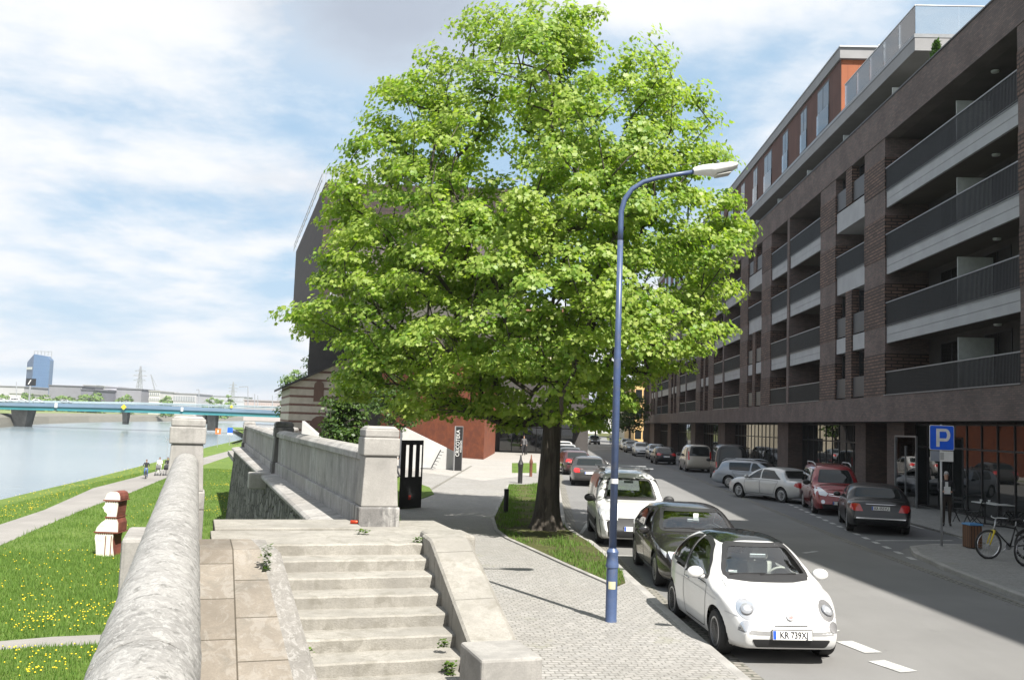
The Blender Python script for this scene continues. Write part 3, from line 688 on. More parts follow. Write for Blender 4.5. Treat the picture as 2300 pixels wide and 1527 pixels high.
for off in (-.25,):
    pts = [(a_.x + off, 75, zt + .0), (d_.x + off, d_.y, zt)]
    for h in (.6, 1.1): m.bar((pts[0][0], pts[0][1], zt + h - .3), (pts[1][0], pts[1][1], zt + h - .3), .045)
    for k in range(12):
        p = Vector(pts[0]).lerp(Vector(pts[1]), k / 11); m.bar(p, p + Vector((0, 0, .8)), .06)
    m.bar((a_.x, 75, zt + .8), (b_.x, 75, zt + .8), .07)
    for k in range(9): m.bar((a_.x + k * 2, 75.05, zt), (a_.x + k * 2, 75.05, zt + .8), .06)
m.build('roof_railing', M['metal'], mus)
m = MB()
for px, y0p, y1p in ((743, 650, 735), (777, 605, 640), (803, 628, 645)):
    p, q_ = D(px, y0p, 74.6), D(px, y1p, 74.6); m.bar(p, q_, .12); m.bar(p + Vector((.45, 0, 0)), q_ + Vector((.45, 0, 0)), .1)
    for k in range(8):
        r_ = p.lerp(q_, k / 7); m.bar(r_, r_ + Vector((.45, 0, 0)), .06)
m.build('stair_rail', M['metal'], mus)
# rusty orange end wall reaching down to the pavement
cA, cB = G(1112, 1016, .12), G(1090, 1032, .12)
ow = MB(); L0 = D(900, 1000, 83)
bw = [(cA.x, 87.0), (cB.x - .15, cB.y), (cB.x - 9.5, cB.y + 10), (cB.x - 9.5, 92)]
ow.prism([(p[0], p[1]) for p in bw][::-1], 0, 7.5)
o = ow.build('museum_annex', M['corten_o'], fix=True); tag(o, 'bright orange rusted metal block with a sharp corner beside the sunlit forecourt', 'building')
# dark passage with shop front under the museum, right of the orange wall
gt = empty('museum_entrance', (cA.x, 92, .12), 0, 'dark glazed passage under the museum, right of the orange wall', 'building')
b = MB(); b.box(-.2, 0, 0, 9.0, .5, 8.5); b.box(-.2, -4.5, 4.2, 9, 0, 4.8); b.build('wall', M['recess'], gt)
b = MB()
for i in range(7): b.box(.3 + i * 1.2, -.12, 0, .38 + i * 1.2, -.02, 4.1)
b.box(.3, -.12, 2.4, 7.6, -.02, 2.5); fo = b.build('window', M['frame'], gt)
b = MB(); b.box(.38, -.06, .1, 7.5, -.03, 4.0); b.build('pane', M['dglass'], fo)
# ------------------------------------------------------------------ old striped power station house
def stripes():
    t = NT('striped_plaster'); o = t.coord(); sp = t.n('ShaderNodeSeparateXYZ'); t.l(o, sp.inputs[0])
    w = t.math('FRACT', t.math('MULTIPLY', sp.outputs[2], 1 / .77)); s = t.math('LESS_THAN', w, .27)
    cream = t.mix(t.rng(t.noise(1.2, 7, .65), .35, .7), (.52, .48, .42), (.40, .36, .31)); br = t.mix(t.rng(t.noise(6, 5), .3, .7), (.13, .07, .055), (.19, .11, .09))
    return t.fin(t.mix(s, cream, br), .85)
M['stripes'] = stripes(); M['tile'] = brick('slate_roof', (.06, .058, .06), (.045, .045, .05), (.02, .02, .02), .3, .2, .01, .2, .4)
hl = D(650, 900, 86); hz0 = .1
hs = empty('striped_house', (hl.x, 86, 0), math.atan2(.30, 1), 'old cream house with brown brick stripes and a dark gable roof below the rusty box', 'building')
wd, dp, ez = 13.0, 14.0, 5.7
b = MB(); b.extr([(0, 0, hz0), (wd, 0, hz0), (wd, 0, ez), (wd / 2, 0, ez + 3.3), (0, 0, ez)], (0, dp, 0)); b.build('wall', M['stripes'], hs, fix=True)
rf = MB(); th = .22
for s in (-1, 1):
    e = (wd / 2 + s * (wd / 2 + .75), ez - .38); r_ = (wd / 2, ez + 3.3)
    rf.extr([(e[0], -.6, e[1]), (r_[0], -.6, r_[1]), (r_[0], -.6, r_[1] + th + .05), (e[0], -.6, e[1] + th)], (0, dp + 1.2, 0))
rfo = rf.build('roof', M['tile'], hs, fix=True)
def arch_win(x, z0, z1, w, y=-.02):
    f = MB(); n = 8; pts = [(x - w / 2, y, z0), (x + w / 2, y, z0)] + [(x + w / 2 * math.cos(PI * i / n), y, z1 - w / 2 + w / 2 * math.sin(PI * i / n)) for i in range(n + 1)]
    f.extr(pts, (0, -.08, 0)); fo = f.build('window', mat('brown_window_surround', (.15, .09, .07), .8, .1), hs, fix=True)
    c = Vector((x, y - .03, (z0 + z1) / 2)); g = MB(); g.extr([tuple(c + (Vector(p) - c) * .78) for p in pts], (0, -.07, 0)); g.build('pane', M['dglass'], fo, fix=True)
arch_win(2.6, 4.3, 6.2, .9); arch_win(2.9, 1.0, 3.0, 2.0); arch_win(6.5, 4.3, 6.4, 1.0); arch_win(6.5, 1.0, 3.0, 1.6); arch_win(10, 1.0, 3.0, 1.6); arch_win(10, 4.0, 5.8, .9)
# ------------------------------------------------------------------ white concrete ramps in front
M['concrete'] = mat('white_concrete', (.40, .40, .39), .8, .08, .8, 30, .1, dirt=((.3, .29, .28), .5))
def wedge(name, base_r, base_l, hr, hl_, thick, label):
    b = MB(); v = Vector(base_r) - Vector(base_l); n = Vector((-v.y, v.x, 0)).normalized() * thick
    bl, br = Vector(base_l), Vector(base_r); b.extr([bl, br, br + Vector((0, 0, hr)), bl + Vector((0, 0, hl_))], n)
    o = b.build(name, M['concrete'], fix=True, bevel=.02); return tag(o, label, 'wall')
br, bl = G(1021, 1055, .12), G(900, 1052, .12)
wedge('concrete_ramp_wall', br, bl, 1.05, 2.45, 1.6, 'white concrete ramp wall sloping down to the right beside the black totem')
p, r_ = D(762, 1004, 62), D(655, 1004, 62)
wedge('concrete_ramp_wall', (p.x, 62, .12), (r_.x + .6, 62, .12), .5, 2.5, .8, 'white concrete ramp wall below the windows of the striped house')
# a thin railing leaning on the ramp
rl = MB(); a0, a1 = D(968, 1052, 54.2), D(990, 1010, 54.2); rl.tube([a0 - Vector((.6, 0, 0)), a0, a1], .035, 6)
for k in range(6):
    p = a0.lerp(a1, (k + .5) / 6); rl.bar(p, p + Vector((.22, 0, -.05)), .03)
o = rl.build('ramp_rail', M['rail']); tag(o, 'black metal rail with short rungs fixed on the white ramp wall', 'railing')

# ------------------------------------------------------------------ houses at the end of the street
def house(name, px0, px1, Y, top, col, label, floors=3, dep=14, roof=(.25, .12, .08), wcol=None, base=0):
    p, q_ = D(px0, 950, Y), D(px1, 950, Y); zt = D((px0 + px1) / 2, top, Y).z; w = q_.x - p.x
    h = empty(name, (p.x, Y, base), 0, label, 'building'); mm = mat('plaster', col, .85, .1, .3, 5)
    b = MB(); b.box(0, 0, 0, w, dep, zt - base); b.build('wall', mm, h)
    b = MB(); b.box(-.4, -.4, zt - base, w + .4, dep + .4, zt - base + .35); b.build('roof', mat('roof_edge', roof, .8, .1), h)
    n = max(2, int(w / 3)); fh = (zt - base) / floors
    for f_ in range(floors):
        for i in range(n):
            b = MB(); x = w * (i + .5) / n; b.box(x - .55, -.04, f_ * fh + .9, x + .55, .02, f_ * fh + 2.4); b.build('window', M['dglass'], h)
    # side windows towards the street
    return h
house('cream_house', 1404, 1442, 235, 868, (.50, .44, .34), 'pale cream house closing the right side of the street behind the brick block', 4, 30)
house('yellow_house', 1425, 1460, 165, 860, (.55, .36, .16), 'warm yellow gable end just beyond the brick block', 3, 14)
house('white_house', 1290, 1345, 330, 930, (.55, .54, .52), 'small white house far at the end of the street, left', 2, 14)
house('grey_house', 1352, 1395, 380, 925, (.50, .50, .50), 'pale grey house far at the end of the street, centre', 3, 14)
h = house('cream_tenement', 1165, 1262, 112, 700, (.58, .52, .40), 'cream tenement with tall windows behind the big tree', 4, 46)
w_ = h.children[0].dimensions.x if h.children else 5
for f_ in range(4):
    for i in range(14):
        b = MB(); b.box(5.02, 1.2 + i * 3.2, 1.0 + f_ * 3.1, 5.10, 2.5 + i * 3.2, 3.0 + f_ * 3.1); b.build('window', M['dglass'], h)
# ------------------------------------------------------------------ stone stairs, parapets and river wall (frame: x across, y along the river)
def stone(name, col, lichen=None, dark=None, joints=None, bump=.5, var=.2, streak=None, rough=.88):
    t = NT(name)
    c = t.mix(t.rng(t.noise(1.3, 7, .62), .3, .7), mul(col, 1 - var), mul(col, 1 + var))
    c = t.mix(t.rng(t.noise(45, 4, .7), .35, .7, 0, .6), c, mul(col, .72))
    if streak:
        st = t.mapping(t.coord(), (7, 7, .8)); c = t.mix(t.rng(t.noise(1.0, 5, .6, st), .46, .68, 0, streak[1]), c, streak[0])
    if dark: c = t.mix(t.rng(t.noise(dark[2], 8, .68, dist=.6), .50, .66, 0, dark[1]), c, dark[0])
    if lichen: c = t.mix(t.rng(t.noise(lichen[2], 8, .75, t.mapping(t.coord(), (1, .55, 1)), dist=1.0), .50, .58, 0, lichen[1]), c, lichen[0])
    if joints:
        o = t.coord(); cb = o
        if joints[2] == 'wall':
            sp = t.n('ShaderNodeSeparateXYZ'); t.l(o, sp.inputs[0]); k = t.n('ShaderNodeCombineXYZ'); t.l(sp.outputs[1], k.inputs[0]); t.l(sp.outputs[2], k.inputs[1]); cb = k.outputs[0]
        elif joints[2] == 'along':
            cb = t.mapping(o, rot=(0, 0, PI / 2))
        b = t.n('ShaderNodeTexBrick'); t.l(cb, b.inputs['Vector']); b.inputs['Scale'].default_value = 1; b.inputs['Brick Width'].default_value = joints[0]; b.inputs['Row Height'].default_value = joints[1]; b.inputs['Mortar Size'].default_value = joints[3]; b.inputs['Mortar Smooth'].default_value = .3
        b.inputs['Color1'].default_value = (1, 1, 1, 1); b.inputs['Color2'].default_value = (.74, .72, .70, 1); b.inputs['Mortar'].default_value = (.32, .30, .26, 1)
        c = t.mix(1.0, c, b.outputs[0], 'MULTIPLY')
        h = t.math('ADD', t.noise(22, 6, .7), t.math('MULTIPLY', b.outputs['Fac'], -1.5)); t.bump(h, bump, .012)
    else: t.bump(t.math('ADD', t.noise(9, 6, .65), t.math('MULTIPLY', t.noise(60, 4, .7), .5)), bump, .02)
    return t.fin(c, rough)
M['coping'] = stone('lichen_coping', (.275, .268, .255), lichen=((.37, .365, .35), .7, 19), dark=((.10, .098, .09), .75, 11), bump=1.0)
M['ashlar'] = stone('grey_ashlar', (.33, .32, .305), dark=((.15, .145, .14), .6, 1.6), streak=((.19, .185, .175), .5), joints=(1.35, 3.0, 'wall', .012), bump=.4)
M['ashlar_dark'] = stone('blackened_stone', (.13, .125, .12), dark=((.04, .038, .036), .8, 1.4), streak=((.05, .048, .045), .7), bump=.5)
M['pierlight'] = stone('pale_pier_stone', (.29, .28, .262), dark=((.17, .165, .155), .55, 2.2), streak=((.22, .21, .20), .35), bump=.3)
M['pierbase'] = stone('stained_pier_foot', (.15, .145, .14), streak=((.42, .41, .39), .75), dark=((.06, .06, .06), .6, 3), bump=.4)
M['step'] = stone('worn_step', (.265, .252, .225), dark=((.16, .15, .125), .6, 3.4), streak=((.185, .175, .15), .5), bump=.55)
M['ramp'] = stone('sandstone_flags', (.215, .190, .158), dark=((.15, .138, .118), .75, 2.2), lichen=((.30, .285, .26), .35, 5), joints=(.86, .55, 'along', .010), bump=.5)
M['rampedge'] = stone('lichen_edge', (.20, .19, .175), lichen=((.31, .30, .285), .6, 12), dark=((.12, .115, .10), .6, 5), bump=.9)
def rubble():
    t = NT('rubble_river_wall'); o = t.mapping(t.coord(), (1.2, 1.5, 2.6)); n = t.n('ShaderNodeTexNoise'); n.inputs['Scale'].default_value = 1.6; t.l(o, n.inputs['Vector'])
    d = t.n('ShaderNodeVectorMath', operation='MULTIPLY_ADD'); t.l(n.outputs['Color'], d.inputs[0]); d.inputs[1].default_value = (.7, .7, .7); t.l(o, d.inputs[2])
    v = t.n('ShaderNodeTexVoronoi'); v.inputs['Scale'].default_value = 1; t.l(d.outputs[0], v.inputs['Vector']); e = t.n('ShaderNodeTexVoronoi'); e.feature = 'DISTANCE_TO_EDGE'; e.inputs['Scale'].default_value = 1; t.l(d.outputs[0], e.inputs['Vector'])
    sp = t.n('ShaderNodeSeparateXYZ'); t.l(v.outputs['Color'], sp.inputs[0]); c = t.mix(sp.outputs[0], (.075, .073, .068), (.20, .195, .18)); c = t.mix(t.rng(t.noise(9, 6, .7), .4, .7, 0, .7), c, (.05, .048, .045))
    st = t.mapping(t.coord(), (2.2, 2.2, .35)); c = t.mix(t.rng(t.noise(1, 6, .65, st, .5), .52, .68, 0, .75), c, (.26, .255, .24)); c = t.mix(t.rng(t.noise(.8, 6, .65), .5, .7, 0, .7), c, (.045, .043, .04))
    ed = t.rng(e.outputs['Distance'], 0, .09); c = t.mix(ed, (.03, .028, .026), c); t.bump(t.math('ADD', ed, t.noise(12, 5)), 1.0, .06); return t.fin(c, .93)
M['riverwall'] = rubble()
M['riverwall_old'] = brick('rough_river_wall', (.19, .185, .17), (.085, .083, .078), (.05, .048, .045), .62, .33, .05, .45, 1.6, .92, stain=((.30, .295, .28), .55))
frame = lambda name, label, cat, group=None: empty(name, (0, 0, 0), AX, label, cat, group)
# --- staircase
st = frame('stone_staircase', 'broad worn sandstone steps rising to the landing between the stone parapets', 'stairs')
r_ = .15; z1 = 1.22
ny = [13.36 - .477 * i for i in range(12)]          # nosing lines
for i in range(9):
    zt_ = z1 - r_ * i; y = ny[i]
    b = MB(); x0 = .98; x1 = 3.34 - .03 * i
    y2 = ny[i - 1] + .25 if i else y + .62
    zb_ = zt_ - r_ - .08 - (.02 if i == 8 else 0)
    xs = [x0 + (x1 - x0) * k / 14 for k in range(15)]
    jit = [random.gauss(0, .006) for _ in xs]; jz = [random.gauss(0, .004) for _ in xs]
    rows = [[(x, y + jit[k] + .006, zb_) for k, x in enumerate(xs)], [(x, y + jit[k], zt_ - .02 + jz[k]) for k, x in enumerate(xs)], [(x, y + jit[k] + .018, zt_ + jz[k]) for k, x in enumerate(xs)], [(x, y2, zt_) for x in xs], [(x, y2, zb_) for x in xs]]
    b.grid(rows); b.add([rr[-1] for rr in rows], [(0, 1, 2, 3, 4)]); b.add([rr[0] for rr in rows], [(4, 3, 2, 1, 0)])
    b.build('step', M['step'], st, fix=True)
b = MB(); b.box(.3, 13.99, z1 - 1.5, 3.6, 15.0, z1 - .003); b.box(.36, 15.02, z1 - 1.5, 2.62, 16.28, z1 + .03); b.build('landing', M['step'], st, bevel=.015)
b = MB(); b.box(2.64, 15.02, .2, 4.15, 16.5, z1 - .01); b.prism([(3.52, 13.4), (4.0, 14.0), (4.15, 15.02), (3.3, 15.02), (3.3, 13.4)], .1, z1 - .015); b.build('landing_slab', M['step'], st, bevel=.03)
b = MB(); b.box(.38, 8.5, -4.5, 2.2, 16.2, -.2); b.box(.38, 13.5, -.2, 2.2, 16.2, z1 - .5); b.build('foundation', M['riverwall'], st)
def slope(y): return z1 + .316 * (y - 13.36)
# flagged slope beside the steps (left)
b = MB(); ys = [13.9 - .35 * k for k in range(22)]
rows = []
for y in ys:
    z = min(slope(y) + .17, z1 + .012); xr = 1.13 + .075 * (13.3 - y) * .9
    rows.append([(.06, y, z - 1.2), (.06, y, z), (xr - .26, y, z), (xr - .05, y, z - .012), (xr, y, z - .05), (xr + .01, y, z - 1.2)])
b.grid(rows, 0); b.m = [(1 if i % 5 in (2, 3, 4) else 0) for i in range(len(b.f))]
b.add(rows[-1], [(0, 1, 2, 3, 4, 5)], 0)
b.build('flagged_slope', [M['ramp'], M['rampedge']], st, fix=True)
# right stringer with its end block
sr = frame('stair_balustrade', 'low sloping sandstone side wall of the steps ending in a square block by the pavement', 'wall')
seg = [(13.5, 12.5), (12.48, 11.25), (11.23, 9.96)]
for (ya, yb) in seg:
    b = MB(); rows = []
    for k in range(6):
        y = ya + (yb - ya) * k / 5; z = min(slope(y) + .27, z1 + .12); xi = 3.02 + .055 * (y - 9.9); w_ = .58
        rows.append([(xi, y, z - 1.4), (xi, y, z - .03), (xi + .03, y, z), (xi + w_ - .05, y, z + .015), (xi + w_ + .02, y, z - .05), (xi + w_ + .03, y, z - 1.4)])
    b.grid(rows); b.add(rows[0], [(0, 1, 2, 3, 4, 5)]); b.add(rows[-1], [(5, 4, 3, 2, 1, 0)])
    b.build('coping_stone', M['step'], sr, fix=True)
b = MB(); b.box(2.84, 9.15, -.1, 3.50, 9.95, .63); b.build('end_block', M['pierlight'], sr, bevel=.03)
b = MB(); b.box(3.36, 13.52, -.1, 4.05, 14.3, z1 + .09); b.build('corner_stone', M['step'], sr, bevel=.06, seg=3)
# --- left parapet with half-round coping
lp = frame('river_parapet', 'long lichen-covered stone parapet with a half-round top running beside the steps', 'wall')
joints_y = [2.0, 3.9, 5.6, 9.3, 13.2, 17.85]
for a_, c_ in zip(joints_y[:-1], joints_y[1:]):
    b = MB(); rows = []; n = 14; m_ = max(6, int((c_ - a_) / .12)); 
    for i in range(m_ + 1):
        y = a_ + .006 + (c_ - a_ - .012) * i / m_; zc = 1.93 + .009 * (y - 3); e = 1 if 0 < i < m_ else .985
        rows.append([(-.135 + .215 * e * math.cos(PI * j / n) + random.gauss(0, .002), y, zc + .19 * e * math.sin(PI * j / n) + random.gauss(0, .002)) for j in range(n + 1)] + [(-.135 - .215 * e, y, zc - .1), (-.135 + .215 * e, y, zc - .1)])
    b.grid(rows, close=True); b.add(rows[0], [tuple(range(n + 3))]); b.add(rows[-1], [tuple(range(n + 2, -1, -1))])
    b.build('coping', M['coping'], lp, smooth=50, fix=True)
b = MB(); b.box(-.32, 1.5, -3.6, .05, 17.86, 1.86); b.build('wall', M['ashlar'], lp)
b = MB(); b.box(-.62, 9.9, .9, -.33, 10.9, 1.75); b.build('corbel', M['ashlar'], lp, bevel=.04)
# --- square piers with moulded caps
def pier(name, x, y, z0, h, w, mats, label, rz=0):
    p = empty(name, A(x, y, z0), AX + rz, label, 'pier', 'square stone piers of the parapets')
    b = MB(); b.box(-w * .55, -w * .55, -3, w * .55, w * .55, h * .19); b.build('foot', mats[1], p, bevel=.03)
    b = MB(); b.frustum(0, 0, h * .19 + .002, w * 1.0, w * 1.0, h * .70, w * .86, w * .86); b.build('shaft', mats[0], p, bevel=.02)
    b = MB(); b.frustum(0, 0, h * .70, w * .98, w * .98, h * .885, w * .98, w * .98); b.frustum(0, 0, h * .887, w * .93, w * .93, h * .97, w * .93, w * .93); b.frustum(0, 0, h * .971, w * .90, w * .90, h * 1.0, w * .7, w * .7); b.build('cap', mats[0], p, bevel=.025)
    return p
pier('stone_pier', 2.96, 15.85, z1, 1.64, .62, (M['pierlight'], M['pierbase']), 'pale sunlit square stone pier with streaked foot at the top of the steps')
pier('stone_pier', -.13, 18.2, 1.25, 1.66, .64, (M['ashlar'], M['ashlar']), 'grey stone pier ending the half-round parapet above the river')
pm = D(638, 950, 30.5); pf = D(561, 947, 52)
def wl_(p): v = Vector((p.x, p.y, 0)); return v.dot(ax_x), v.dot(ax_y)
mx_, my_ = wl_(pm); fx_, fy_ = wl_(pf)
pier('stone_pier', mx_, my_, 1.15, 1.62, .62, (M['ashlar_dark'], M['ashlar_dark']), 'blackened stone pier in the middle of the river balustrade')
pier('stone_pier', fx_, fy_, 1.1, 1.45, .66, (M['ashlar'], M['ashlar_dark']), 'far grey stone pier where the river balustrade turns, under the blue bridge')
# --- balustrade panels between piers
def panel(a, c, za, zc, label):
    ax_, ay = a; cx_, cy = c; L_ = math.hypot(cx_ - ax_, cy - ay); ang = math.atan2(-(cx_ - ax_), cy - ay)
    p = empty('stone_balustrade', A(ax_, ay, 0), AX + ang, label, 'wall', 'balustrade walls between the stone piers')
    b = MB(); b.box(-.17, .3, za - 1.0, .17, L_ - .3, za - .2); b.build('panel', M['ashlar'], p)
    b = MB(); b.box(-.24, .32, -1, .24, L_ - .32, za - .998); b.build('plinth', M['ashlar'], p, bevel=.02)
    b = MB(); n = 6; prof = [(-.25, za - .2), (-.25, za - .08), (-.17, za - .01), (0, za + .02), (.17, za - .01), (.25, za - .08), (.25, za - .2)]
    b.grid([[(q_[0], y, q_[1]) for q_ in prof] for y in (.3, L_ - .3)], close=True); b.add([(q_[0], .3, q_[1]) for q_ in prof], [tuple(range(7))]); b.build('handrail', M['ashlar'], p, fix=True, bevel=.015)
    return p
panel((2.96, 15.85), (mx_, my_), 2.47, 2.4, 'nearest grey stone balustrade wall, from the pale pier to the black pier')
panel((mx_, my_), (fx_, fy_), 2.38, 2.3, 'farther grey stone balustrade wall, between the black pier and the last pier')
g1 = D(655, 962, 60); gx, gy = wl_(g1)
panel((fx_, fy_), (gx + .3, gy), 2.2, 2.1, 'short farthest balustrade wall turning inland before the striped house')
# --- ledge and rough river wall below
rw = frame('river_wall', 'high rough dark stone river wall with a projecting ledge below the balustrade', 'wall')
b = MB(); dxy = (fx_ - 2.96) / (fy_ - 15.85)
def wx(y): return 2.96 + dxy * (y - 15.85)
rows = []
for k in range(40):
    y = 16.3 + (fy_ + 1.5 - 16.3) * k / 39; rows.append([(wx(y) - .62 + random.gauss(0, .012), y, 1.02), (wx(y) - .66 + random.gauss(0, .015), y, .95), (wx(y) - .78 + random.gauss(0, .03), y, -1), (wx(y) - .95, y, -3.5), (wx(y) + .6, y, -3.5), (wx(y) + .6, y, 1.02)])
b.grid(rows, close=True); b.add(rows[0], [(0, 1, 2, 3, 4, 5)]); b.add(rows[-1], [(5, 4, 3, 2, 1, 0)]); b.build('wall', M['riverwall'], rw, fix=True)
y = 16.35
while y < fy_:
    L_ = random.uniform(1.7, 2.6); b = MB(); y2 = min(fy_ + .6, y + L_); 
    b.extr([(wx(y) - .86, y, .96), (wx(y) - .2, y, .98), (wx(y) - .2, y, 1.16), (wx(y) - .80, y, 1.08), (wx(y) - .86, y, 1.03)], (wx(y2) - wx(y), y2 - y - .02, 0)); b.build('ledge_stone', M['ashlar'], rw, fix=True, bevel=.02); y = y2
b = MB(); b.box(mx_ - 1.02, my_ - .35, .62, mx_ - .3, my_ + .35, 1.12); b.build('corbel', M['pierlight'], rw, bevel=.04)
b = MB(); b.prism([(wx(fy_) - .7, fy_ + 1.52), (wx(fy_) + .9, fy_ + 1.52), (wx(fy_) + 9, fy_ + 40), (wx(fy_) + 6, fy_ + 40)], -3.5, .9); b.build('far_wall', M['riverwall'], rw)
# --- weeds in the joints and a drinks can
M['weed'] = blade_mat('weed_leaf', (.045, .10, .012), (.10, .17, .02), .3)
def weed(x, y, z, h, n, spread, label):
    V, F = [], []
    for i in range(n):
        t_ = random.random(); px = x + random.triangular(-spread * .7, spread * .7); py = y + random.triangular(-spread * .6, spread * .6); pz = z + h * t_; a = random.uniform(0, 6.28); l = random.uniform(.02, .05); w = l * .45; up_ = random.uniform(-.2, .6)
        d = Vector((math.cos(a), math.sin(a), up_)).normalized(); s = d.cross(Vector((0, 0, 1))).normalized() * w; p = Vector((px, py, pz)); b0 = len(V)
        V += [p, p + d * l * .5 + s, p + d * l, p + d * l * .5 - s]; F.append((b0, b0 + 1, b0 + 2, b0 + 3))
    o = np_mesh('weed_plant', np.array([tuple(v) for v in V]), np.array(F), M['weed']); return tag(o, label, 'plant', 'weeds growing between the steps')
for px, py, z, h, n, sp, lb in ((598, 1262, 1.15, .32, 190, .10, 'tall leafy weed with a yellow bloom at the left end of the top step'), (938, 1240, 1.08, .30, 260, .11, 'bushy green weed at the right end of the top step'),
                                (815, 1195, 1.25, .06, 90, .16, 'low weed creeping across the landing beside the pale pier'), (996, 1448, .42, .10, 90, .09, 'small weed at the right end of the lower steps'),
                                (1010, 1508, .2, .16, 170, .12, 'bright green tuft at the right end of the lowest visible step'), (893, 1168, 1.24, .22, 60, .06, 'thin weed climbing the right side of the pale pier'), (690, 1462, .4, .04, 50, .12, 'flat green weed at the left end of the lower steps')):
    p = G(px, py, z); weed(p.x, p.y, z - h * .3, h, n, sp, lb)
p = G(787, 1176, z1 + .03); b = MB(); b.lathe([(.028, 0), (.032, .006), (.032, .10), (.026, .115), (.026, .118)], n=14, axis='x'); o = b.build('drink_can', plain('red_can', (.45, .05, .02), .3, .6), smooth=True); o.location = p + Vector((0, 0, .032)); tag(o, 'crushed red drinks can lying on the landing by the pale pier', 'can')
# hidden-grey box of the footbridge side is not in view: nothing more here
# ------------------------------------------------------------------ trees
def leaf_mat(name, c1, c2, c3, trans=.5, rough=.45):
    t = NT(name); g = t.n('ShaderNodeNewGeometry')
    n = t.rng(t.noise(.55, 3), .35, .65)
    c = t.mix(n, c1, c2); c = t.mix(t.rng(g.outputs['Random Per Island'], .0, 1.0, 0, .75, False), c, c3); t.fin(c, rough, spec=.35)
    tr = t.n('ShaderNodeBsdfTranslucent'); t.l(t.mix(1.0, c, (1.35, 1.5, .5), 'MULTIPLY'), tr.inputs[0]); ms = t.n('ShaderNodeMixShader'); ms.inputs[0].default_value = trans
    t.l(t.b.outputs[0], ms.inputs[1]); t.l(tr.outputs[0], ms.inputs[2]); t.l(ms.outputs[0], t.out.inputs[0]); return t.mat
M['maple'] = leaf_mat('maple_leaf', (.145, .265, .042), (.215, .315, .05), (.37, .42, .11), .5)
M['darkleaf'] = leaf_mat('dark_leaf', (.03, .07, .012), (.045, .09, .016), (.075, .12, .02), .35)
M['midleaf'] = leaf_mat('mid_leaf', (.05, .10, .02), (.07, .13, .025), (.11, .16, .03), .4)
def bark(name, a, c):
    t = NT(name); v = t.mapping(t.coord(), (9, 9, 1.1)); n = t.noise(1.0, 7, .7, v, .8)
    col = t.mix(t.rng(n, .35, .62), a, c); col = t.mix(t.rng(t.noise(.9, 5), .5, .75, 0, .4), col, mul(c, 1.5)); t.bump(n, 1.0, .06); return t.fin(col, .92)
M['bark'] = bark('maple_bark', (.030, .025, .020), (.085, .072, .058))
MAPLE = [(0, 0), (.42, .04), (.33, .28), (.54, .50), (.22, .60), (0, 1.0), (-.22, .60), (-.54, .50), (-.33, .28), (-.42, .04)]
def leaf_cloud(name, C, Nrm, size, m, parent, shape='maple'):
    """one mesh of lobed leaves: centres C, facing Nrm"""
    n = len(C); Nn = Nrm / np.linalg.norm(Nrm, axis=1, keepdims=True)
    r = rng.normal(size=(n, 3)); r[:, 2] -= .8; T = r - (r * Nn).sum(1, keepdims=True) * Nn; T /= np.linalg.norm(T, axis=1, keepdims=True) + 1e-9; B = np.cross(Nn, T)
    if shape == 'maple': pts = np.array(MAPLE); pts[:, 1] -= .45
    else: pts = np.array([(0, -.5), (.3, -.1), (.2, .3), (0, .5), (-.2, .3), (-.3, -.1)])
    k = len(pts); s = rng.uniform(.7, 1.15, n)[:, None] * size
    V = np.zeros((n, k, 3))
    for i in range(k):
        cup = -.18 * abs(pts[i, 0]) - .12 * max(0, pts[i, 1])
        V[:, i] = C + (B * pts[i, 0] + T * pts[i, 1] + Nn * cup) * s
    F = np.arange(n * k).reshape(n, k)
    return np_mesh(name, V.reshape(-1, 3), F, m, parent=parent)
def grow(base, fork, tips, r_trunk, up=.5):
    """greedy skeleton from the fork to every tip: list of (p, q, radius)"""
    order = np.argsort(np.linalg.norm(tips - fork, axis=1)); nodes = [fork]; par = [-1]; tipn = []
    for i in order:
        t = tips[i]; N = np.array(nodes); d = np.linalg.norm(N - t, axis=1); pen = d + .35 * np.array([np.linalg.norm(x - fork) for x in N]) + np.where(N[:, 2] > t[2] + .1, .8, 0)
        j = int(np.argmin(pen)); p = N[j]; L = np.linalg.norm(t - p); m = max(1, int(L / .55)); last = j
        for q in range(1, m + 1):
            f = q / m; x = p + (t - p) * f; x = x + np.array([0, 0, .16 * L * math.sin(f * PI) * up]) + rng.normal(0, .03, 3) * (q < m); nodes.append(x); par.append(last); last = len(nodes) - 1
        tipn.append(last)
    w = np.zeros(len(nodes))
    for t in tipn:
        j = t
        while j != -1: w[j] += 1; j = par[j]
    rad = r_trunk * (w / w[0]) ** .46
    return np.array(nodes), par, np.maximum(rad, .008)
def limbs(name, nodes, par, rad, m, parent, minr=0):
    b = MB()
    kids_ = {}
    for i, p in enumerate(par): kids_.setdefault(p, []).append(i)
    def chain(start):
        stack = [start]
        while stack:
            i = stack.pop(); path = [nodes[par[i]]] if par[i] >= 0 else []; rr = [min(rad[par[i]], rad[i] * 1.15)] if par[i] >= 0 else []
            while True:
                path.append(nodes[i]); rr.append(rad[i]); ch = kids_.get(i, [])
                if not ch: break
                ch = sorted(ch, key=lambda c: -rad[c]); stack.extend(ch[1:]); i = ch[0]
            if len(path) > 1: b.tube(path, rr, 7 if rr[0] > .05 else 5, True)
    chain(0); return b.build(name, m, parent, smooth='all')
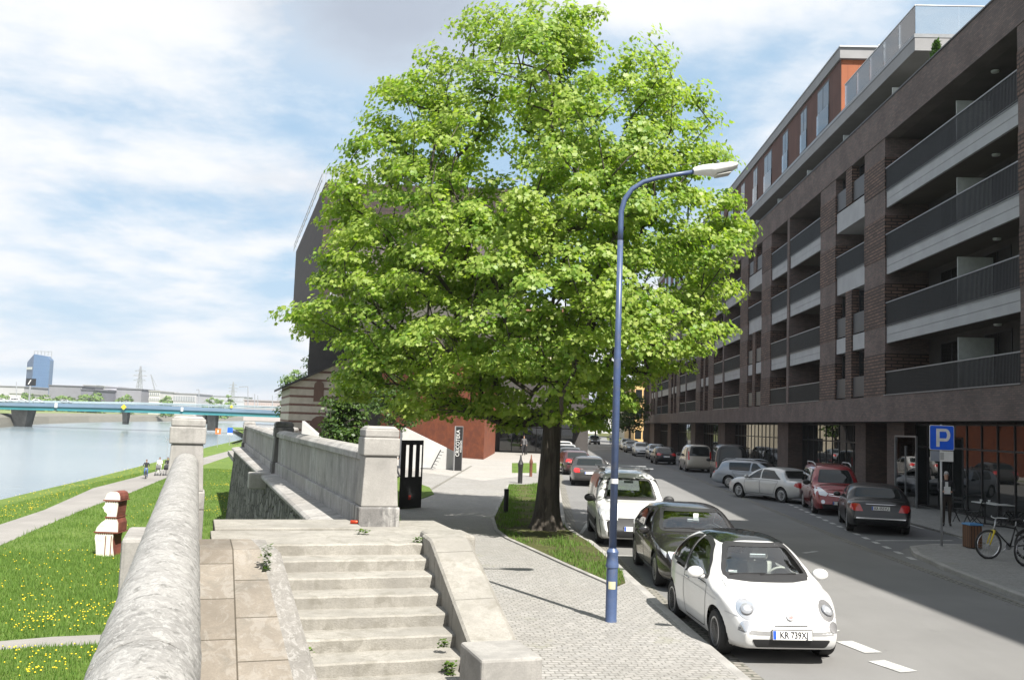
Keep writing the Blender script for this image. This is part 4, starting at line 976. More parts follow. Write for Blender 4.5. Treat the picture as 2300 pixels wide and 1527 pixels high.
def tree(name, loc, label, prof, z0, H, n_tips, per_tip, leaf, lmat, bmat, r_tr, depth=1.0, group=None, shape='maple', boughs=0, gaps=0, seeds=(), trunk_h=None, clump=.6, seed=1, skirt=0, lean=(0, 0), centerpull=.35):
    """prof: list of (z_rel, left, right) crown half-widths"""
    global rng
    keep = rng; rng = np.random.default_rng(seed)
    root = empty(name, loc, 0, label, 'tree', group)
    zs = np.array([p[0] for p in prof]); lf = np.array([p[1] for p in prof]); rt = np.array([p[2] for p in prof])
    tips = []; w = np.interp(np.linspace(zs[0], zs[-1], 200), zs, lf + rt); zc = np.linspace(zs[0], zs[-1], 200); cdf = np.cumsum(w ** 1.45); cdf /= cdf[-1]
    cen = [np.array(s_) for s_ in seeds]
    def room(p):
        l, r = np.interp(p[2], zs, lf), np.interp(p[2], zs, rt); return math.hypot(p[0] / (r if p[0] > 0 else l), p[1] / ((l + r) / 2 * depth)) < 1.04 and zs[0] - .3 < p[2] < zs[-1] + .2
    while len(tips) < n_tips:
        if boughs and len(cen) >= boughs:
            c0_ = cen[len(tips) % boughs]; p = c0_ + rng.normal(0, 1, 3) * np.array([.60, .60, .46])
            if gaps and p[2] > gaps and (math.sin(p[0] * 1.55 + p[2] * .9 + 1) + math.sin(p[2] * 1.25 - p[0] * .8) + .8 * math.sin(p[1] * 1.7 + p[2]) + rng.normal(0, .35)) > .42: continue
            if room(p): tips.append(p)
            else: cen_try = rng.random(); tips.append(c0_ + (p - c0_) * .4) if cen_try < .5 else None
            continue
        z = np.interp(rng.random(), cdf, zc); l, r = np.interp(z, zs, lf), np.interp(z, zs, rt); a = rng.random() * 2 * PI
        q = rng.random() ** centerpull
        rad = (r if math.cos(a) > 0 else l); dp = (l + r) / 2 * depth
        # shape in plan: each side its own radius
        x = math.cos(a) * rad * q; y = math.sin(a) * dp * q
        p = np.array([x, y, z])
        if boughs:
            if all(np.sum(((p - t) * np.array([1, 1, 1.25])) ** 2) > 1.18 ** 2 for t in cen) or rng.random() < .01: cen.append(p)
        elif all(np.sum((p - t) ** 2) > (clump * .62) ** 2 for t in tips[-400:]) or rng.random() < .03: tips.append(p)
    tips = np.array(tips); th = trunk_h or z0
    fork = np.array([lean[0], lean[1], th])
    nodes, par, rad = grow(None, fork, tips, r_tr * .8)
    tb_ = MB(); n = 18; rows = []
    for k in range(15):
        f = k / 14; z = th * f * 1.04 - .05; r = r_tr * (1 - .22 * f + .55 * math.exp(-f * 9)); rows.append([(lean[0] * f + r * (1 + (.10 + .22 * math.exp(-f * 7)) * math.sin(5 * a + 1) * (1 - f * .4) + .05 * math.sin(9 * a + z * 1.3)) * math.cos(a), lean[1] * f + r * (1 + (.10 + .22 * math.exp(-f * 7)) * math.sin(5 * a + 1) * (1 - f * .4)) * math.sin(a), z) for a in [2 * PI * j / n for j in range(n)]])
    tb_.grid(rows, close=True); tb_.add(rows[-1], [tuple(range(n))]); tb_.build('trunk', bmat, root, smooth='all', fix=True)
    limbs('branches', nodes, par, rad, bmat, root)
    C, Nr = [], []
    for t in tips:
        k = int(per_tip * rng.uniform(.6, 1.35) * (.68 if gaps and t[2] > gaps + .6 else 1)); R_ = clump * rng.uniform(.75, 1.3)
        d = rng.normal(size=(k, 3)); d /= np.linalg.norm(d, axis=1, keepdims=True); d[:, 2] = np.abs(d[:, 2]) * 1.0 - .28
        q = rng.random((k, 1)) ** .4; o = d * q * R_ * np.array([1.1, 1.1, .95])
        C.append(t + o); nn = d * .55 + np.array([0, 0, .55]) + rng.normal(0, .42, (k, 3)); out = np.array([t[0], t[1], 0]); out = out / (np.linalg.norm(out) + .5); Nr.append(nn + out * .55)
    leaf_cloud('crown', np.concatenate(C), np.concatenate(Nr), leaf, lmat, root, shape)
    rng = keep
    return root
# the big maple on the verge: crown outline read from the photograph, in metres from the trunk
TB = G(1225, 1190, .12); kx = TB.y / FPX
rowsT = [(955, 1150, 1330), (930, 880, 1400), (890, 760, 1450), (850, 735, 1520), (800, 705, 1590), (740, 650, 1650), (690, 690, 1660), (640, 705, 1665), (580, 745, 1690), (500, 745, 1690), (430, 765, 1670), (380, 775, 1655), (330, 815, 1640), (270, 820, 1625), (210, 840, 1580), (150, 905, 1545), (100, 950, 1520), (60, 985, 1400), (20, 1180, 1270)]
prof = []
for y, a, c in rowsT:
    hor = 948.5 + (1225 - 1150) * .035; z = (hor - y) * kx + 3 - TB.z; xo = 1225 + (1190 - y) * .035
    prof.append((z, (xo - a) * kx - (.18 if y > 400 else .4), (c - xo) * kx - .4))
prof = [(z, max(.3, a), max(.3, c)) for z, a, c in prof]
SEEDS = []
for px, py in ((800, 215), (790, 385), (768, 440), (755, 500), (770, 560), (800, 300), (700, 650), (660, 738), (700, 690), (735, 760), (720, 800), (745, 640), (1005, 80), (960, 140), (1235, 40), (1250, 100), (1490, 95), (1420, 100), (1550, 200), (1600, 240), (1610, 330), (1645, 400), (1670, 470), (1675, 560), (1650, 640), (1640, 720), (1590, 790), (1520, 830), (900, 210), (860, 260), (1080, 110), (1170, 80), (1320, 70), (770, 850), (800, 900), (850, 930), (1000, 900), (1300, 940), (1180, 930), (1080, 870), (930, 880), (1400, 880), (1450, 850), (880, 800), (960, 780), (1050, 800), (1120, 760)):
    hor = 948.5 + (1225 - 1150) * .035; x_ = (px - 1225 - (1190 - py) * .035) * kx; x_ = math.copysign(max(.1, abs(x_) - .85), x_); SEEDS.append((x_, random.uniform(-1.6, .4) if py < 780 else random.uniform(-2.6, -.4), (hor - py) * kx + 3 - TB.z - (.55 if py < 150 else 0)))
tree('maple_tree', TB, 'big fresh green maple with a thick dark trunk on the verge in the middle', prof, 2.9, 14, 1300, 135, .122, M['maple'], M['bark'], .30, depth=.92, trunk_h=3.0, clump=.50, seed=5, lean=(.1, .1), centerpull=.33, boughs=215, gaps=8.4, seeds=SEEDS)
# smaller trees
def small_tree(name, px, Y, ybase_z, ytop, wpx, label, lm, tips=60, per=60, leaf=.2, group=None, low=.25, seed=3, shape='oval', clump=.5, thin=False):
    p = D(px, 950, Y); zt = D(px, ytop, Y).z; h = zt - ybase_z; w = wpx / FPX * Y / 2
    pr = [(h * low, w * .5, w * .5), (h * (low + .2), w * .95, w * .95), (h * .65, w, w), (h * .85, w * .65, w * .65), (h * .98, w * .2, w * .2)]
    return tree(name, (p.x, Y, ybase_z), label, pr, h * low, h, tips, per, leaf, lm, M['bark'], max(.06, h * .022), shape=shape, group=group, trunk_h=h * low * 1.1, clump=clump, seed=seed)
small_tree('dark_tree', 772, 38, .12, 830, 95, 'dark slender tree in the shade behind the pale stone pier', M['darkleaf'], 75, 70, .17, low=.10, seed=21, clump=.45)
small_tree('dark_tree', 880, 52, .12, 830, 130, 'dark shrubby tree between the pale pier and the orange wall, under the maple', M['darkleaf'], 45, 60, .2, low=.35, seed=22, clump=.5)
small_tree('street_tree', 1415, 125, .1, 880, 85, 'dark round tree on the right pavement at the far end of the brick block', M['darkleaf'], 60, 60, .34, low=.3, seed=23, clump=.9)
small_tree('street_tree', 1338, 150, .1, 905, 60, 'small green tree far down the left pavement of the street', M['midleaf'], 40, 50, .4, low=.35, seed=24, clump=.8)
small_tree('street_tree', 1240, 105, .1, 850, 60, 'green tree behind the maple trunk on the far left pavement', M['midleaf'], 45, 60, .35, low=.3, seed=25, clump=.8)
small_tree('street_tree', 655, 120, .1, 830, 55, 'light green tree peeping out left of the striped house', M['distleaf'], 50, 70, .35, low=.15, seed=26, clump=.9)
small_tree('street_tree', 690, 112, .1, 800, 60, 'pale thin tree showing above the roof of the striped house', M['distleaf'], 40, 30, .3, low=.3, seed=27, clump=.9)
# ------------------------------------------------------------------ cars: lofted bodies, glass and lamps laid onto the body surface
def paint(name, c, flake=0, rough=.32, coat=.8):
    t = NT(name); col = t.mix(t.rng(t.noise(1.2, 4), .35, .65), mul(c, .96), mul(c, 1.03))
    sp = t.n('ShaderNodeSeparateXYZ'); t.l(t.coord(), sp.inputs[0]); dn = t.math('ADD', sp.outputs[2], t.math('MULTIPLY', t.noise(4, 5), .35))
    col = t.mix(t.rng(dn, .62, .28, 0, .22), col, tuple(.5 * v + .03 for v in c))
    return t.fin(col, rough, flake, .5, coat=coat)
M['tyre'] = mat('tyre_rubber', (.022, .022, .022), .85, .15, 8, 60)
M['rim'] = plain('alloy_rim', (.42, .42, .43), .35, .75); M['cap'] = plain('wheel_trim', (.48, .48, .48), .45, .2)
M['black'] = plain('black_plastic', (.018, .018, .019), .55); M['grille'] = plain('dark_grille', (.012, .012, .013), .5)
M['chrome'] = plain('chrome', (.66, .66, .67), .16, .8); M['lampglass'] = plain('headlamp', (.55, .57, .60), .08, .35, coat=1)
M['lens'] = plain('lens_dark', (.30, .31, .33), .1, .3, coat=1); M['redlamp'] = plain('tail_lamp', (.42, .018, .018), .15, coat=1); M['orangelamp'] = plain('indicator', (.6, .22, .03), .2, coat=1)
M['plate'] = plain('number_plate', (.72, .72, .70), .4); M['plateblue'] = plain('plate_blue', (.02, .08, .42), .4); M['ink'] = plain('black_ink', (.015, .015, .02), .6)
M['carglass'] = dark_glass('car_glass', (.012, .015, .015), .02, .5); M['windscreen'] = clear_glass('windscreen_glass', (.76, .82, .82), .30)
M['seam'] = plain('door_seam', (.012, .012, .012), .7); M['seat'] = plain('dark_seat', (.03, .03, .033), .8); M['ivory'] = plain('ivory_trim', (.55, .52, .46), .5); M['seatgrey'] = plain('seat_cloth', (.12, .12, .125), .9)
def interp(pts, x):
    xs = [p[0] for p in pts]; ys = [p[1] for p in pts]
    # monotone cubic
    n = len(xs); d = [(ys[i + 1] - ys[i]) / max(1e-6, xs[i + 1] - xs[i]) for i in range(n - 1)]; m = [d[0]] + [0 if d[i - 1] * d[i] <= 0 else 2 * d[i - 1] * d[i] / (d[i - 1] + d[i]) for i in range(1, n - 1)] + [d[-1]]
    if x <= xs[0]: return ys[0]
    if x >= xs[-1]: return ys[-1]
    i = max(k for k in range(n - 1) if xs[k] <= x); h = xs[i + 1] - xs[i]; t = (x - xs[i]) / h
    return (2 * t ** 3 - 3 * t * t + 1) * ys[i] + (t ** 3 - 2 * t * t + t) * h * m[i] + (-2 * t ** 3 + 3 * t * t) * ys[i + 1] + (t ** 3 - t * t) * h * m[i + 1]
def rpoly(pts, r=.06, n=4):
    out = []; k = len(pts)
    for i in range(k):
        p = Vector(pts[i]); a = Vector(pts[i - 1]); c = Vector(pts[(i + 1) % k]); da = min(r, (a - p).length * .45); dc = min(r, (c - p).length * .45)
        s = p + (a - p).normalized() * da; e = p + (c - p).normalized() * dc
        for j in range(n + 1):
            t = j / n; out.append(tuple(s * (1 - t) ** 2 + p * 2 * t * (1 - t) + e * t * t))
    return out
def dens(poly, st=.05):
    out = []; k = len(poly)
    for i in range(k):
        a, b = Vector(poly[i]), Vector(poly[(i + 1) % k]); m = max(1, int((b - a).length / st))
        out += [tuple(a.lerp(b, j / m)) for j in range(m)]
    return out
def pin(x, z, poly):
    r = False; n = len(poly); j = n - 1
    for i in range(n):
        xi, zi = poly[i]; xj, zj = poly[j]
        if (zi > z) != (zj > z) and x < (xj - xi) * (z - zi) / (zj - zi + 1e-12) + xi: r = not r
        j = i
    return r
class Car:
    def __init__(s, kind, sp, fine=True):
        s.sp = sp; s.kind = kind; s.fine = fine
        L2 = sp['L'] / 2; W2 = sp['W'] / 2; N = 96 if fine else 56; K = 34 if fine else 22
        top, bot, belt = sp['top'], sp['bot'], sp['belt']; tum = sp.get('tum', .17); e = sp.get('exp', 3.4)
        rows = []
        for i in range(N + 1):
            t = i / N; x = -L2 + 2 * L2 * (t - .115 * math.sin(2 * PI * t) / PI * 1.2)
            zt, zb, bl = interp(top, x), interp(bot, x), interp(belt, x)
            f = max(0, (abs(x) - (L2 - sp.get('nose', .75))) / sp.get('nose', .75)); pw = sp.get('pw', 2.4); tap = sp.get('tapf', .30) if x > 0 else sp.get('tapr', .2)
            w = W2 * (1 - tap * f ** pw - .12 * tap * 0); w *= interp(sp['plan'], x) if 'plan' in sp else 1
            bl = min(bl, zb + (zt - zb) * .80); h = max(zt - bl, .004); hmax = sp['H'] - bl
            ring = [(0, zb), (w * .55, zb), (w * .86, zb + .005)]
            nlow = K // 3
            for j in range(nlow + 1):
                q = j / nlow; z = zb + .02 + (bl - zb - .02) * q
                yy = w * (.955 + .045 * math.sin(min(1, q * 1.25) * PI / 2) - .02 * max(0, q - .72) / .28 - .035 * (max(0, .22 - q) / .22) ** 2)
                ring.append((yy, z))
            wb = ring[-1][0]
            for j in range(1, K - nlow + 1):
                a = PI / 2 * j / (K - nlow); c_, s_ = math.cos(a), math.sin(a)
                rel = min(1, h / max(.05, hmax)); ee = 2.3 + (e - 2.3) * rel if h < .35 else e
                yy = wb * abs(c_) ** (2 / ee); zz = h * abs(s_) ** (2 / ee); yy *= 1 - tum * (zz / h) * min(1, h / .45)
                ring.append((yy if j < K - nlow else 0, bl + zz))
            rows.append([(x, y, z) for y, z in ring] + [(x, -y, z) for y, z in ring[-2:0:-1]])
        b = MB(); b.grid(rows, close=True); n = len(rows[0]); b.add(rows[0], [tuple(range(n))]); b.add(rows[-1], [tuple(range(n - 1, -1, -1))])
        s.bm = bmesh.new()
        me = bpy.data.meshes.new('tmp'); me.from_pydata(b.v, [], b.f); s.bm.from_mesh(me); bpy.data.meshes.remove(me)
        bmesh.ops.remove_doubles(s.bm, verts=s.bm.verts, dist=.0008); bmesh.ops.recalc_face_normals(s.bm, faces=s.bm.faces)
        s.tree = BVHTree.FromBMesh(s.bm); s.root = None
    def hit(s, u, v, ax, off=0.0):
        """project a point of a side/front/rear view onto the body"""
        if ax == 'L': o, d = (u, 3, v), (0, -1, 0)
        elif ax == 'R': o, d = (u, -3, v), (0, 1, 0)
        elif ax == 'F': o, d = (6, u, v), (-1, 0, 0)
        elif ax == 'B': o, d = (-6, u, v), (1, 0, 0)
        else: o, d = (u, v, 4), (0, 0, -1)
        p, n, i, dd = s.tree.ray_cast(Vector(o), Vector(d))
        if p is None:
            p, n, i, dd = s.tree.find_nearest(Vector(o) + Vector(d) * (3 if ax in 'LR' else 6) * .75 if ax not in 'FB' else Vector((s.sp['L'] / 2 * (1 if ax == 'F' else -1), u, v)))
        return p + n * off, n
    def patch(s, poly, ax, off, m, name, parent=None, rings=7, smooth='all', st=.05):
        P = dens(poly, st); c = Vector((sum(p[0] for p in P) / len(P), sum(p[1] for p in P) / len(P))); rows = []
        for k in range(rings):
            f = 1 - k / rings; rows.append([tuple(s.hit(*(c + (Vector(p) - c) * f), ax, off)[0]) for p in P])
        b = MB(); b.grid(rows, close=True); b.add(rows[-1], [tuple(range(len(P)))])
        edge = [tuple(Vector(p) - s.hit(*q, ax, 0)[1] * (off + .004)) for p, q in zip(rows[0], P)]
        b.grid([edge, rows[0]], close=True)
        o = b.build(name, m, parent if parent is not None else s.root, smooth=smooth, fix=False)
        bm = bmesh.new(); bm.from_mesh(o.data); bmesh.ops.recalc_face_normals(bm, faces=bm.faces)
        fc = max(bm.faces, key=lambda f: f.calc_area()); n = s.hit(*c, ax)[1]
        if fc.normal.dot(n) < 0: bmesh.ops.reverse_faces(bm, faces=bm.faces)
        bm.to_mesh(o.data); bm.free(); return o
    def strip(s, pts, ax, w, off, m, name, closed=False, parent=None, b=None):
        P = dens(pts, .05) if closed else None
        if not closed:
            P = []
            for a, c in zip(pts[:-1], pts[1:]):
                k = max(1, int((Vector(c) - Vector(a)).length / .05)); P += [tuple(Vector(a).lerp(Vector(c), j / k)) for j in range(k)]
            P.append(pts[-1])
        own = b is None; b = b or MB(); n = len(P); r0, r1 = [], []
        for i in range(n):
            a, c = Vector(P[(i - 1) % n if closed else max(i - 1, 0)]), Vector(P[(i + 1) % n if closed else min(i + 1, n - 1)]); t = (c - a).normalized(); q = Vector((-t.y, t.x)) * w / 2; p = Vector(P[i])
            r0.append(tuple(s.hit(*(p - q), ax, off)[0])); r1.append(tuple(s.hit(*(p + q), ax, off)[0]))
        b.grid([list(x) for x in zip(*[r0, r1])] + ([[r0[0], r1[0]]] if closed else []))
        if own: return b.build(name, m, parent if parent is not None else s.root, smooth='all', fix=True)
    def cut(s, holes):
        """holes: (poly, axis) – open the body behind glass that one can look through"""
        dead = []
        for f in s.bm.faces:
            c = f.calc_center_median(); n = f.normal
            for poly, ax in holes:
                if ax == 'L' and n.y < .25 or ax == 'R' and n.y > -.25 or ax == 'F' and n.x < .12 or ax == 'B' and n.x > -.12: continue
                u, v = (c.x, c.z) if ax in 'LR' else (c.y, c.z)
                if pin(u, v, poly): dead.append(f); break
        bmesh.ops.delete(s.bm, geom=dead, context='FACES')
    def arches(s, wx, r, ra):
        W2 = s.sp['W'] / 2
        for xw in wx:
            dead = [f for f in s.bm.faces if (lambda c: (c.x - xw) ** 2 + (c.z - r) ** 2 < ra ** 2 and abs(c.y) > W2 - .26)(f.calc_center_median())]
            bmesh.ops.delete(s.bm, geom=dead, context='FACES')
            for v in s.bm.verts:
                if v.is_boundary and abs(v.co.y) > W2 - .24 and abs(math.hypot(v.co.x - xw, v.co.z - r) - ra) < .09 and v.co.z > .14:
                    k = ra / max(.01, math.hypot(v.co.x - xw, v.co.z - r)); v.co.x = xw + (v.co.x - xw) * k; v.co.z = r + (v.co.z - r) * k
    def body(s, m, roofm=None):
        me = bpy.data.meshes.new('body'); s.bm.to_mesh(me); me.materials.append(m); o = bpy.data.objects.new('body', me); COL.objects.link(o); o.parent = s.root
        me.polygons.foreach_set('use_smooth', [True] * len(me.polygons))
        try: me.set_sharp_from_angle(angle=R(50))
        except Exception: pass
        return o
def wheel_mesh(parent, x, y, r, w, style, m):
    sg = 1 if y > 0 else -1; b = MB(); ri = r * .66
    face = y
    b.lathe([(ri * 1.02, -sg * w * .6), (ri * 1.02, -.0), (ri * .98, -sg * .012), (ri * .90, -sg * .018), (ri * .86, -sg * .06), (ri * .3, -sg * .075), (0, -sg * .075)], (x, face, r), 26, 'y', 1)
    ns = {'multi': 15, 'five': 5, 'seven': 7, 'cap': 9}[style]; sw = {'multi': .020, 'five': .075, 'seven': .045, 'cap': .055}[style]
    for k in range(ns):
        a = 2 * PI * k / ns + .2; d = Vector((math.cos(a), 0, math.sin(a))); c = Vector((x, face - sg * .03, r)); b.bar(c + d * ri * .12, c + d * ri * .93, sw, .022, 0)
    b.lathe([(ri * 1.0, -sg * .0), (ri * 1.0, -sg * .004 + sg * .006), (ri * .88, sg * .004), (ri * .87, -sg * .02)], (x, face, r), 26, 'y', 0)
    b.lathe([(ri * .24, -sg * .04), (ri * .24, -sg * .012), (ri * .16, -sg * .004), (0, -sg * .002)], (x, face, r), 16, 'y', 0)
    o = b.build('wheel', [m, M['grille']], parent, smooth=30, fix=True)
    t = MB(); hw = w; pr = [(ri, 0.0), (r * .80, .012), (r * .93, .006), (r * .985, -.02), (r, -.05), (r, -hw + .05), (r * .985, -hw + .02), (r * .9, -hw), (ri, -hw)]
    t.lathe([(a, sg * q) for a, q in pr], (x, face, r), 30, 'y'); t.build('tyre', M['tyre'], o, smooth=40, fix=True)
    return o
def text_mesh(txt, size, m, name='lettering', bold=0.0):
    cu = bpy.data.curves.new('txt', 'FONT'); cu.body = txt; cu.size = size; cu.align_x = 'CENTER'; cu.align_y = 'CENTER'; cu.resolution_u = 3; cu.extrude = .0015; cu.offset = bold
    o = bpy.data.objects.new('txt', cu); COL.objects.link(o); dg = bpy.context.evaluated_depsgraph_get(); me = bpy.data.meshes.new_from_object(o.evaluated_get(dg)); bpy.data.objects.remove(o)
    me.materials.clear(); me.materials.append(m); me.name = name
    q = bpy.data.objects.new(name, me); COL.objects.link(q); return q
def plate(car, end, z, txt=None, w=.52, tilt=0, wy=0):
    sg = 1 if end == 'F' else -1; p, n = car.hit(wy, z, end, .022); b = MB(); h = .114
    b.box(-.008, -w / 2, -h / 2, .008, w / 2, h / 2, 0); b.box(.0082, -w / 2 + .004 if sg > 0 else -w / 2 + .004, -h / 2 + .004, .0095, -w / 2 + .045, h / 2 - .004, 1); b.box(-.006, -w / 2 - .012, -h / 2 - .012, -.001, w / 2 + .012, h / 2 + .012, 2)
    o = b.build('number_plate', [M['plate'], M['plateblue'], M['black']], car.root); o.location = p; o.rotation_euler = (0, -tilt * sg, 0 if sg > 0 else PI)
    if txt:
        q = text_mesh(txt, .115, M['ink'], bold=.0022); q.parent = o; q.location = (.011, .02, -.002); q.rotation_euler = (PI / 2, 0, PI / 2); q.scale = (.82, 1, 1)
    return o
def mirror(car, x, y, z, m, big=1.0):
    for sg in (1, -1):
        p = car.hit(x, z, 'L' if sg > 0 else 'R')[0]; b = MB(); rows = []; c = Vector((x, p.y + sg * .135 * big, z + .03))
        for k in range(9):
            a = PI * k / 8; rr = math.sin(a) ** .6; rows.append([(c.x + .06 * big * -math.cos(a) , c.y + .115 * big * rr * math.cos(q_), c.z + .082 * big * rr * math.sin(q_)) for q_ in [2 * PI * j / 14 for j in range(14)]])
        b.grid(rows, close=True); b.bar((x, p.y - sg * .03, z - .02), (c.x, c.y - sg * .05, c.z - .05), .05, .035)
        b.build('mirror', m, car.root, smooth=50, fix=True)
def make_car(kind, loc, heading, label, pm, sp, fine=True, see=False, group='cars parked along the street', cat='car'):
    c = Car(kind, sp, fine); c.root = empty(kind, loc, heading, label, cat, group); c.pm = pm
    r, wx, W2 = sp['r'], sp['wx'], sp['W'] / 2
    side = [rpoly(p, .05) for p in sp['side']]; fw, rw = rpoly(sp['fw'], .07), rpoly(sp['rw'], .07)
    grow_ = lambda P: [tuple(Vector(q) + (Vector(q) - Vector((sum(a[0] for a in P) / len(P), sum(a[1] for a in P) / len(P)))) * .035) for q in P]
    if see: c.cut([(grow_(p), 'L') for p in side] + [(grow_(p), 'R') for p in side] + [(grow_(fw), 'F'), (grow_(rw), 'B')])
    c.arches(wx, r, r + .055)
    c.body(pm)
    lin = MB()
    for xw in wx:
        for sg in (1, -1):
            yo = min(abs(c.hit(xw + q_ * (r + .03), r + .12, 'L')[0].y) for q_ in (-1, 1)) - .014; n = 14; ra = r + .057; arc = [(xw + ra * math.cos(PI * k / n * 1.24 - .38), r + ra * math.sin(PI * k / n * 1.24 - .38)) for k in range(n + 1)]
            lin.grid([[(x, sg * yo, z) for x, z in arc], [(x, sg * (W2 - .30), z) for x, z in arc]]); lin.add([(x, sg * (W2 - .30), z) for x, z in arc], [tuple(range(n + 1))])
    zb = min(p[1] for p in sp['bot']) + .02; lin.box(wx[0] - .5, -W2 + .22, zb + .015, wx[1] + .5, W2 - .22, zb + .04)
    lin.build('underbody', M['seam'], c.root)
    for xw in wx:
        for sg in (1, -1): wheel_mesh(c.root, xw, sg * min(W2 - sp.get('inset', .035), abs(c.hit(xw, r * 2 + .08, 'L')[0].y) - .012), r, .20, sp.get('rim', 'five'), M[sp.get('rimm', 'rim')])
    trimw = sp.get('trimw', .05)
    for ax in 'LR':
        for p in side:
            if see:
                o = c.strip(p, ax, trimw, .005, M['black'], 'window_trim', True); c.patch(p, ax, .001, M['windscreen'], 'window', smooth='all')
            else:
                o = c.patch(p, ax, .004, M['black'], 'window'); cc = Vector((sum(q[0] for q in p) / len(p), sum(q[1] for q in p) / len(p))); c.patch([tuple(cc + (Vector(q) - cc) * .93) for q in p], ax, .007, M['carglass'], 'pane', o)
    for p, ax, nm in ((fw, 'F', 'windscreen'), (rw, 'B', 'rear_window')):
        if see: c.strip(p, ax, .055, .005, M['black'], 'window_trim', True); c.patch(p, ax, .001, M['windscreen'], nm, smooth='all', rings=10)
        else:
            o = c.patch(p, ax, .004, M['black'], nm); cc = Vector((sum(q[0] for q in p) / len(p), sum(q[1] for q in p) / len(p))); c.patch([tuple(cc + (Vector(q) - cc) * .95) for q in p], ax, .007, M['carglass'], 'pane', o)
    # doors: seam below a panel that carries the handle
    for ax in 'LR':
        for dp in sp.get('doors', []):
            P = rpoly(dp, .05); o = c.strip(P, ax, .014, .0025, M['seam'], 'door', True)
            hx = min(q[0] for q in dp) + .14; hz = sp.get('hz', .78); q, n = c.hit(hx + .06, hz, ax, .012); b = MB(); b.box(q.x - .09, q.y - .012, q.z - .014, q.x + .09, q.y + .012, q.z + .014); b.build('handle', sp.get('handle', pm), o, bevel=.008)
    for (poly, m, nm, ax, off) in sp.get('lamps', []):
        for sg in (1, -1):
            if ax in 'FB': pp = [(u * sg, v) for u, v in poly]; c.patch(rpoly(pp, .035), ax, off, M[m], nm)
            elif sg > 0 or True: c.patch(rpoly(poly, .03), 'L' if sg > 0 else 'R', off, M[m], nm)
    for (poly, m, nm, ax, off) in sp.get('decals', []): c.patch(rpoly(poly, .03), ax, off, pm if m == 'paint' else M[m], nm, rings=5)
    for (pts, ax, w, m, nm) in sp.get('lines', []): c.strip(pts, ax, w, .004, M[m], nm)
    mirror(c, *sp['mirror'][:3], M[sp['mirror'][3]] if isinstance(sp['mirror'][3], str) and sp['mirror'][3] != 'paint' else pm, sp['mirror'][4] if len(sp['mirror']) > 4 else 1)
    if see: interior(c, sp)
    return c
def interior(c, sp):
    xi, zs = sp.get('dash', (.55, .80)); W2 = sp['W'] / 2; light = sp.get('light_interior', False)
    b = MB(); b.box(xi - .12, -W2 + .14, .35, xi + .35, W2 - .14, zs); b.build('dashboard', M['seat'] if not light else M['seatgrey'], c.root, bevel=.05)
    b = MB(); b.box(-1.2, -W2 + .12, .28, xi, W2 - .12, .34); b.build('cabin_floor', M['seam'], c.root)
    for sg in (1, -1):
        b = MB(); x0 = xi - .80; y = sg * .36
        b.box(x0, y - .23, .36, x0 + .48, y + .23, .55); b.extr([(x0 - .02, y - .22, .5), (x0 - .02, y + .22, .5), (x0 - .22, y + .20, 1.03), (x0 - .22, y - .20, 1.03)], (.14, 0, .02)); b.extr([(x0 - .22, y - .12, 1.05), (x0 - .22, y + .12, 1.05), (x0 - .27, y + .12, 1.24), (x0 - .27, y - .12, 1.24)], (.09, 0, .01))
        b.build('seat', M['ivory'] if light else M['seat'], c.root, bevel=.05, fix=True)
    b = MB(); b.box(xi - 1.55, -W2 + .2, .40, xi - 1.42, W2 - .2, .98); b.build('rear_seat', M['ivory'] if light else M['seat'], c.root, bevel=.06)
    s = MB(); n = 24; cy = .36; cx_, cz = xi - .20, zs + .04
    P = [Vector((cx_ + .10 * math.sin(a) * .8, cy + .18 * math.cos(a), cz + .165 * math.sin(a))) for a in [2 * PI * k / n for k in range(n + 1)]]; s.tube(P, .017, 7); s.tube([P[0], Vector((cx_ + .05, cy, cz - .01)), P[n // 2]], .02, 6); s.tube([Vector((cx_ + .05, cy, cz)), P[3 * n // 4]], .018, 6)
    s.build('steering_wheel', M['ivory'] if light else M['black'], c.root, smooth='all')
    q = c.hit(0, sp.get('mirz', sp['H'] - .22), 'F', -.09)[0]; b = MB(); b.box(q.x - .01, -.12, q.z - .03, q.x + .02, .12, q.z + .03); b.build('rear_view_mirror', M['metal'], c.root, bevel=.01)
def wipers(c, x, z, ys):
    for (ya, za, yb, zb_) in ys:
        b = MB(); p, q = c.hit(ya, za, 'F', .018)[0], c.hit(yb, zb_, 'F', .018)[0]; b.bar(p, q, .018, .014); b.build('wiper', M['black'], c.root)
def heading(dx, dy): return math.atan2(dy, dx)
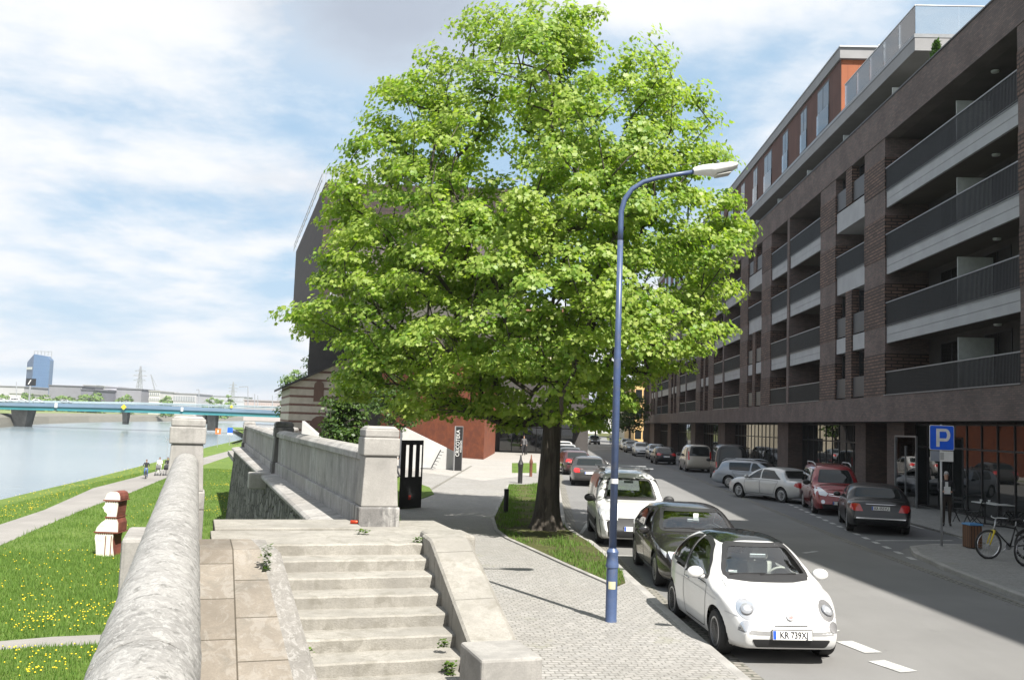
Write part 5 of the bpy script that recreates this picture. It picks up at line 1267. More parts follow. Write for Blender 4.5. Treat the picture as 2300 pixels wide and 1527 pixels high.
# ------------------------------------------------------------------ the kinds of car that stand in the street
def spec(L, W, H, wb, fo, r, hood, cowl, roof_f, roof_r, deck=None, belt=.90, rim='five', nose=.75, tapf=.30, tapr=.18, tum=.15, sidew=None, doors=None, lampz=.66, tailz=.82, exp=4.4, rearx=.10, **kw):
    f = L / 2; fx = f - fo; rx = fx - wb; cx, cz = cowl
    if deck is None: rear = [(-f, .52), (-f + .03, .74), (-f + rearx * .7, belt + .02), (-f + rearx + .06, belt + .10), (roof_r - .02, H - .09), (roof_r + .35, H - .015)]
    else: rear = [(-f, .52), (-f + .03, .78), (-f + .10, deck[1] - .02), (-f + .25, deck[1] + .015), (deck[0], deck[1] + .03), (roof_r, H - .07), (roof_r + .45, H - .01)]
    top = rear + [((roof_f + roof_r) / 2 + .15, H), (roof_f, H - .05), ((roof_f + cx) / 2 + .02, (H - .05 + cz) / 2 + .055), (cx, cz), (cx + .12, cz - .012), ((cx + f) / 2, (hood + cz) / 2 + .015), (f - .38, hood - .02), (f - .16, hood - .13), (f - .05, .56), (f, .44)]
    bot = [(-f, .42), (-f + .05, .31), (-f + .3, .25), (rx, .19), (fx, .19), (f - .3, .20), (f - .06, .25), (f, .40)]
    bl = [(-f, .55), (-f + .3, belt + .01), (rx, belt + .01), (0, belt - .01), (cx - .1, belt - .04), (fx + .1, hood - .10), (f - .25, hood - .22), (f, .42)]
    sp = dict(L=L, W=W, H=H, r=r, wx=[rx, fx], top=top, bot=bot, belt=bl, tum=tum, nose=nose, tapf=tapf, tapr=tapr, rim=rim, exp=exp)
    y0, y1 = W / 2 - .19, W / 2 - .31
    sp['fw'] = [(-y0, cz + .03), (y0, cz + .03), (y1, H - .10), (-y1, H - .10)]
    rb = (deck[1] + .06) if deck else belt + .09
    sp['rw'] = [(-y0 + .03, rb), (y0 - .03, rb), (y1, H - .12), (-y1, H - .12)]
    b = belt + .035; t = H - .13
    sp['side'] = sidew or [[(cx - .28, b - .02), (roof_f - .02, t), (-.02, t + .02), (-.04, b)], [(-.12, b), (-.10, t + .02), (roof_r + .42, t - .01), (rx + .02, b + .01)]]
    sp['doors'] = doors if doors is not None else [[(cx - .10, belt - .06), (.0, belt - .03), (-.02, .30), (fx - r - .16, .30), (fx - r - .08, .62)], [(-.04, belt - .03), (rx + .16, belt - .02), (rx + r + .05, .60), (rx + r + .18, .30), (-.05, .30)]]
    yl = W / 2 - .14
    sp['lamps'] = kw.pop('lamps', [([(yl - .42, lampz - .04), (yl - .06, lampz - .06), (yl - .02, lampz + .07), (yl - .34, lampz + .06)], 'lampglass', 'headlight', 'F', .006), ([(yl - .30, tailz - .13), (yl - .015, tailz - .13), (yl - .02, tailz + .09), (yl - .20, tailz + .09)], 'redlamp', 'tail_light', 'B', .006),
                  ([(-f + .06, tailz - .12), (-f + .26, tailz - .05), (-f + .20, tailz + .08), (-f + .08, tailz + .08)], 'redlamp', 'tail_light', 'L', .006), ([(f - .38, lampz + .03), (f - .22, lampz - .05), (f - .28, lampz + .05), (f - .52, lampz + .10)], 'lampglass', 'headlight', 'L', .006)])
    sp['decals'] = kw.pop('decals', [([(-yl * .75, .26), (yl * .75, .26), (yl * .8, .40), (-yl * .8, .40)], 'grille', 'lower_grille', 'F', .006), ([(-.36, lampz - .12), (.36, lampz - .12), (.38, lampz - .02), (-.38, lampz - .02)], 'grille', 'grille', 'F', .006)])
    sp['lines'] = kw.pop('lines', [])
    sp['mirror'] = kw.pop('mirror', (cx - .32, 0, belt + .03, 'paint'))
    sp['mirz'] = H - .20; sp['dash'] = (cx - .38, belt - .03); sp['hz'] = belt - .12
    sp.update(kw); return sp
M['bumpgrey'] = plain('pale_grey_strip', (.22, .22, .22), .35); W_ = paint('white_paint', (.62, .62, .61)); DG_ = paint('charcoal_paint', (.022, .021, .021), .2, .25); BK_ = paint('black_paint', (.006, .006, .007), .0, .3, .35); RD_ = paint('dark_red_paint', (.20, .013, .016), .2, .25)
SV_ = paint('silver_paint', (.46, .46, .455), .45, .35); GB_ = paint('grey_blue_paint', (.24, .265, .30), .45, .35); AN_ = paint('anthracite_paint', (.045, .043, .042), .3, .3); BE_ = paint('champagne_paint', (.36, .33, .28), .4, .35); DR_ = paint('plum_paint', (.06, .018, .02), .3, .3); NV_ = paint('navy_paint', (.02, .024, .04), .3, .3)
circ = lambda y, z, r, n=20: [(y + r * math.cos(2 * PI * k / n), z + r * math.sin(2 * PI * k / n)) for k in range(n)]
# small round-eyed hatchback with a dark glass roof
S500 = dict(L=3.55, W=1.64, H=1.49, r=.292, wx=[-1.245, 1.055], nose=.95, tapf=.27, tapr=.20, pw=2.2, tum=.22, exp=3.3, rim='multi', inset=.03,
    top=[(-1.775, .50), (-1.745, .72), (-1.66, .93), (-1.52, 1.12), (-1.34, 1.30), (-1.10, 1.42), (-.70, 1.478), (-.25, 1.49), (.12, 1.465), (.36, 1.395), (.62, 1.225), (.93, .985), (1.02, .965), (1.30, .905), (1.52, .81), (1.66, .69), (1.735, .56), (1.775, .43)],
    bot=[(-1.775, .42), (-1.72, .29), (-1.5, .23), (-1, .18), (1, .18), (1.5, .19), (1.70, .215), (1.75, .28), (1.775, .40)],
    belt=[(-1.775, .55), (-1.55, .90), (-1, .905), (0, .88), (.7, .865), (1.1, .80), (1.45, .66), (1.775, .42)],
    fw=[(-.60, 1.0), (.60, 1.0), (.55, 1.14), (.43, 1.372), (-.43, 1.372), (-.55, 1.14)], rw=[(-.5, 1.0), (.5, 1.0), (.42, 1.33), (-.42, 1.33)],
    side=[[(.66, .935), (.46, 1.14), (.20, 1.325), (-.10, 1.385), (-.36, 1.395), (-.38, .945)], [(-.46, .95), (-.44, 1.39), (-.72, 1.365), (-.98, 1.27), (-1.20, 1.09), (-1.18, .975)]],
    doors=[[(.70, .86), (-.42, .89), (-.47, .55), (-.40, .26), (.56, .26), (.66, .5)]], hz=.80, mirror=(.50, 0, .955, 'paint', 1.05), handle=M['chrome'], dash=(.55, .86), mirz=1.30, light_interior=True,
    lamps=[(circ(.535, .685, .118), 'chrome', 'headlight', 'F', .006), (circ(.575, .50, .066), 'chrome', 'fog_light', 'F', .008), ([(.62, .72), (.70, .72), (.70, .98), (.62, .98)], 'redlamp', 'tail_light', 'B', .006)],
    decals=[([(-.52, .345), (.52, .345), (.46, .245), (-.46, .245)], 'grille', 'lower_grille', 'F', .008)],
    lines=[([(.28, .425), (.45, .428), (.66, .455)], 'F', .045, 'bumpgrey', 'bumper_strip'), ([(-.28, .425), (-.45, .428), (-.66, .455)], 'F', .045, 'bumpgrey', 'bumper_strip'), ([(.07, .615), (.24, .605), (.36, .608)], 'F', .012, 'chrome', 'chrome_moustache'), ([(-.07, .615), (-.24, .605), (-.36, .608)], 'F', .012, 'chrome', 'chrome_moustache'), ([(-.22, .515), (.22, .515)], 'F', .012, 'seam', 'bonnet_seam'),
           ([(.64, .955), (.655, .86), (.60, .80)], 'F', .008, 'metal', 'bonnet_seam'), ([(-.64, .955), (-.655, .86), (-.60, .80)], 'F', .008, 'metal', 'bonnet_seam'), ([(1.36, .62), (1.50, .61), (1.60, .60)], 'L', .008, 'metal', 'bumper_seam'), ([(1.36, .62), (1.50, .61), (1.60, .60)], 'R', .008, 'metal', 'bumper_seam'), ([(-1.5, .74), (-.6, .77), (.5, .76), (1.1, .72)], 'R', .006, 'metal', 'crease_shading')])  # grey strips: panel seams, and the crease's shading line drawn in colour
c5 = make_car('parked_car', (3.58, 14.06, 0), heading(.082, -.997), 'small white round-eyed hatchback with a dark glass roof, nearest car at the left kerb', W_, S500, True, True)
c5.patch(rpoly([(.30, -.47), (.30, .47), (-.30, .50), (-.98, .44), (-.98, -.44), (-.30, -.50)], .12), 'T', .004, M['carglass'], 'glass_roof')
for sg in (1, -1):
    p, n = c5.hit(sg * .535, .685, 'F', .02)
    for (r0, r1, m_, nm) in ((.085, .02, 'lens', 'lens'), (.05, .016, 'lampglass', 'bulb')):
        b = MB(); b.lathe([(r0, 0), (r0 * .9, r1 * .6), (r0 * .5, r1), (0, r1 * 1.15)], n=20); o = b.build(nm, M[m_], c5.root, smooth='all'); o.location = p + n * (.0 if nm == 'lens' else .012) ; o.rotation_euler = n.to_track_quat('Z', 'Y').to_euler()
p, n = c5.hit(0, .618, 'F', .006); b = MB(); b.lathe([(.05, 0), (.05, .012), (.04, .018), (0, .018)], n=20, mi=0); b.lathe([(.036, .0185), (0, .019)], n=16, mi=1); o = b.build('badge', [M['chrome'], plain('badge_red', (.25, .03, .03), .3)], c5.root, smooth=30); o.location = p; o.rotation_euler = n.to_track_quat('Z', 'Y').to_euler()
c5.strip([(-.57, 1.0), (-.3, .99), (.3, .99), (.57, 1.0)], 'F', .075, .007, M['black'], 'windscreen_cowl'); plate(c5, 'F', .41, 'KR 739XJ', tilt=.12); wipers(c5, 0, 0, ((-.10, 1.01, .42, 1.03), (-.52, 1.01, -.02, 1.03)))
b = MB(); q, n = c5.hit(-.46, 1.05, 'F', -.02); b.box(q.x - .01, q.y - .06, q.z - .03, q.x, q.y + .06, q.z + .03); b.build('windscreen_sticker', M['plate'], c5.root)
# dark saloon-like hatch
SDK = spec(4.33, 1.78, 1.47, 2.62, .92, .315, .86, (1.05, 1.0), .22, -1.05, belt=.93, rim='multi', tum=.16, rearx=.30, nose=.9, tapf=.26)
c = make_car('parked_car', (3.72, 19.45, 0), heading(.011, -1), 'charcoal hatchback parked between the small white hatchback and the white van', DG_, SDK, True, True)
wipers(c, 0, 0, ((-.1, 1.04, .55, 1.06), (-.62, 1.04, -.05, 1.06))); plate(c, 'F', .42)
b = MB(); q, n = c.hit(.05, 1.27, 'F', -.01); b.box(q.x - .01, q.y - .05, q.z - .07, q.x, q.y + .05, q.z + .07); b.build('windscreen_sticker', M['plate'], c.root)
def van_spec(L=4.38, W=1.81, H=1.82, panel=False, **kw):
    f = L / 2; cx, cz = 1.28, 1.12; b, t = 1.08, H - .20
    sd = [[(cx - .42, b), (.62, t - .02), (.20, t), (.18, b)]]
    if not panel: sd += [[(.08, b), (.10, t), (-.85, t), (-.85, b)], [(-.95, b), (-.95, t), (-1.75, t - .02), (-1.80, b)]]
    s = spec(L, W, H, 2.73, .92, .315, 1.0, (cx, cz), .42, -f + .22, belt=1.03, tum=.13, exp=5, rearx=.03, sidew=sd, lampz=.80, tailz=1.0, tapf=.22, tapr=.08, nose=.7, rim='cap', rimm='cap',
             mirror=(.88, 0, 1.10, 'black', 1.25), **kw)
    yl = W / 2 - .12
    s['lamps'] = [([(yl - .30, .70), (yl - .06, .74), (yl - .03, 1.0), (yl - .13, 1.0), (yl - .38, .80)], 'lampglass', 'headlight', 'F', .006), ([(yl - .12, .85), (yl + .0, .85), (yl - .01, 1.45), (yl - .10, 1.45)], 'redlamp', 'tail_light', 'B', .006), ([(f - .42, .80), (f - .25, .72), (f - .34, .92), (f - .62, .98)], 'lampglass', 'headlight', 'L', .006)]
    s['fw'] = [(-yl + .12, cz + .03), (yl - .12, cz + .03), (yl - .25, H - .20), (-yl + .25, H - .20)]
    return s
SVW = van_spec(panel=True, decals=[([(-.80, .24), (.80, .24), (.86, .68), (-.86, .68)], 'black', 'bumper', 'F', .008), ([(-.40, .66), (.40, .66), (.42, .74), (-.42, .74)], 'grille', 'grille', 'F', .008)])
vx = D(1424, 1150, 23.6)
c = make_car('parked_van', (vx.x + .02, 25.55, 0), heading(-.01, -1), 'white panel van with roof bars parked behind the charcoal hatchback, under the maple', W_, SVW, True, True, cat='van')
plate(c, 'F', .48); wipers(c, 0, 0, ((-.1, 1.17, .6, 1.19), (-.66, 1.17, -.05, 1.19)))
for sg in (1, -1):
    b = MB(); b.box(-1.6, sg * .60 - .02, 1.80, .2, sg * .60 + .02, 1.86); b.build('roof_rail', M['black'], c.root)
for x in (.1, -1.3):
    b = MB(); b.box(x - .03, -.72, 1.87, x + .03, .72, 1.90); b.build('roof_bar', M['metal'], c.root)
for ax in 'LR': c.patch(rpoly([(1.0, .42), (1.0, .60), (-1.0, .60), (-1.0, .42)], .04), ax, .012, M['black'], 'side_moulding')
# cars further up the left kerb
SAV = spec(4.7, 1.83, 1.45, 2.8, .88, .33, .84, (1.05, .98), .15, -1.55, belt=.92, rearx=.34, tailz=.80)
c = make_car('parked_car', (4.15, 48.6, 0), heading(.04, 1), 'dark grey estate car seen from behind beyond the maple trunk, its tail lamps red', AN_, SAV, True); plate(c, 'B', .66); 
SHB = spec(4.2, 1.76, 1.46, 2.58, .87, .315, .86, (1.0, .99), .2, -1.25, belt=.92, rearx=.22, tailz=.86)
c = make_car('parked_car', (4.0, 58.2, 0), heading(-.12, 1), 'grey hatchback with red tail lamp parked ahead of the dark grey estate car', DR_, SHB, False); plate(c, 'B', .6)
make_car('parked_car', (4.35, 66.5, 0), heading(.04, 1), 'dark car third from the maple trunk along the left kerb', AN_, SAV, False)
make_car('parked_car', (4.7, 76, 0), heading(.04, 1), 'pale silver car on the left kerb just beyond the third dark car', SV_, SHB, False)
make_car('parked_car', (5.2, 88, 0), heading(.04, 1), 'white car far up the left kerb, last but one in its row', W_, SHB, False)
make_car('parked_car', (6.0, 101, 0), heading(.04, 1), 'grey-blue car at the far end of the left kerb row', GB_, SAV, False)
# right side, in the shade
SSD = spec(4.63, 1.87, 1.48, 2.78, .92, .33, .86, (1.0, 1.02), .1, -1.25, deck=(-1.72, 1.02), belt=.95, tailz=.83, tum=.16)
c = make_car('parked_car', (11.9, 30.75, 0), heading(.26, .97), 'glossy black saloon seen from behind, nearest car of the shaded right row', BK_, SSD, True); plate(c, 'B', .80, 'KR 055YU')
c.strip([(-.70, .50), (.70, .50)], 'B', .04, .006, M['chrome'], 'bumper_strip'); c.strip([(-.42, .92), (.42, .92)], 'B', .012, .006, M['chrome'], 'boot_strip')
SRV = van_spec(H=1.83, decals=[([(-.74, .24), (.74, .24), (.78, .42), (-.78, .42)], 'black', 'lower_grille', 'F', .008)], lines=[([(-.40, .80), (0, .76), (.40, .80)], 'F', .03, 'chrome', 'chrome_strip'), ([(-.40, .74), (0, .70), (.40, .74)], 'F', .02, 'chrome', 'chrome_strip')])
c = make_car('parked_van', (12.62, 36.75, 0), heading(-.18, -.98), 'dark red people carrier with roof rails facing the camera in the right row', RD_, SRV, True, cat='van'); plate(c, 'F', .46, 'KR 5PJ')
for sg in (1, -1):
    b = MB(); b.tube([(-1.7, sg * .66, 1.76), (-1.5, sg * .68, 1.86), (-.2, sg * .68, 1.88), (.35, sg * .66, 1.84), (.5, sg * .65, 1.76)], .022, 6); b.build('roof_rail', M['metal'], c.root, smooth='all')
c.patch(circ(.60, .50, .07), 'F', .01, M['lampglass'], 'fog_light'); c.patch(circ(-.60, .50, .07), 'F', .01, M['lampglass'], 'fog_light')
SVC = spec(4.6, 1.8, 1.46, 2.7, .94, .315, .86, (1.02, .99), .15, -1.2, deck=(-1.68, .98), belt=.92, rim='cap', rimm='cap', tailz=.80, tum=.16)
c = make_car('parked_car', (11.86, 41.84, 0), heading(-.454, .891), 'silver saloon standing at an angle beside the dark red people carrier', SV_, SVC, True); plate(c, 'B', .6)
SES = spec(4.7, 1.74, 1.47, 2.67, .95, .32, .84, (1.05, .98), .2, -1.75, belt=.90, rearx=.30, tailz=.84)
c = make_car('parked_car', (13.05, 48.9, 0), heading(.76, -.65), 'grey-blue estate car with silver roof rails behind the silver saloon', GB_, SES, True)
for sg in (1, -1):
    b = MB(); b.tube([(-1.8, sg * .56, 1.40), (-1.6, sg * .58, 1.50), (-.2, sg * .58, 1.53), (.2, sg * .57, 1.47)], .02, 6); b.build('roof_rail', M['metal'], c.root, smooth='all')
SVT = van_spec(4.75, 1.98, 2.16); SVT['lamps'][1] = ([(.86, .80), (.93, .80), (.93, 1.12), (.88, 1.12)], 'redlamp', 'tail_light', 'B', .006)
p = D(1636, 1020, 57.6); c = make_car('parked_van', (p.x, 57.6, 0), heading(.13, .99), 'black minibus with dark windows seen from behind, right row', BK_, SVT, False, cat='van'); plate(c, 'B', .6)
p = D(1561, 1020, 67.5); c = make_car('parked_van', (p.x, 67.5, 0), heading(.05, .99), 'champagne minibus partly hidden behind the black minibus', BE_, van_spec(4.6, 1.85, 1.92), False, cat='van')
p = D(1489, 1020, 79); c = make_car('parked_car', (p.x, 79, 0), heading(.02, 1), 'black hatchback seen from behind farther up the right row', BK_, SHB, False); plate(c, 'B', .66)
for px, Y, m_, lb in ((1474, 90, GB_, 'grey car facing the camera just ahead of the far black hatchback'), (1441, 98, SV_, 'silver car facing the camera in the far right row under the dark tree'), (1420, 110, AN_, 'dark grey car near the far end of the right row'), (1408, 122, W_, 'white car at the very end of the right row')):
    p = D(px, 1000, Y); make_car('parked_car', (p.x, Y, 0), heading(-.05, -1), lb, m_, SHB if Y % 20 else SVC, False)
p = D(1335, 985, 150); make_car('driving_car', (p.x, 150, 0), heading(-.03, -1), 'small dark car driving up far down the sunlit street', AN_, SHB, False)
# ------------------------------------------------------------------ street furniture
M['polepaint'] = mat('blue_pole_paint', (.055, .085, .17), .4, .12, 3, 30, dirt=((.12, .12, .13), .4)); M['white'] = plain('white_enamel', (.62, .62, .60), .4); M['signblue'] = plain('sign_blue', (.012, .10, .62), .35); M['wood'] = brick('brown_slats', (.17, .085, .045), (.13, .065, .035), (.03, .02, .015), .09, 3, .012, .2, .3)
M['skin'] = plain('skin', (.42, .25, .18), .55); M['denim'] = plain('blue_denim', (.05, .10, .24), .8); M['darkcloth'] = plain('dark_cloth', (.018, .018, .022), .9); M['whitecloth'] = plain('white_cloth', (.62, .62, .61), .85); M['greycloth'] = plain('grey_cloth', (.10, .10, .105), .9); M['brownhair'] = plain('brown_hair', (.06, .035, .02), .8); M['greyhair'] = plain('grey_hair', (.35, .34, .33), .8); M['shoe'] = plain('black_shoe', (.015, .015, .015), .6); M['redcloth'] = plain('red_cloth', (.35, .03, .03), .85); M['bluecloth'] = plain('blue_cloth', (.06, .13, .33), .85)
lb = G(1372, 1395, .12); LY = lb.y
lamp = empty('street_lamp', lb, 0, 'tall blue street lamp with a curved arm and white head on the setts pavement', 'street lamp')
rel = lambda px, py: D(px, py, LY) - lb
b = MB(); h1 = rel(1376, 1270).z; h2 = rel(1378, 1238).z; b.lathe([(.088, -.02), (.088, .02), (.084, .03), (.084, h1 - .03), (.084, h1 - .03)], n=22); b.build('base', M['polepaint'], lamp, smooth=30)
b = MB(); b.lathe([(.084, h1 - .03), (.096, h1 - .02), (.096, h1 + .03), (.088, h1 + .05), (.082, h2 - .05), (.090, h2 - .03), (.090, h2), (.058, h2 + .05)], n=22); b.build('collar', M['polepaint'], lamp, smooth=30)
path = [(0, 0, h2 + .03), (0, 0, rel(1383, 790).z), (0, 0, rel(1383, 770).z), (0, 0, rel(1387, 540).z)]
b = MB(); b.tube(path, [.057, .054, .047, .044], 16); b.build('pole', M['polepaint'], lamp, smooth='all')
b = MB(); ctrl = [rel(1387.5, 545), rel(1388, 510), rel(1391, 475), rel(1400, 447), rel(1417, 425), rel(1443, 409), rel(1475, 400), rel(1515, 393), rel(1566, 385)]
off = ctrl[0].x; ctrl = [Vector((max(0, q.x - off * (1 - i / 8)), 0, q.z)) for i, q in enumerate(ctrl)]; b.tube(ctrl, [.043, .042, .041, .040, .039, .037, .035, .034, .033], 14); b.build('arm', M['polepaint'], lamp, smooth='all')
a = rel(1557, 386); e = rel(1655, 374); tl = math.atan2(e.z - a.z, e.x - a.x)
b = MB(); L_ = e.x - a.x; sec = [(0, .07, .055, .0), (.10, .11, .085, -.01), (.24, .15, .10, -.03), (.30, .165, .11, -.05), (L_ - .1, .16, .085, -.045), (L_, .12, .05, -.03)]
rows = []
for x, w, hh, zo in sec: rows.append([(x, w * math.cos(q) * (1 if True else 0), zo + hh * (math.sin(q) if math.sin(q) > 0 else math.sin(q) * .75)) for q in [2 * PI * k / 16 for k in range(16)]])
b.grid(rows, close=True); b.add(rows[0], [tuple(range(16))]); b.add(rows[-1], [tuple(range(16))]); o = b.build('lamp_head', M['white'], lamp, smooth=45, fix=True); o.location = a; o.rotation_euler = (0, -tl - .06, 0)
b = MB(); b.box(.32, -.11, -.145, L_ - .12, .11, -.12); g = b.build('diffuser', plain('lamp_diffuser', (.45, .45, .43), .2), o, bevel=.02)
b = MB(); n = 20; zz = rel(1376, 1313).z
b.grid([[(.0855 * math.cos(q), .0855 * math.sin(q), z) for q in [-2.3 + 1.3 * k / 8 for k in range(9)]] for z in (zz - .05, zz + .06)]); b.build('sticker', plain('pale_sticker', (.5, .48, .3), .5), lamp)
b = MB(); zz = rel(1380, 1080).z; b.lathe([(.0585, zz - .035), (.0585, zz + .035)], n=18); b.build('sticker', M['white'], lamp)
# parking sign
sp_ = G(2115, 1226, .1); ps = empty('parking_sign', sp_, 0, 'blue square parking sign with a white P above a pale plate on a grey post', 'road sign')
top = D(2115, 955, sp_.y).z - sp_.z
b = MB(); b.tube([(0, 0, -.05), (0, 0, top + .02)], .03, 12); b.build('post', M['metal'], ps, smooth='all')
b = MB(); s_ = .335; zc = top - s_; pl_ = rpoly([(-s_, -s_), (s_, -s_), (s_, s_), (-s_, s_)], .05); b.extr([(x, -.045, zc + z) for x, z in pl_], (0, .012, 0)); o = b.build('panel', M['white'], ps, fix=True)
b = MB(); k = .955; b.extr([(x * k, -.047, zc + z * k) for x, z in pl_], (0, -.003, 0)); b.build('blue_field', M['signblue'], o, fix=True)
b = MB(); y0, y1 = -.0525, -.056
def slab(x0, z0, x1, z1): b.box(x0, y1, zc + z0, x1, y0, zc + z1)
slab(-.155, -.245, -.065, .245); slab(-.065, .165, .10, .245); slab(-.065, -.095, .10, -.015)
arc = [(.10 + .115 * math.sin(q), .115 + .13 * math.cos(q)) for q in [PI * k / 10 for k in range(11)]]; ins_ = [(.10 + .03 * math.sin(q), .075 + .09 * math.cos(q)) for q in [PI * k / 10 for k in range(11)]]
b.grid([[(x, y1 - .0005, zc + z) for x, z in [(.10 + .125 * math.sin(q), .075 + .17 * math.cos(q)) for q in [PI * k / 12 for k in range(13)]]], [(x, y1 - .0005, zc + z) for x, z in [(.10 + .035 * math.sin(q), .075 + .09 * math.cos(q)) for q in [PI * k / 12 for k in range(13)]]]])
b.build('letter', M['white'], o)
b = MB(); zt2 = zc - s_ - .02; b.box(-.31, -.04, zt2 - .28, .31, -.03, zt2); o = b.build('sub_plate', M['white'], ps)
b = MB(); b.box(-.31, -.043, zt2 - .28, -.06, -.0405, zt2); o2 = b.build('grey_field', plain('sign_grey', (.22, .24, .28), .5), o)
for i in range(7):
    b = MB(); b.box(-.045, -.043, zt2 - .06 - i * .028, .055, -.0405, zt2 - .048 - i * .028); b.build('small_print', M['greycloth'], o)
# litter bin
bp = G(2184, 1230, .1); bn = empty('litter_bin', bp, .12, 'brown slatted litter bin with a blue lid behind the yellow-forked bicycle', 'litter bin')
b = MB(); b.box(-.175, -.175, .02, .175, .175, .60); b.build('bin_body', M['wood'], bn, bevel=.015); b = MB(); b.box(-.19, -.19, .605, .19, .19, .65); b.box(-.12, -.12, .65, .12, .12, .665); b.build('lid', plain('blue_lid', (.08, .22, .42), .5), bn, bevel=.02)
# bollards
def bollard(px, py, top_y, w, pointed, label, m=None):
    p = G(px, py, .12); h = D(px, top_y, p.y).z - .12; o_ = MB()
    if pointed: pr = [(w, -.05), (w, h * .55), (w * 1.15, h * .57), (w * 1.15, h * .62), (w * 1.3, h * .66), (w * .5, h * .82), (w * .35, h * .95), (0, h)]
    else: pr = [(w, -.05), (w, h * .93), (w * 1.08, h * .94), (w * 1.0, h * .99), (0, h)]
    o_.lathe(pr, n=16); o = o_.build('bollard', m or M['black'], smooth=35); o.location = p; tag(o, label, 'bollard', 'bollards along the verge'); return o
bollard(1136, 1153, 1097, .075, False, 'short plain black bollard at the left edge of the verge beside the maple'); bollard(1168, 1085, 1020, .11, True, 'taller black bollard with a pointed top beyond the plain one')
bollard(1192, 1070, 1020, .08, True, 'rusty brown pointed post just left of the maple trunk', mat('rusty_post', (.16, .06, .035), .8, .2)); bollard(1182, 1020, 992, .09, True, 'small dark pointed post far up by the museum passage')
# black gate-like board with slots
p0, p1 = G(895, 1143, .12), G(944, 1139, .12); v = p1 - p0; L_ = v.length; H_ = D(896, 988, p0.y).z - .12
gb = empty('slotted_board', p0, math.atan2(v.y, v.x), 'tall black steel board with upright slots standing on the shaded lawn by the pale pier', 'information board')
b = MB(); cols = [(0, .20), (.36, .52), (.68, .84), (.96, 1.0)]; lowz = H_ * .46
b.box(0, -.03, 0, L_, 0, lowz); b.box(0, -.03, H_ * .93, L_, 0, H_)
for a, c in cols: b.box(a * L_, -.03, lowz, c * L_, 0, H_ * .93)
b.build('board', M['black'], gb); b = MB(); b.box(L_ * .38, -.034, .28, L_ * .50, -.031, .42); b.build('sticker', plain('red_sticker', (.3, .03, .02), .5), gb)
# museum totem
tp = G(1027, 1057, .12); th_ = D(1027, 957, tp.y).z - .12; tt = empty('information_totem', tp, -.05, 'slim grey and black information totem with white writing by the white ramp', 'totem')
b = MB(); b.box(-.24, -.02, 0, .24, .22, th_); b.build('slab', M['slabgrey'], tt, bevel=.01); b = MB(); b.box(-.16, -.03, .02, .235, -.021, th_ - .03); b.build('panel', M['grille'], tt)
q = text_mesh('CRICOTEKA', .34, M['white']); q.parent = tt; q.location = (-.02, -.034, th_ * .62); q.rotation_euler = (PI / 2, -PI / 2, 0); q.scale = (.82, .9, 1); q2 = text_mesh('muzeum', .2, M['white']); q2.parent = tt; q2.location = (.15, -.034, th_ * .55); q2.rotation_euler = (PI / 2, -PI / 2, 0)
# riverside signs
for px, yb, yt, m1, m2, lb_ in ((488, 1004, 962, plain('sign_orange', (.6, .16, .04), .5), M['white'], 'small orange square river sign on a thin post'), (515, 1000, 960, M['signblue'], M['white'], 'small blue square river sign with a white plate below')):
    p = G(px, yb, ZL); h = D(px, yt, p.y).z - ZL; s = empty('river_sign', p, 0, lb_, 'sign', 'signs on the river bank'); b = MB(); b.tube([(0, 0, -.3), (0, 0, h - .2)], .05, 8); b.build('post', M['metal'], s)
    w = .5; b = MB(); b.box(-w, -.08, h - 2 * w, w, -.05, h); o = b.build('panel', m1, s); b = MB()
    if 'blue' in lb_: b.box(-w, -.08, h - 2 * w - .35, w, -.05, h - 2 * w - .05)
    else: b.box(-.12, -.1, h - .75, .12, -.081, h - .25)
    b.build('symbol', m2, o)
p = G(373, 1045, ZL); b = MB(); h = D(373, 985, p.y).z - ZL; b.tube([(0, 0, 0), (0, 0, h)], .02, 6); b.bar((-.3, 0, h - .3), (.3, 0, h + .2), .04); b.bar((-.3, 0, h + .2), (.3, 0, h - .3), .04); o = b.build('depth_marker', M['metal']); o.location = p; tag(o, 'thin river marker post with a small cross on top', 'marker')
# carved idol on the lawn
sc = 40.8 / 2100 / 3.27; sb = G(236, 1249, ZL); idol = empty('wooden_idol', sb, 0, 'white and rust-brown carved idol figure with a flat cap standing on the riverside lawn', 'sculpture')
bx, by = 752, 618
def cut_(pts): return [((x - bx) * sc, (by - y) * sc) for x, y in pts]
segs = {'cap': [(722, 214), (738, 172), (760, 158), (800, 155), (822, 165), (832, 190), (834, 214)], 'head': [(730, 224), (824, 224), (820, 300), (816, 334), (748, 334), (750, 316), (738, 304), (728, 300), (724, 285), (712, 270), (728, 250)], 'torso': [(745, 342), (816, 342), (832, 380), (834, 442), (672, 442), (682, 412), (710, 378), (735, 360)], 'skirt': [(676, 452), (806, 452), (800, 500), (806, 560), (818, 616), (690, 616), (682, 540), (672, 490)]}
M['idolbrown'] = mat('rust_brown_wood', (.16, .045, .028), .8, .25, 2, 20, dirt=((.06, .02, .015), .6)); M['idolwhite'] = mat('white_paint_wood', (.62, .60, .52), .75, .08, 2, 15, dirt=((.42, .38, .28), .6))
for nm, pts in segs.items():
    q = cut_(pts); b = MB(); b.extr([(x, .0, z) for x, z in q], (0, .9, 0)); o = b.build(nm, M['idolbrown'], idol, fix=True, bevel=.02); b = MB(); b.extr([(x * .99, -.012, z) for x, z in q], (0, -.05, 0)); b.build('white_face', M['idolwhite'], o, fix=True)
for y, x0, x1 in ((219, 716, 838), (338, 738, 822), (447, 664, 840)):
    b = MB(); z = (by - y) * sc; b.box((x0 - bx) * sc, -.10, z - .028, (x1 - bx) * sc, .95, z + .02); b.build('ledge', M['idolbrown'], idol)
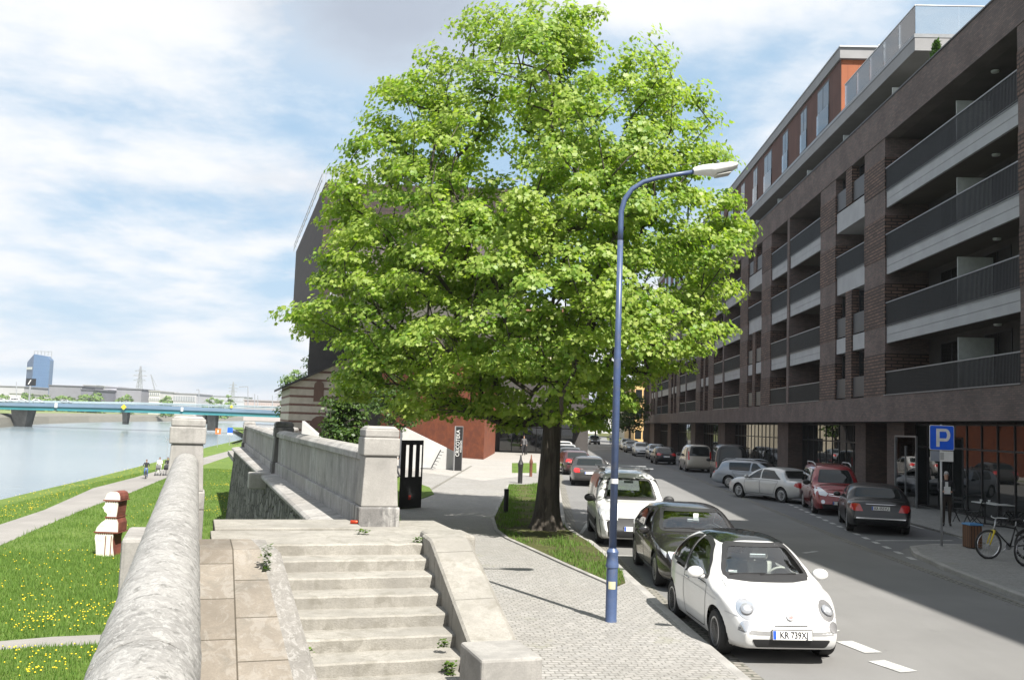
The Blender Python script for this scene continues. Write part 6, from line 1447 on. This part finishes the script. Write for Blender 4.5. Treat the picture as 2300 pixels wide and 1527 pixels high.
for y, xa, xb, n in ((226, 738, 822, 6), (343, 748, 818, 6), (453, 680, 804, 9)):
    for k in range(n):
        x = xa + (xb - xa) * k / (n - 1); b = MB(); b.box((x - 2.2 - bx) * sc, -.075, (by - y - 9) * sc, (x + 2.2 - bx) * sc, -.064, (by - y) * sc); b.build('groove_shadow', M['idolbrown'], idol)  # thin brown marks draw the toothed shadows below the ledges
for x in (752, 792):
    b = MB(); b.box((x - 3 - bx) * sc, -.075, (by - 612) * sc, (x + 3 - bx) * sc, -.064, (by - 470) * sc); b.build('groove_shadow', M['idolbrown'], idol)
# ------------------------------------------------------------------ people
def skin_mesh(name, J, E, mats, region, parent=None):
    """J: {joint: (pos, radius)}, E: list of joint pairs; region(p) -> material index"""
    names = list(J); me = bpy.data.meshes.new('sk'); me.from_pydata([J[n][0] for n in names], [(names.index(a), names.index(c)) for a, c in E], [])
    o = bpy.data.objects.new('sk', me); COL.objects.link(o); o.modifiers.new('s', 'SKIN'); lay = me.skin_vertices[0].data
    for i, n in enumerate(names):
        r = J[n][1]; lay[i].radius = r if isinstance(r, tuple) else (r, r); lay[i].use_root = (i == 0)
    ss = o.modifiers.new('d', 'SUBSURF'); ss.levels = 2; ss.render_levels = 2
    dg = bpy.context.evaluated_depsgraph_get(); res = bpy.data.meshes.new_from_object(o.evaluated_get(dg)); bpy.data.objects.remove(o); res.name = name
    res.materials.clear()
    for m in mats: res.materials.append(m)
    for p in res.polygons: p.material_index = region(p.center); p.use_smooth = True
    q = bpy.data.objects.new(name, res); COL.objects.link(q)
    if parent is not None: q.parent = parent
    return q
def person(loc, hd, label, shirt, trous, hair, pose='stand', h=1.75, group=None, skirt=False, longsleeve=True, bald=False):
    k = h / 1.75; root = empty('person', loc, hd - PI / 2, label, 'person', group)   # faces local +y
    st = {'stand': (.10, -.06, 0.0, .02), 'walk': (.32, -.30, .05, .25), 'ride': (.0, 0, 0, 0)}[pose]
    J = {'pelvis': ((0, 0, .95), (.135, .11)), 'waist': ((0, .01, 1.10), (.125, .095)), 'chest': ((0, .0, 1.32), (.155, .11)), 'neck': ((0, .01, 1.49), .05), 'headb': ((0, .025, 1.58), (.066, .075)), 'head': ((0, .03, 1.665), (.074, .092)), 'crown': ((0, .015, 1.73), (.055, .07))}
    E = [('pelvis', 'waist'), ('waist', 'chest'), ('chest', 'neck'), ('neck', 'headb'), ('headb', 'head'), ('head', 'crown')]
    for s, nm in ((1, 'l'), (-1, 'r')):
        if pose == 'ride':
            J['hip' + nm] = ((s * .10, .02, .90), .085); J['knee' + nm] = ((s * .13, .36, .70 if s > 0 else .62), .058); J['ank' + nm] = ((s * .13, .20, .33 if s > 0 else .20), .04); J['toe' + nm] = ((s * .14, .36, .28 if s > 0 else .14), .035)
        else:
            f = st[0] if s > 0 else st[1]
            J['hip' + nm] = ((s * .10, f * .12, .88), .09); J['knee' + nm] = ((s * .10, f * .55 + .05, .49), .06); J['ank' + nm] = ((s * .10, f, .09), .042); J['toe' + nm] = ((s * .12, f + .16, .035), .036)
        J['sh' + nm] = ((s * .19, 0, 1.43), .062)
        if pose in ('walk',): a = -.25 * s; J['elb' + nm] = ((s * .25, a * .4 - .03, 1.16), .045); J['wri' + nm] = ((s * .24, a + .12, .95), .032); J['han' + nm] = ((s * .23, a + .18, .87), .03)
        elif pose == 'ride': J['elb' + nm] = ((s * .26, .22, 1.22), .045); J['wri' + nm] = ((s * .26, .46, 1.10), .032); J['han' + nm] = ((s * .25, .53, 1.08), .03)
        else: J['elb' + nm] = ((s * .25, .02, 1.16), .046); J['wri' + nm] = ((s * .14, .26, 1.12), .032); J['han' + nm] = ((s * .08, .31, 1.13), .03)
        E += [('pelvis', 'hip' + nm), ('hip' + nm, 'knee' + nm), ('knee' + nm, 'ank' + nm), ('ank' + nm, 'toe' + nm), ('chest', 'sh' + nm), ('sh' + nm, 'elb' + nm), ('elb' + nm, 'wri' + nm), ('wri' + nm, 'han' + nm)]
    J = {n: (tuple(np.array(p) * k), (tuple(np.array(r) * k) if isinstance(r, tuple) else r * k)) for n, (p, r) in J.items()}
    hands = [Vector(J['hanl'][0]), Vector(J['hanr'][0])]; toes = [Vector(J['toel'][0]), Vector(J['toer'][0])]
    def region(c):
        if c.z > 1.49 * k: return 0
        if min((c - q).length for q in hands) < .075 * k: return 0
        if min((c - q).length for q in toes) < .12 * k or c.z < .05 * k: return 3
        return 2 if c.z < .97 * k and abs(c.x) < .22 * k else 1
    skin_mesh('body', J, E, [M['skin'], shirt, trous, M['shoe']], region, root)
    if not bald:
        b = MB(); rows = []
        for i in range(7):
            a = PI / 2 * i / 6; rr = .088 * k * math.cos(a) ** .8; rows.append([(rr * .92 * math.cos(q), .012 * k + rr * 1.12 * math.sin(q), (1.675 + .095 * math.sin(a)) * k + (.0 if math.sin(q) > .2 else -.05 * k * math.cos(a))) for q in [2 * PI * j / 14 for j in range(14)]])
        b.grid(rows, close=True); b.build('hair', hair, root, smooth='all')
    b = MB(); b.extr([(-.008 * k, .115 * k, 1.63 * k), (.008 * k, .115 * k, 1.63 * k), (0, .11 * k, 1.67 * k)], (0, .02 * k, -.004)); b.build('nose', M['skin'], root, fix=True)
    if skirt: b = MB(); b.lathe([(.15 * k, 1.02 * k), (.19 * k, .85 * k), (.22 * k, .6 * k)], n=16); b.build('skirt', trous, root, smooth='all')
    return root
pm_ = G(2126, 1181, .06); s = person(pm_, heading(-.35, -1), 'man in a dark suit holding white papers behind the parking sign post', M['darkcloth'], plain('dark_brown_cloth', (.035, .027, .022), .9), M['greyhair'], 'stand', 1.8)
b = MB(); b.box(-.10, .30, 1.08, .10, .315, 1.32); b.build('papers', M['whitecloth'], s); b = MB(); b.box(-.045, .105, 1.25, .045, .125, 1.47); b.build('shirt_front', M['whitecloth'], s)
def bike(loc, hd, label, col, forkm, seatm):
    r = empty('bicycle', loc, hd, label, 'bicycle', 'bicycles by the litter bin'); R_ = .345      # heads along local +x
    fw_, rw_, bb, seat, head = Vector((.54, 0, R_)), Vector((-.52, 0, R_)), Vector((-.05, 0, .30)), Vector((-.20, 0, .80)), Vector((.36, 0, .82))
    for c in (fw_, rw_):
        b = MB(); n = 36
        P = [c + Vector((R_ * .97 * math.cos(2 * PI * k / n), 0, R_ * .97 * math.sin(2 * PI * k / n))) for k in range(n + 1)]; b.tube(P, .024, 8, False); t_ = b.build('wheel', M['tyre'], r, smooth='all')
        b = MB(); P = [c + (p - c) * .89 for p in P]; b.tube(P, .014, 6, False); b.build('rim', M['chrome'], t_, smooth='all')
        b = MB()
        for k in range(18):
            a = 2 * PI * k / 18; b.bar(c + Vector((.02 * math.cos(a + 1.3), .02 * (-1) ** k, .02 * math.sin(a + 1.3))), c + Vector((R_ * .86 * math.cos(a), 0, R_ * .86 * math.sin(a))), .003)
        b.tube([c - Vector((0, .05, 0)), c + Vector((0, .05, 0))], .022, 8); b.build('spokes', M['metal'], t_)
    b = MB()
    for p, q in ((bb, seat), (head - Vector((-.02, 0, .1)), bb), (head, seat - Vector((0, 0, .06)))): b.tube([p, q], .019, 8)
    for s_ in (1, -1):
        o_ = Vector((0, .045 * s_, 0)); b.tube([rw_ + o_, bb + o_ * .5], .010, 6); b.tube([rw_ + o_, seat - Vector((0, 0, .06)) + o_ * .4], .009, 6)
    b.build('frame', col, r, smooth='all')
    b = MB(); crown = head + Vector((.05, 0, -.14))
    for s_ in (1, -1): b.tube([crown + Vector((0, .055 * s_, 0)), fw_ + Vector((0, .055 * s_, 0))], [.024, .016], 8)
    b.bar(crown + Vector((0, .07, 0)), crown - Vector((0, .07, 0)), .04); b.build('fork', forkm, r, smooth='all')
    b = MB(); hb = head + Vector((-.03, 0, .16)); b.tube([crown, head, hb], .018, 8); b.tube([hb + Vector((-.10, .30, .03)), hb + Vector((.03, .12, .02)), hb + Vector((.04, 0, 0)), hb + Vector((.03, -.12, .02)), hb + Vector((-.10, -.30, .03))], .013, 8); b.build('handlebar', M['metal'], r, smooth='all')
    b = MB(); b.tube([seat, seat + Vector((-.02, 0, .12))], .014, 8); sp_ = b.build('seat_post', M['metal'], r)
    b = MB(); rows = []
    for x, w, h in ((-.15, .07, .03), (-.12, .085, .04), (0, .05, .035), (.12, .02, .02)): rows.append([(seat.x + x, w * math.cos(q), seat.z + .15 + h * math.sin(q)) for q in [2 * PI * j / 10 for j in range(10)]])
    b.grid(rows, close=True); b.add(rows[0], [tuple(range(10))]); b.add(rows[-1], [tuple(range(10))]); b.build('saddle', M['black'], r, smooth=50, fix=True)
    b = MB(); b.lathe([(.09, -.004), (.09, .004), (.02, .006)], (bb.x, -.06, bb.z), 20, 'y'); b.bar(bb + Vector((0, -.08, 0)), bb + Vector((.12, -.08, -.11)), .02); b.bar(bb + Vector((.08, -.14, -.11)), bb + Vector((.16, -.09, -.11)), .06, .02); b.build('crankset', M['metal'], r)
    b = MB(); b.tube([rw_ + Vector((R_ * 1.1 * math.cos(a), 0, R_ * 1.1 * math.sin(a))) for a in [.6 + 2.0 * k / 10 for k in range(11)]], .022, 6); b.build('mudguard', M['black'], r, smooth='all')
    return r
YB = plain('bike_black', (.02, .02, .02), .3); YF = plain('bike_yellow', (.55, .42, .02), .35)
bk = G(2218, 1254, .1); bike((bk.x + .54, bk.y + .05, .1), heading(-.98, -.16), 'black bicycle with a yellow fork and white-rimmed front wheel beside the bin', YB, YF, M['black'])
bk = G(2290, 1268, .1); bike((bk.x + .55, bk.y + .02, .1), heading(-.93, -.36), 'dark bicycle half out of view at the right edge', YB, YB, M['black'])
# café furniture
def cafe_chair(loc, rz, label):
    r = empty('cafe_chair', loc, rz, label, 'chair', 'folding café chairs'); b = MB()
    for y in (-.2, .2): b.bar((-.22, y, 0), (.20, y, .46), .025); b.bar((.22, y, 0), (-.20, y, .50), .025); b.bar((-.18, y, .46), (-.30, y, .88), .025)
    b.build('legs', M['black'], r); b = MB()
    for i in range(5): b.box(-.20 + i * .085, -.21, .45, -.13 + i * .085, .21, .47)
    b.build('seat', M['black'], r); b = MB(); b.bar((-.26, -.2, .72), (-.26, .2, .72), .02, .08); b.bar((-.29, -.2, .84), (-.29, .2, .84), .02, .08); b.build('backrest', M['black'], r)
for px, py, rz, lb_ in ((2160, 1172, .6, 'black folding café chair nearest the man in the dark suit'), (2190, 1180, 2.4, 'black folding café chair by the small pale table, above the bin'), (2262, 1178, 3.3, 'black folding café chair at the shop window behind the bicycles')):
    cafe_chair(G(px, py, .06), rz, lb_)
def cafe_table(px, py, label):
    t = empty('cafe_table', G(px, py, .06), 0, label, 'table', 'small café tables'); b = MB(); b.box(-.32, -.32, .72, .32, .32, .745); b.build('tabletop', M['white'], t, bevel=.005); b = MB(); b.tube([(0, 0, .02), (0, 0, .72)], .03, 8); b.box(-.22, -.22, 0, .22, .22, .02); b.build('leg', M['black'], t)
    return t
cafe_table(2212, 1176, 'small pale café table set with cups behind the brown bin'); t2_ = cafe_table(2248, 1182, 'second pale café table nearer the right edge by the shop window')
for (dx, dy) in ((-.1, .05), (.12, -.08)):
    b = MB(); b.lathe([(.03, 0), (.045, .09), (.04, .09)], n=12); o = b.build('cup', M['white'], smooth=40); q = G(2212, 1176, .06); o.location = (q.x + dx, q.y + dy, .806); tag(o, 'white cup standing on the pale café table behind the bin', 'cup', 'cups on the café table')
# riverside path: cyclist and two people with prams
cy = G(327, 1074, ZL + .02); s = person(cy, heading(.35, -1), 'cyclist in a dark top and blue trousers riding along the riverside path', M['darkcloth'], M['denim'], M['brownhair'], 'ride', 1.72)
bike((cy.x + .05, cy.y - .1, ZL + .02), heading(.35, -1), 'bicycle ridden by the cyclist on the riverside path', YB, YB, M['black'])['group'] = 'bicycle on the path'
def pram(loc, hd, label, m):
    r = empty('pram', loc, hd - PI / 2, label, 'pram', 'prams on the riverside path'); b = MB(); b.extr([(-.22, -.35, .55), (-.22, .35, .55), (-.22, .42, .80), (-.22, -.15, 1.02), (-.22, -.42, .78)], (.44, 0, 0)); b.build('carrycot', m, r, fix=True, bevel=.05)
    for x in (-.26, .26):
        for y in (-.38, .38): b = MB(); b.lathe([(.13, -.02), (.13, .02), (.05, .025)], (x, y, .13), 14, 'x'); b.build('wheel', M['tyre'], r)
    b = MB()
    for x in (-.22, .22): b.bar((x, -.38, .13), (x, .3, .55), .03); b.bar((x, .38, .13), (x, -.3, .55), .03); b.bar((x, -.3, .55), (x, -.62, 1.02), .025)
    b.bar((-.22, -.62, 1.02), (.22, -.62, 1.02), .03); b.build('chassis', M['metal'], r)
for px, sh, tr, hr, pm2, lb1, lb2 in ((357, M['whitecloth'], M['whitecloth'], M['brownhair'], M['greycloth'], 'person in white pushing a grey pram on the riverside path', 'grey pram pushed by the person in white'), (375, M['darkcloth'], M['greycloth'], M['brownhair'], M['darkcloth'], 'person in dark clothes pushing a pram on the riverside path', 'dark pram beside the grey one')):
    q = G(px, 1066, ZL + .02); person(q, heading(.3, -1), lb1, sh, tr, hr, 'stand', 1.7); pram((q.x + .25, q.y - .95, ZL + .02), heading(.3, -1), lb2, pm2)
# walkers by the museum
q = D(888, 1010, 46); person((q.x, 46, .12), heading(-1, .2), 'walker in dark clothes half hidden behind the pale stone pier', M['darkcloth'], M['darkcloth'], M['brownhair'], 'walk', 1.78)
q = D(691, 960, 70); person((q.x, 70, .5), heading(.2, -1), 'person in black standing by the striped house wall', M['darkcloth'], M['darkcloth'], M['greyhair'], 'stand', 1.75)
for px, Y, sh, tr, lb_ in ((1372, 150, M['whitecloth'], M['denim'], 'person in a white shirt far down the street'), (1381, 156, M['bluecloth'], M['denim'], 'person in a blue top far down the street'), (1178, 84, M['greycloth'], M['darkcloth'], 'person in grey on the far forecourt by the passage')):
    q = D(px, 960, Y); person((q.x, Y, .12), heading(0, -1), lb_, sh, tr, M['brownhair'], 'walk', 1.75)
# ------------------------------------------------------------------ far bank, bridge, skyline
M['bluegird'] = mat('blue_bridge_paint', (.12, .18, .25), .5, .1, .1, 0); M['teal'] = mat('teal_bridge_paint', (.03, .19, .215), .5, .1, .1, 0); M['bridgeconc'] = mat('bridge_concrete', (.20, .19, .175), .9, .25, .3, 2)
M['farbank'] = lawn('far_bank', (.13, .128, .11), (.17, .162, .14), (.12, .14, .075)); M['fargrass'] = lawn('far_ground', (.13, .17, .07), (.17, .20, .09), (.2, .19, .12))
fb = [G(-700, 990, ZW), G(-120, 968, ZW), G(-20, 962, ZW), G(60, 954, ZW), G(110, 951, ZW), G(200, 948, ZW), G(330, 946, ZW), G(545, 945, ZW), Vector((10, 640, ZW))]
rows = []
for i, p in enumerate(fb):
    d = Vector((p.x, p.y, 0)).normalized(); rows.append([(p.x - d.x * 3, p.y - d.y * 3, ZW - 1), (p.x, p.y, ZW + .3), (p.x + d.x * 9, p.y + d.y * 9, ZW + 3.2), (p.x + d.x * 13, p.y + d.y * 13, ZW + 3.3), (p.x + d.x * 30, p.y + d.y * 30, ZW + 4.4)])
b = MB(); b.grid(rows); o = b.build('far_bank', M['farbank'], fix=True); o['kind'] = 'structure'
b = MB(); inner = [Vector(r[-1]) for r in rows]; outer = [Vector((p.x * 6 - 200, p.y * 6 + 200, -.2)) for p in inner]
b.grid([[tuple(p), tuple(q)] for p, q in zip(inner, outer)]); o = b.build('far_ground', M['fargrass'], fix=True); o['kind'] = 'structure'
YBR = 335.0
br = empty('road_bridge', (D(320, 910, YBR).x, YBR, 0), 0, 'long blue and teal girder road bridge crossing the river on concrete piers', 'bridge'); bx0 = br.location.x
pts = [(-400, 885, 891, 898, 906), (0, 899, 903.5, 911, 919), (330, 904.5, 909.5, 918, 927), (640, 914, 922, 930, 938), (800, 919, 928, 936, 945)]
def bz(px, k):
    xs = [p[0] for p in pts]; return np.interp(px, xs, [p[k] for p in pts])
def beam(k0, k1, m, nm, y0, y1):
    b = MB(); rws = []
    for px in range(-400, 801, 60):
        a, c = D(px, bz(px, k0), YBR), D(px, bz(px, k1), YBR); x = a.x - bx0; rws.append([(x, y0, a.z), (x, y0, c.z), (x, y1, c.z), (x, y1, a.z)])
    b.grid(rws, close=True); b.build(nm, m, br, fix=True)
beam(2, 3, M['bluegird'], 'deck_edge', -.3, 16); beam(3, 4, M['teal'], 'girder', .2, 15.5)
b = MB()
for yy in (-.2, 15.8):
    for px in range(-400, 800, 12):
        a, c = D(px, bz(px, 1), YBR), D(px, bz(px, 2), YBR); b.box(a.x - bx0 - .05, yy - .05, c.z, a.x - bx0 + .05, yy + .05, a.z)
    for f in (0, .5):
        P = []
        for px in range(-400, 801, 100):
            a, c = D(px, bz(px, 1), YBR), D(px, bz(px, 2), YBR); P.append((a.x - bx0, yy, a.z + (c.z - a.z) * f))
        b.tube(P, .13, 5)
b.build('railing', plain('pale_railing', (.30, .37, .40), .5), br)
def bpier(px, y0, w0, w1, yb, dp=3.0):
    t = D(px, y0, YBR); bt = D(px, yb, YBR).z; b = MB(); b.frustum(t.x - bx0, 7, bt - .3, w0, dp, t.z, w1, dp * 1.3); b.build('pier', M['bridgeconc'], br)
bpier(31, 917, 4.2, 6.2, 958, 5); bpier(266, 924, 1.5, 2.0, 951, 2.0); bpier(465, 932, 3.0, 3.0, 965); bpier(440, 932, 3, 3, 950); bpier(-260, 900, 4, 6, 958)
for px, Y, h in ((108, 400, 4.5), (146, 420, 5)):
    p = D(px, 938, Y)
sm = SHB
for px, m_, lb_ in ((8, W_, 'white car on the bridge at the left edge'), (38, W_, 'white car, second from the left on the bridge'), (53, W_, 'white car close behind the second one on the bridge'), (86, W_, 'white car on the bridge left of the warning sign'), (150, SV_, 'silver car on the bridge right of the red and white sign')):
    z = D(px, bz(px, 2), YBR).z; make_car('driving_car', (D(px, 900, YBR + 4).x, YBR + 4, z), 0, lb_, m_, van_spec() if px == 38 else sm, False, group='cars crossing the bridge')
def bsign(px, y, m, s, dia, lb_):
    p = D(px, y, YBR - .6); b = MB()
    if dia: b.extr([(-s, 0, 0), (0, 0, -s), (s, 0, 0), (0, 0, s)], (0, -.1, 0))
    else: b.extr([(-s * .6, 0, -s), (s * .6, 0, -s), (s * .6, 0, s), (-s * .6, 0, s)], (0, -.1, 0))
    o = b.build('bridge_sign', m, fix=True); o.location = p; tag(o, lb_, 'sign', 'boat signs on the bridge side')
bsign(278, 914, plain('sign_yellow', (.65, .48, .03), .5), 1.0, True, 'yellow diamond sign on the bridge above the middle pier'); bsign(520, 913, plain('sign_yellow2', (.65, .48, .03), .5), .6, True, 'smaller yellow diamond sign on the right half of the bridge'); bsign(126, 910, M['white'], .8, False, 'white sign on the bridge left of the yellow diamond'); bsign(409, 919, M['white'], .7, False, 'white sign on the bridge right of the yellow diamond')
for px, yt, yb, arm, lb_ in ((557, 868, 915, -20, 'tall street lamp with an arm at the right end of the bridge'), (447, 875, 908, -6, 'thin lamp mast in the middle of the bridge'), (572, 885, 916, 0, 'bare mast right of the tall bridge lamp'), (579, 888, 916, 0, 'second bare mast right of the tall bridge lamp'), (612, 888, 918, 0, 'last thin mast before the striped house'), (65, 866, 902, 0, None), (37, 857, 900, 0, 'thin mast on the left half of the bridge')):
    if lb_ is None: continue
    p, q = D(px, yb, YBR + 8), D(px, yt, YBR + 8); b = MB(); b.tube([p, q], .16, 6)
    if arm: b.bar(q, D(px + arm, yt + 1, YBR + 8), .3)
    o = b.build('lamp_mast', M['metal']); tag(o, lb_, 'mast', 'masts along the bridge')
# billboard
p = D(68, 866, YBR + 25); bb_ = empty('billboard', (p.x, p.y, 0), 0, 'dark billboard on a pole in front of the blue tower', 'billboard'); z0 = p.z; z1_ = D(68, 850, p.y).z
b = MB(); b.tube([(0, 0, -2), (0, 0, z0)], .35, 8); b.build('pole', M['metal'], bb_); b = MB(); b.box(-1.7, -.2, z0, 2.0, .2, z1_); o = b.build('panel', M['grille'], bb_); b = MB(); b.extr([(-.9, -.25, z0 + .5), (-.5, -.25, z0 + .5), (.4, -.25, z1_ - .5), (0, -.25, z1_ - .5)], (0, -.02, 0)); b.build('emblem', M['white'], o, fix=True)
# blue glass tower with a slanted top
YT = 1000.0; f0, f1, f2 = D(46, 868, YT), D(71, 868, YT), D(102, 868, YT); zs, zt_ = D(55, 812, YT).z, D(76, 795, YT).z; zr = D(111, 800, YT).z
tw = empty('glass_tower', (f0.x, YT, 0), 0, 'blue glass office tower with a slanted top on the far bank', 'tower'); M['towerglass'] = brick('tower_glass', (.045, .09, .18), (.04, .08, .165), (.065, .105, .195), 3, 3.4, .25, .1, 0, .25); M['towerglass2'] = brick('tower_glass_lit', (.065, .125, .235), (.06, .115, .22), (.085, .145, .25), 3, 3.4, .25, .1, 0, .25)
x1, x2 = f1.x - f0.x, f2.x - f0.x
b = MB(); b.extr([(0, 10, 0), (x1, 0, 0), (x1, 0, zt_), (0, 10, zs)], (-.5, 8, 0), 0); b.build('wall', M['towerglass'], tw, fix=True)
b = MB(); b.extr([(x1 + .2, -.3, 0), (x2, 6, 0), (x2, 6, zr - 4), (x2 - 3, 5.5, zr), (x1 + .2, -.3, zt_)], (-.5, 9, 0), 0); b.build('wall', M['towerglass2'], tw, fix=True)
b = MB(); b.extr([(.3, 9.6, zs - 8), (x1 - 1, .2, zs - 8), (x1 - 1, .2, zs - 5.5), (.3, 9.6, zs - 5.5)], (-.2, -.4, 0)); b.build('light_band', M['white'], tw, fix=True)
b = MB(); zt3 = D(90, 788, YT).z
for x in np.linspace(x1 - 4, x2, 6): b.bar((x, 8, zt_ - 4), (x, 8, zt3), .5)
b.bar((x1 - 4, 8, zt3), (x2, 8, zt3), .5); b.build('roof_frame', M['metal'], tw)
def hall(name, x0, x1, yt, yb, Y, col, label, win=None, cat='building'):
    p, q = D(x0, yb, Y), D(x1, yb, Y); zt = D((x0 + x1) / 2, yt, Y).z; w = q.x - p.x; h = empty(name, (p.x, Y, 0), 0, label, cat); b = MB(); b.box(0, 0, -2, w, 40, zt); b.build('wall', mat('far_plaster', col, .85, .08, .05, 0), h); b = MB(); b.box(-.6, -.6, zt, w + .6, 40.6, zt + .7); b.build('roof', mat('far_roof', mul(col, .7), .85, .08, .05, 0), h)
    if win:
        nx, nz, c = win
        for j in range(nz):
            b = MB(); z0 = 1 + (zt - 1) * j / nz; b.box(w * .03, -.3, z0 + (zt / nz) * .25, w * .97, .1, z0 + (zt / nz) * .7); o = b.build('window_band', mat('far_glass', c, .3, .1, .05, 0), h)
            b = MB()
            for i in range(nx + 1): x = w * .03 + w * .94 * i / nx; b.box(x - w / nx * .16, -.5, z0 + (zt / nz) * .2, x + w / nx * .16, -.31, z0 + (zt / nz) * .75)
            b.build('mullions', mat('far_plaster', col, .85, .08, .05, 0), o)
Yh = 760
hall('long_hall', -120, 52, 866, 900, Yh, (.34, .34, .36), 'long pale grey hall left of the blue tower on the far bank'); hall('white_pavilion', 20, 50, 884, 900, Yh - 60, (.44, .44, .44), 'low white pavilion in front of the pale grey hall')
hall('exhibition_hall', 108, 182, 867, 902, Yh, (.18, .18, .20), 'wide grey hall right of the blue tower'); hall('white_office', 186, 214, 866, 890, Yh + 60, (.45, .45, .45), 'white block rising behind the dark office'); hall('dark_office', 180, 208, 876, 902, Yh - 40, (.13, .13, .16), 'small dark office block beside the wide grey hall')
hall('grey_block', 213, 240, 876, 902, Yh, (.22, .22, .25), 'grey block in the middle of the far skyline'); hall('flat_roofed_block', 234, 262, 870, 902, Yh + 30, (.36, .36, .40), 'blue-grey flat-roofed block with white rooftop units'); hall('wide_block', 260, 316, 874, 903, Yh, (.21, .21, .235), 'broad mid-grey block below the tall pylon')
hall('white_house', 334, 358, 879, 905, Yh - 30, (.45, .445, .43), 'white four-storey house right of the pylon', (5, 4, (.2, .21, .23))); hall('framed_building', 358, 440, 884, 906, Yh, (.36, .36, .37), 'long pale building with a grid of openings near the middle of the bridge', (14, 2, (.22, .24, .26))); hall('hillside_houses', 440, 548, 890, 908, Yh + 500, (.34, .35, .38), 'hazy pale houses on the slope far behind the bridge', (16, 3, (.36, .37, .42))); hall('building_site', 548, 642, 901, 915, Yh - 100, (.36, .32, .30), 'pinkish long low building under construction at the right end of the bridge', (18, 2, (.34, .28, .26)))
# pylons, crane
def pylon(px, yt, yb, Y, label):
    p, q = D(px, yb, Y), D(px, yt, Y); H_ = q.z - p.z; r = empty('power_pylon', (p.x, Y, p.z - 15), 0, label, 'pylon', 'power pylons on the far bank'); b = MB(); Ht = H_ + 15; w0 = Ht * .085
    for k in range(10):
        a, c = k / 10, (k + 1) / 10; wa, wc = w0 * (1 - a) + .3, w0 * (1 - c) + .3
        for s, t in ((-1, -1), (1, -1), (1, 1), (-1, 1)): b.bar((s * wa, t * wa, a * Ht), (s * wc, t * wc, c * Ht), .42)
        for t in (-1, 1): b.bar((-wa, t * wa, a * Ht), (wc, t * wc, c * Ht), .3); b.bar((wa, t * wa, a * Ht), (-wc, t * wc, c * Ht), .3)
    b.build('mast', M['metal'], r)
    for f, l in ((.66, .15), (.77, .165), (.88, .13)): b = MB(); b.bar((-Ht * l, 0, Ht * f), (Ht * l, 0, Ht * f), .5); b.bar((-Ht * l, 0, Ht * f), (0, 0, Ht * (f + .05)), .3); b.bar((Ht * l, 0, Ht * f), (0, 0, Ht * (f + .05)), .3); b.build('cross_arm', M['metal'], r)
pylon(312, 822, 882, 900, 'tallest power pylon on the far bank behind the bridge'); pylon(522, 857, 895, 1150, 'distant power pylon near the right part of the bridge'); pylon(626, 872, 905, 1300, 'faint power pylon just left of the striped house')
b = MB(); p, q = D(349, 882, 850), D(339, 841, 850); b.bar(p, q, .8); b.bar(q, D(352, 868, 850), .3); tag(b.build('crane', M['metal']), 'slender slanting crane jib right of the tallest pylon', 'crane')
# trees on the far bank
for i, (px, w, yt, Y, lb_) in enumerate(((6, 40, 887, 560, 'round green tree at the far left behind the bridge'), (62, 46, 884, 600, 'green tree below the blue tower'), (100, 30, 888, 590, 'small green tree right of the blue tower'), (146, 48, 884, 600, 'broad green tree in front of the wide grey hall'), (190, 50, 886, 590, 'low green tree left of the small dark office'), (216, 40, 883, 580, 'rounded green tree below the grey block'), (282, 44, 887, 600, 'green tree below the broad mid-grey block'), (375, 30, 890, 640, 'green tree in front of the long pale building'), (478, 50, 889, 700, 'row-end green tree among the hazy houses'), (508, 46, 890, 700, 'green tree right among the hazy houses'))):
    p = D(px, 900, Y); zt = D(px, yt, Y).z; H_ = zt + 2; wm = w / FPX * Y / 2
    tree('riverside_tree', (p.x, Y, -2), lb_, [(H_ * .05, wm * .8, wm * .8), (H_ * .4, wm, wm), (H_ * .75, wm * .8, wm * .8), (H_ * .98, wm * .25, wm * .25)], 1.0, H_, 34, 40, 1.5, M['distleaf'], M['bark'], .35, shape='oval', group='trees beyond the bridge', trunk_h=1.5, clump=2.2, seed=100 + i)
# ------------------------------------------------------------------ thin air: far things fade
def haze():
    t = NT('haze_air'); t.t.nodes.remove(t.b); v = t.n('ShaderNodeVolumePrincipled'); v.inputs['Color'].default_value = (.86, .92, 1, 1); v.inputs['Density'].default_value = .00016; v.inputs['Anisotropy'].default_value = .3
    t.l(v.outputs[0], t.out.inputs['Volume'])
    b = MB(); b.box(-3200, -90, -9, 3200, 4500, 130); o = b.build('haze', t.mat); o['kind'] = 'stuff'; tag(o, 'thin bluish air over the river and the town', 'haze'); return o
haze()
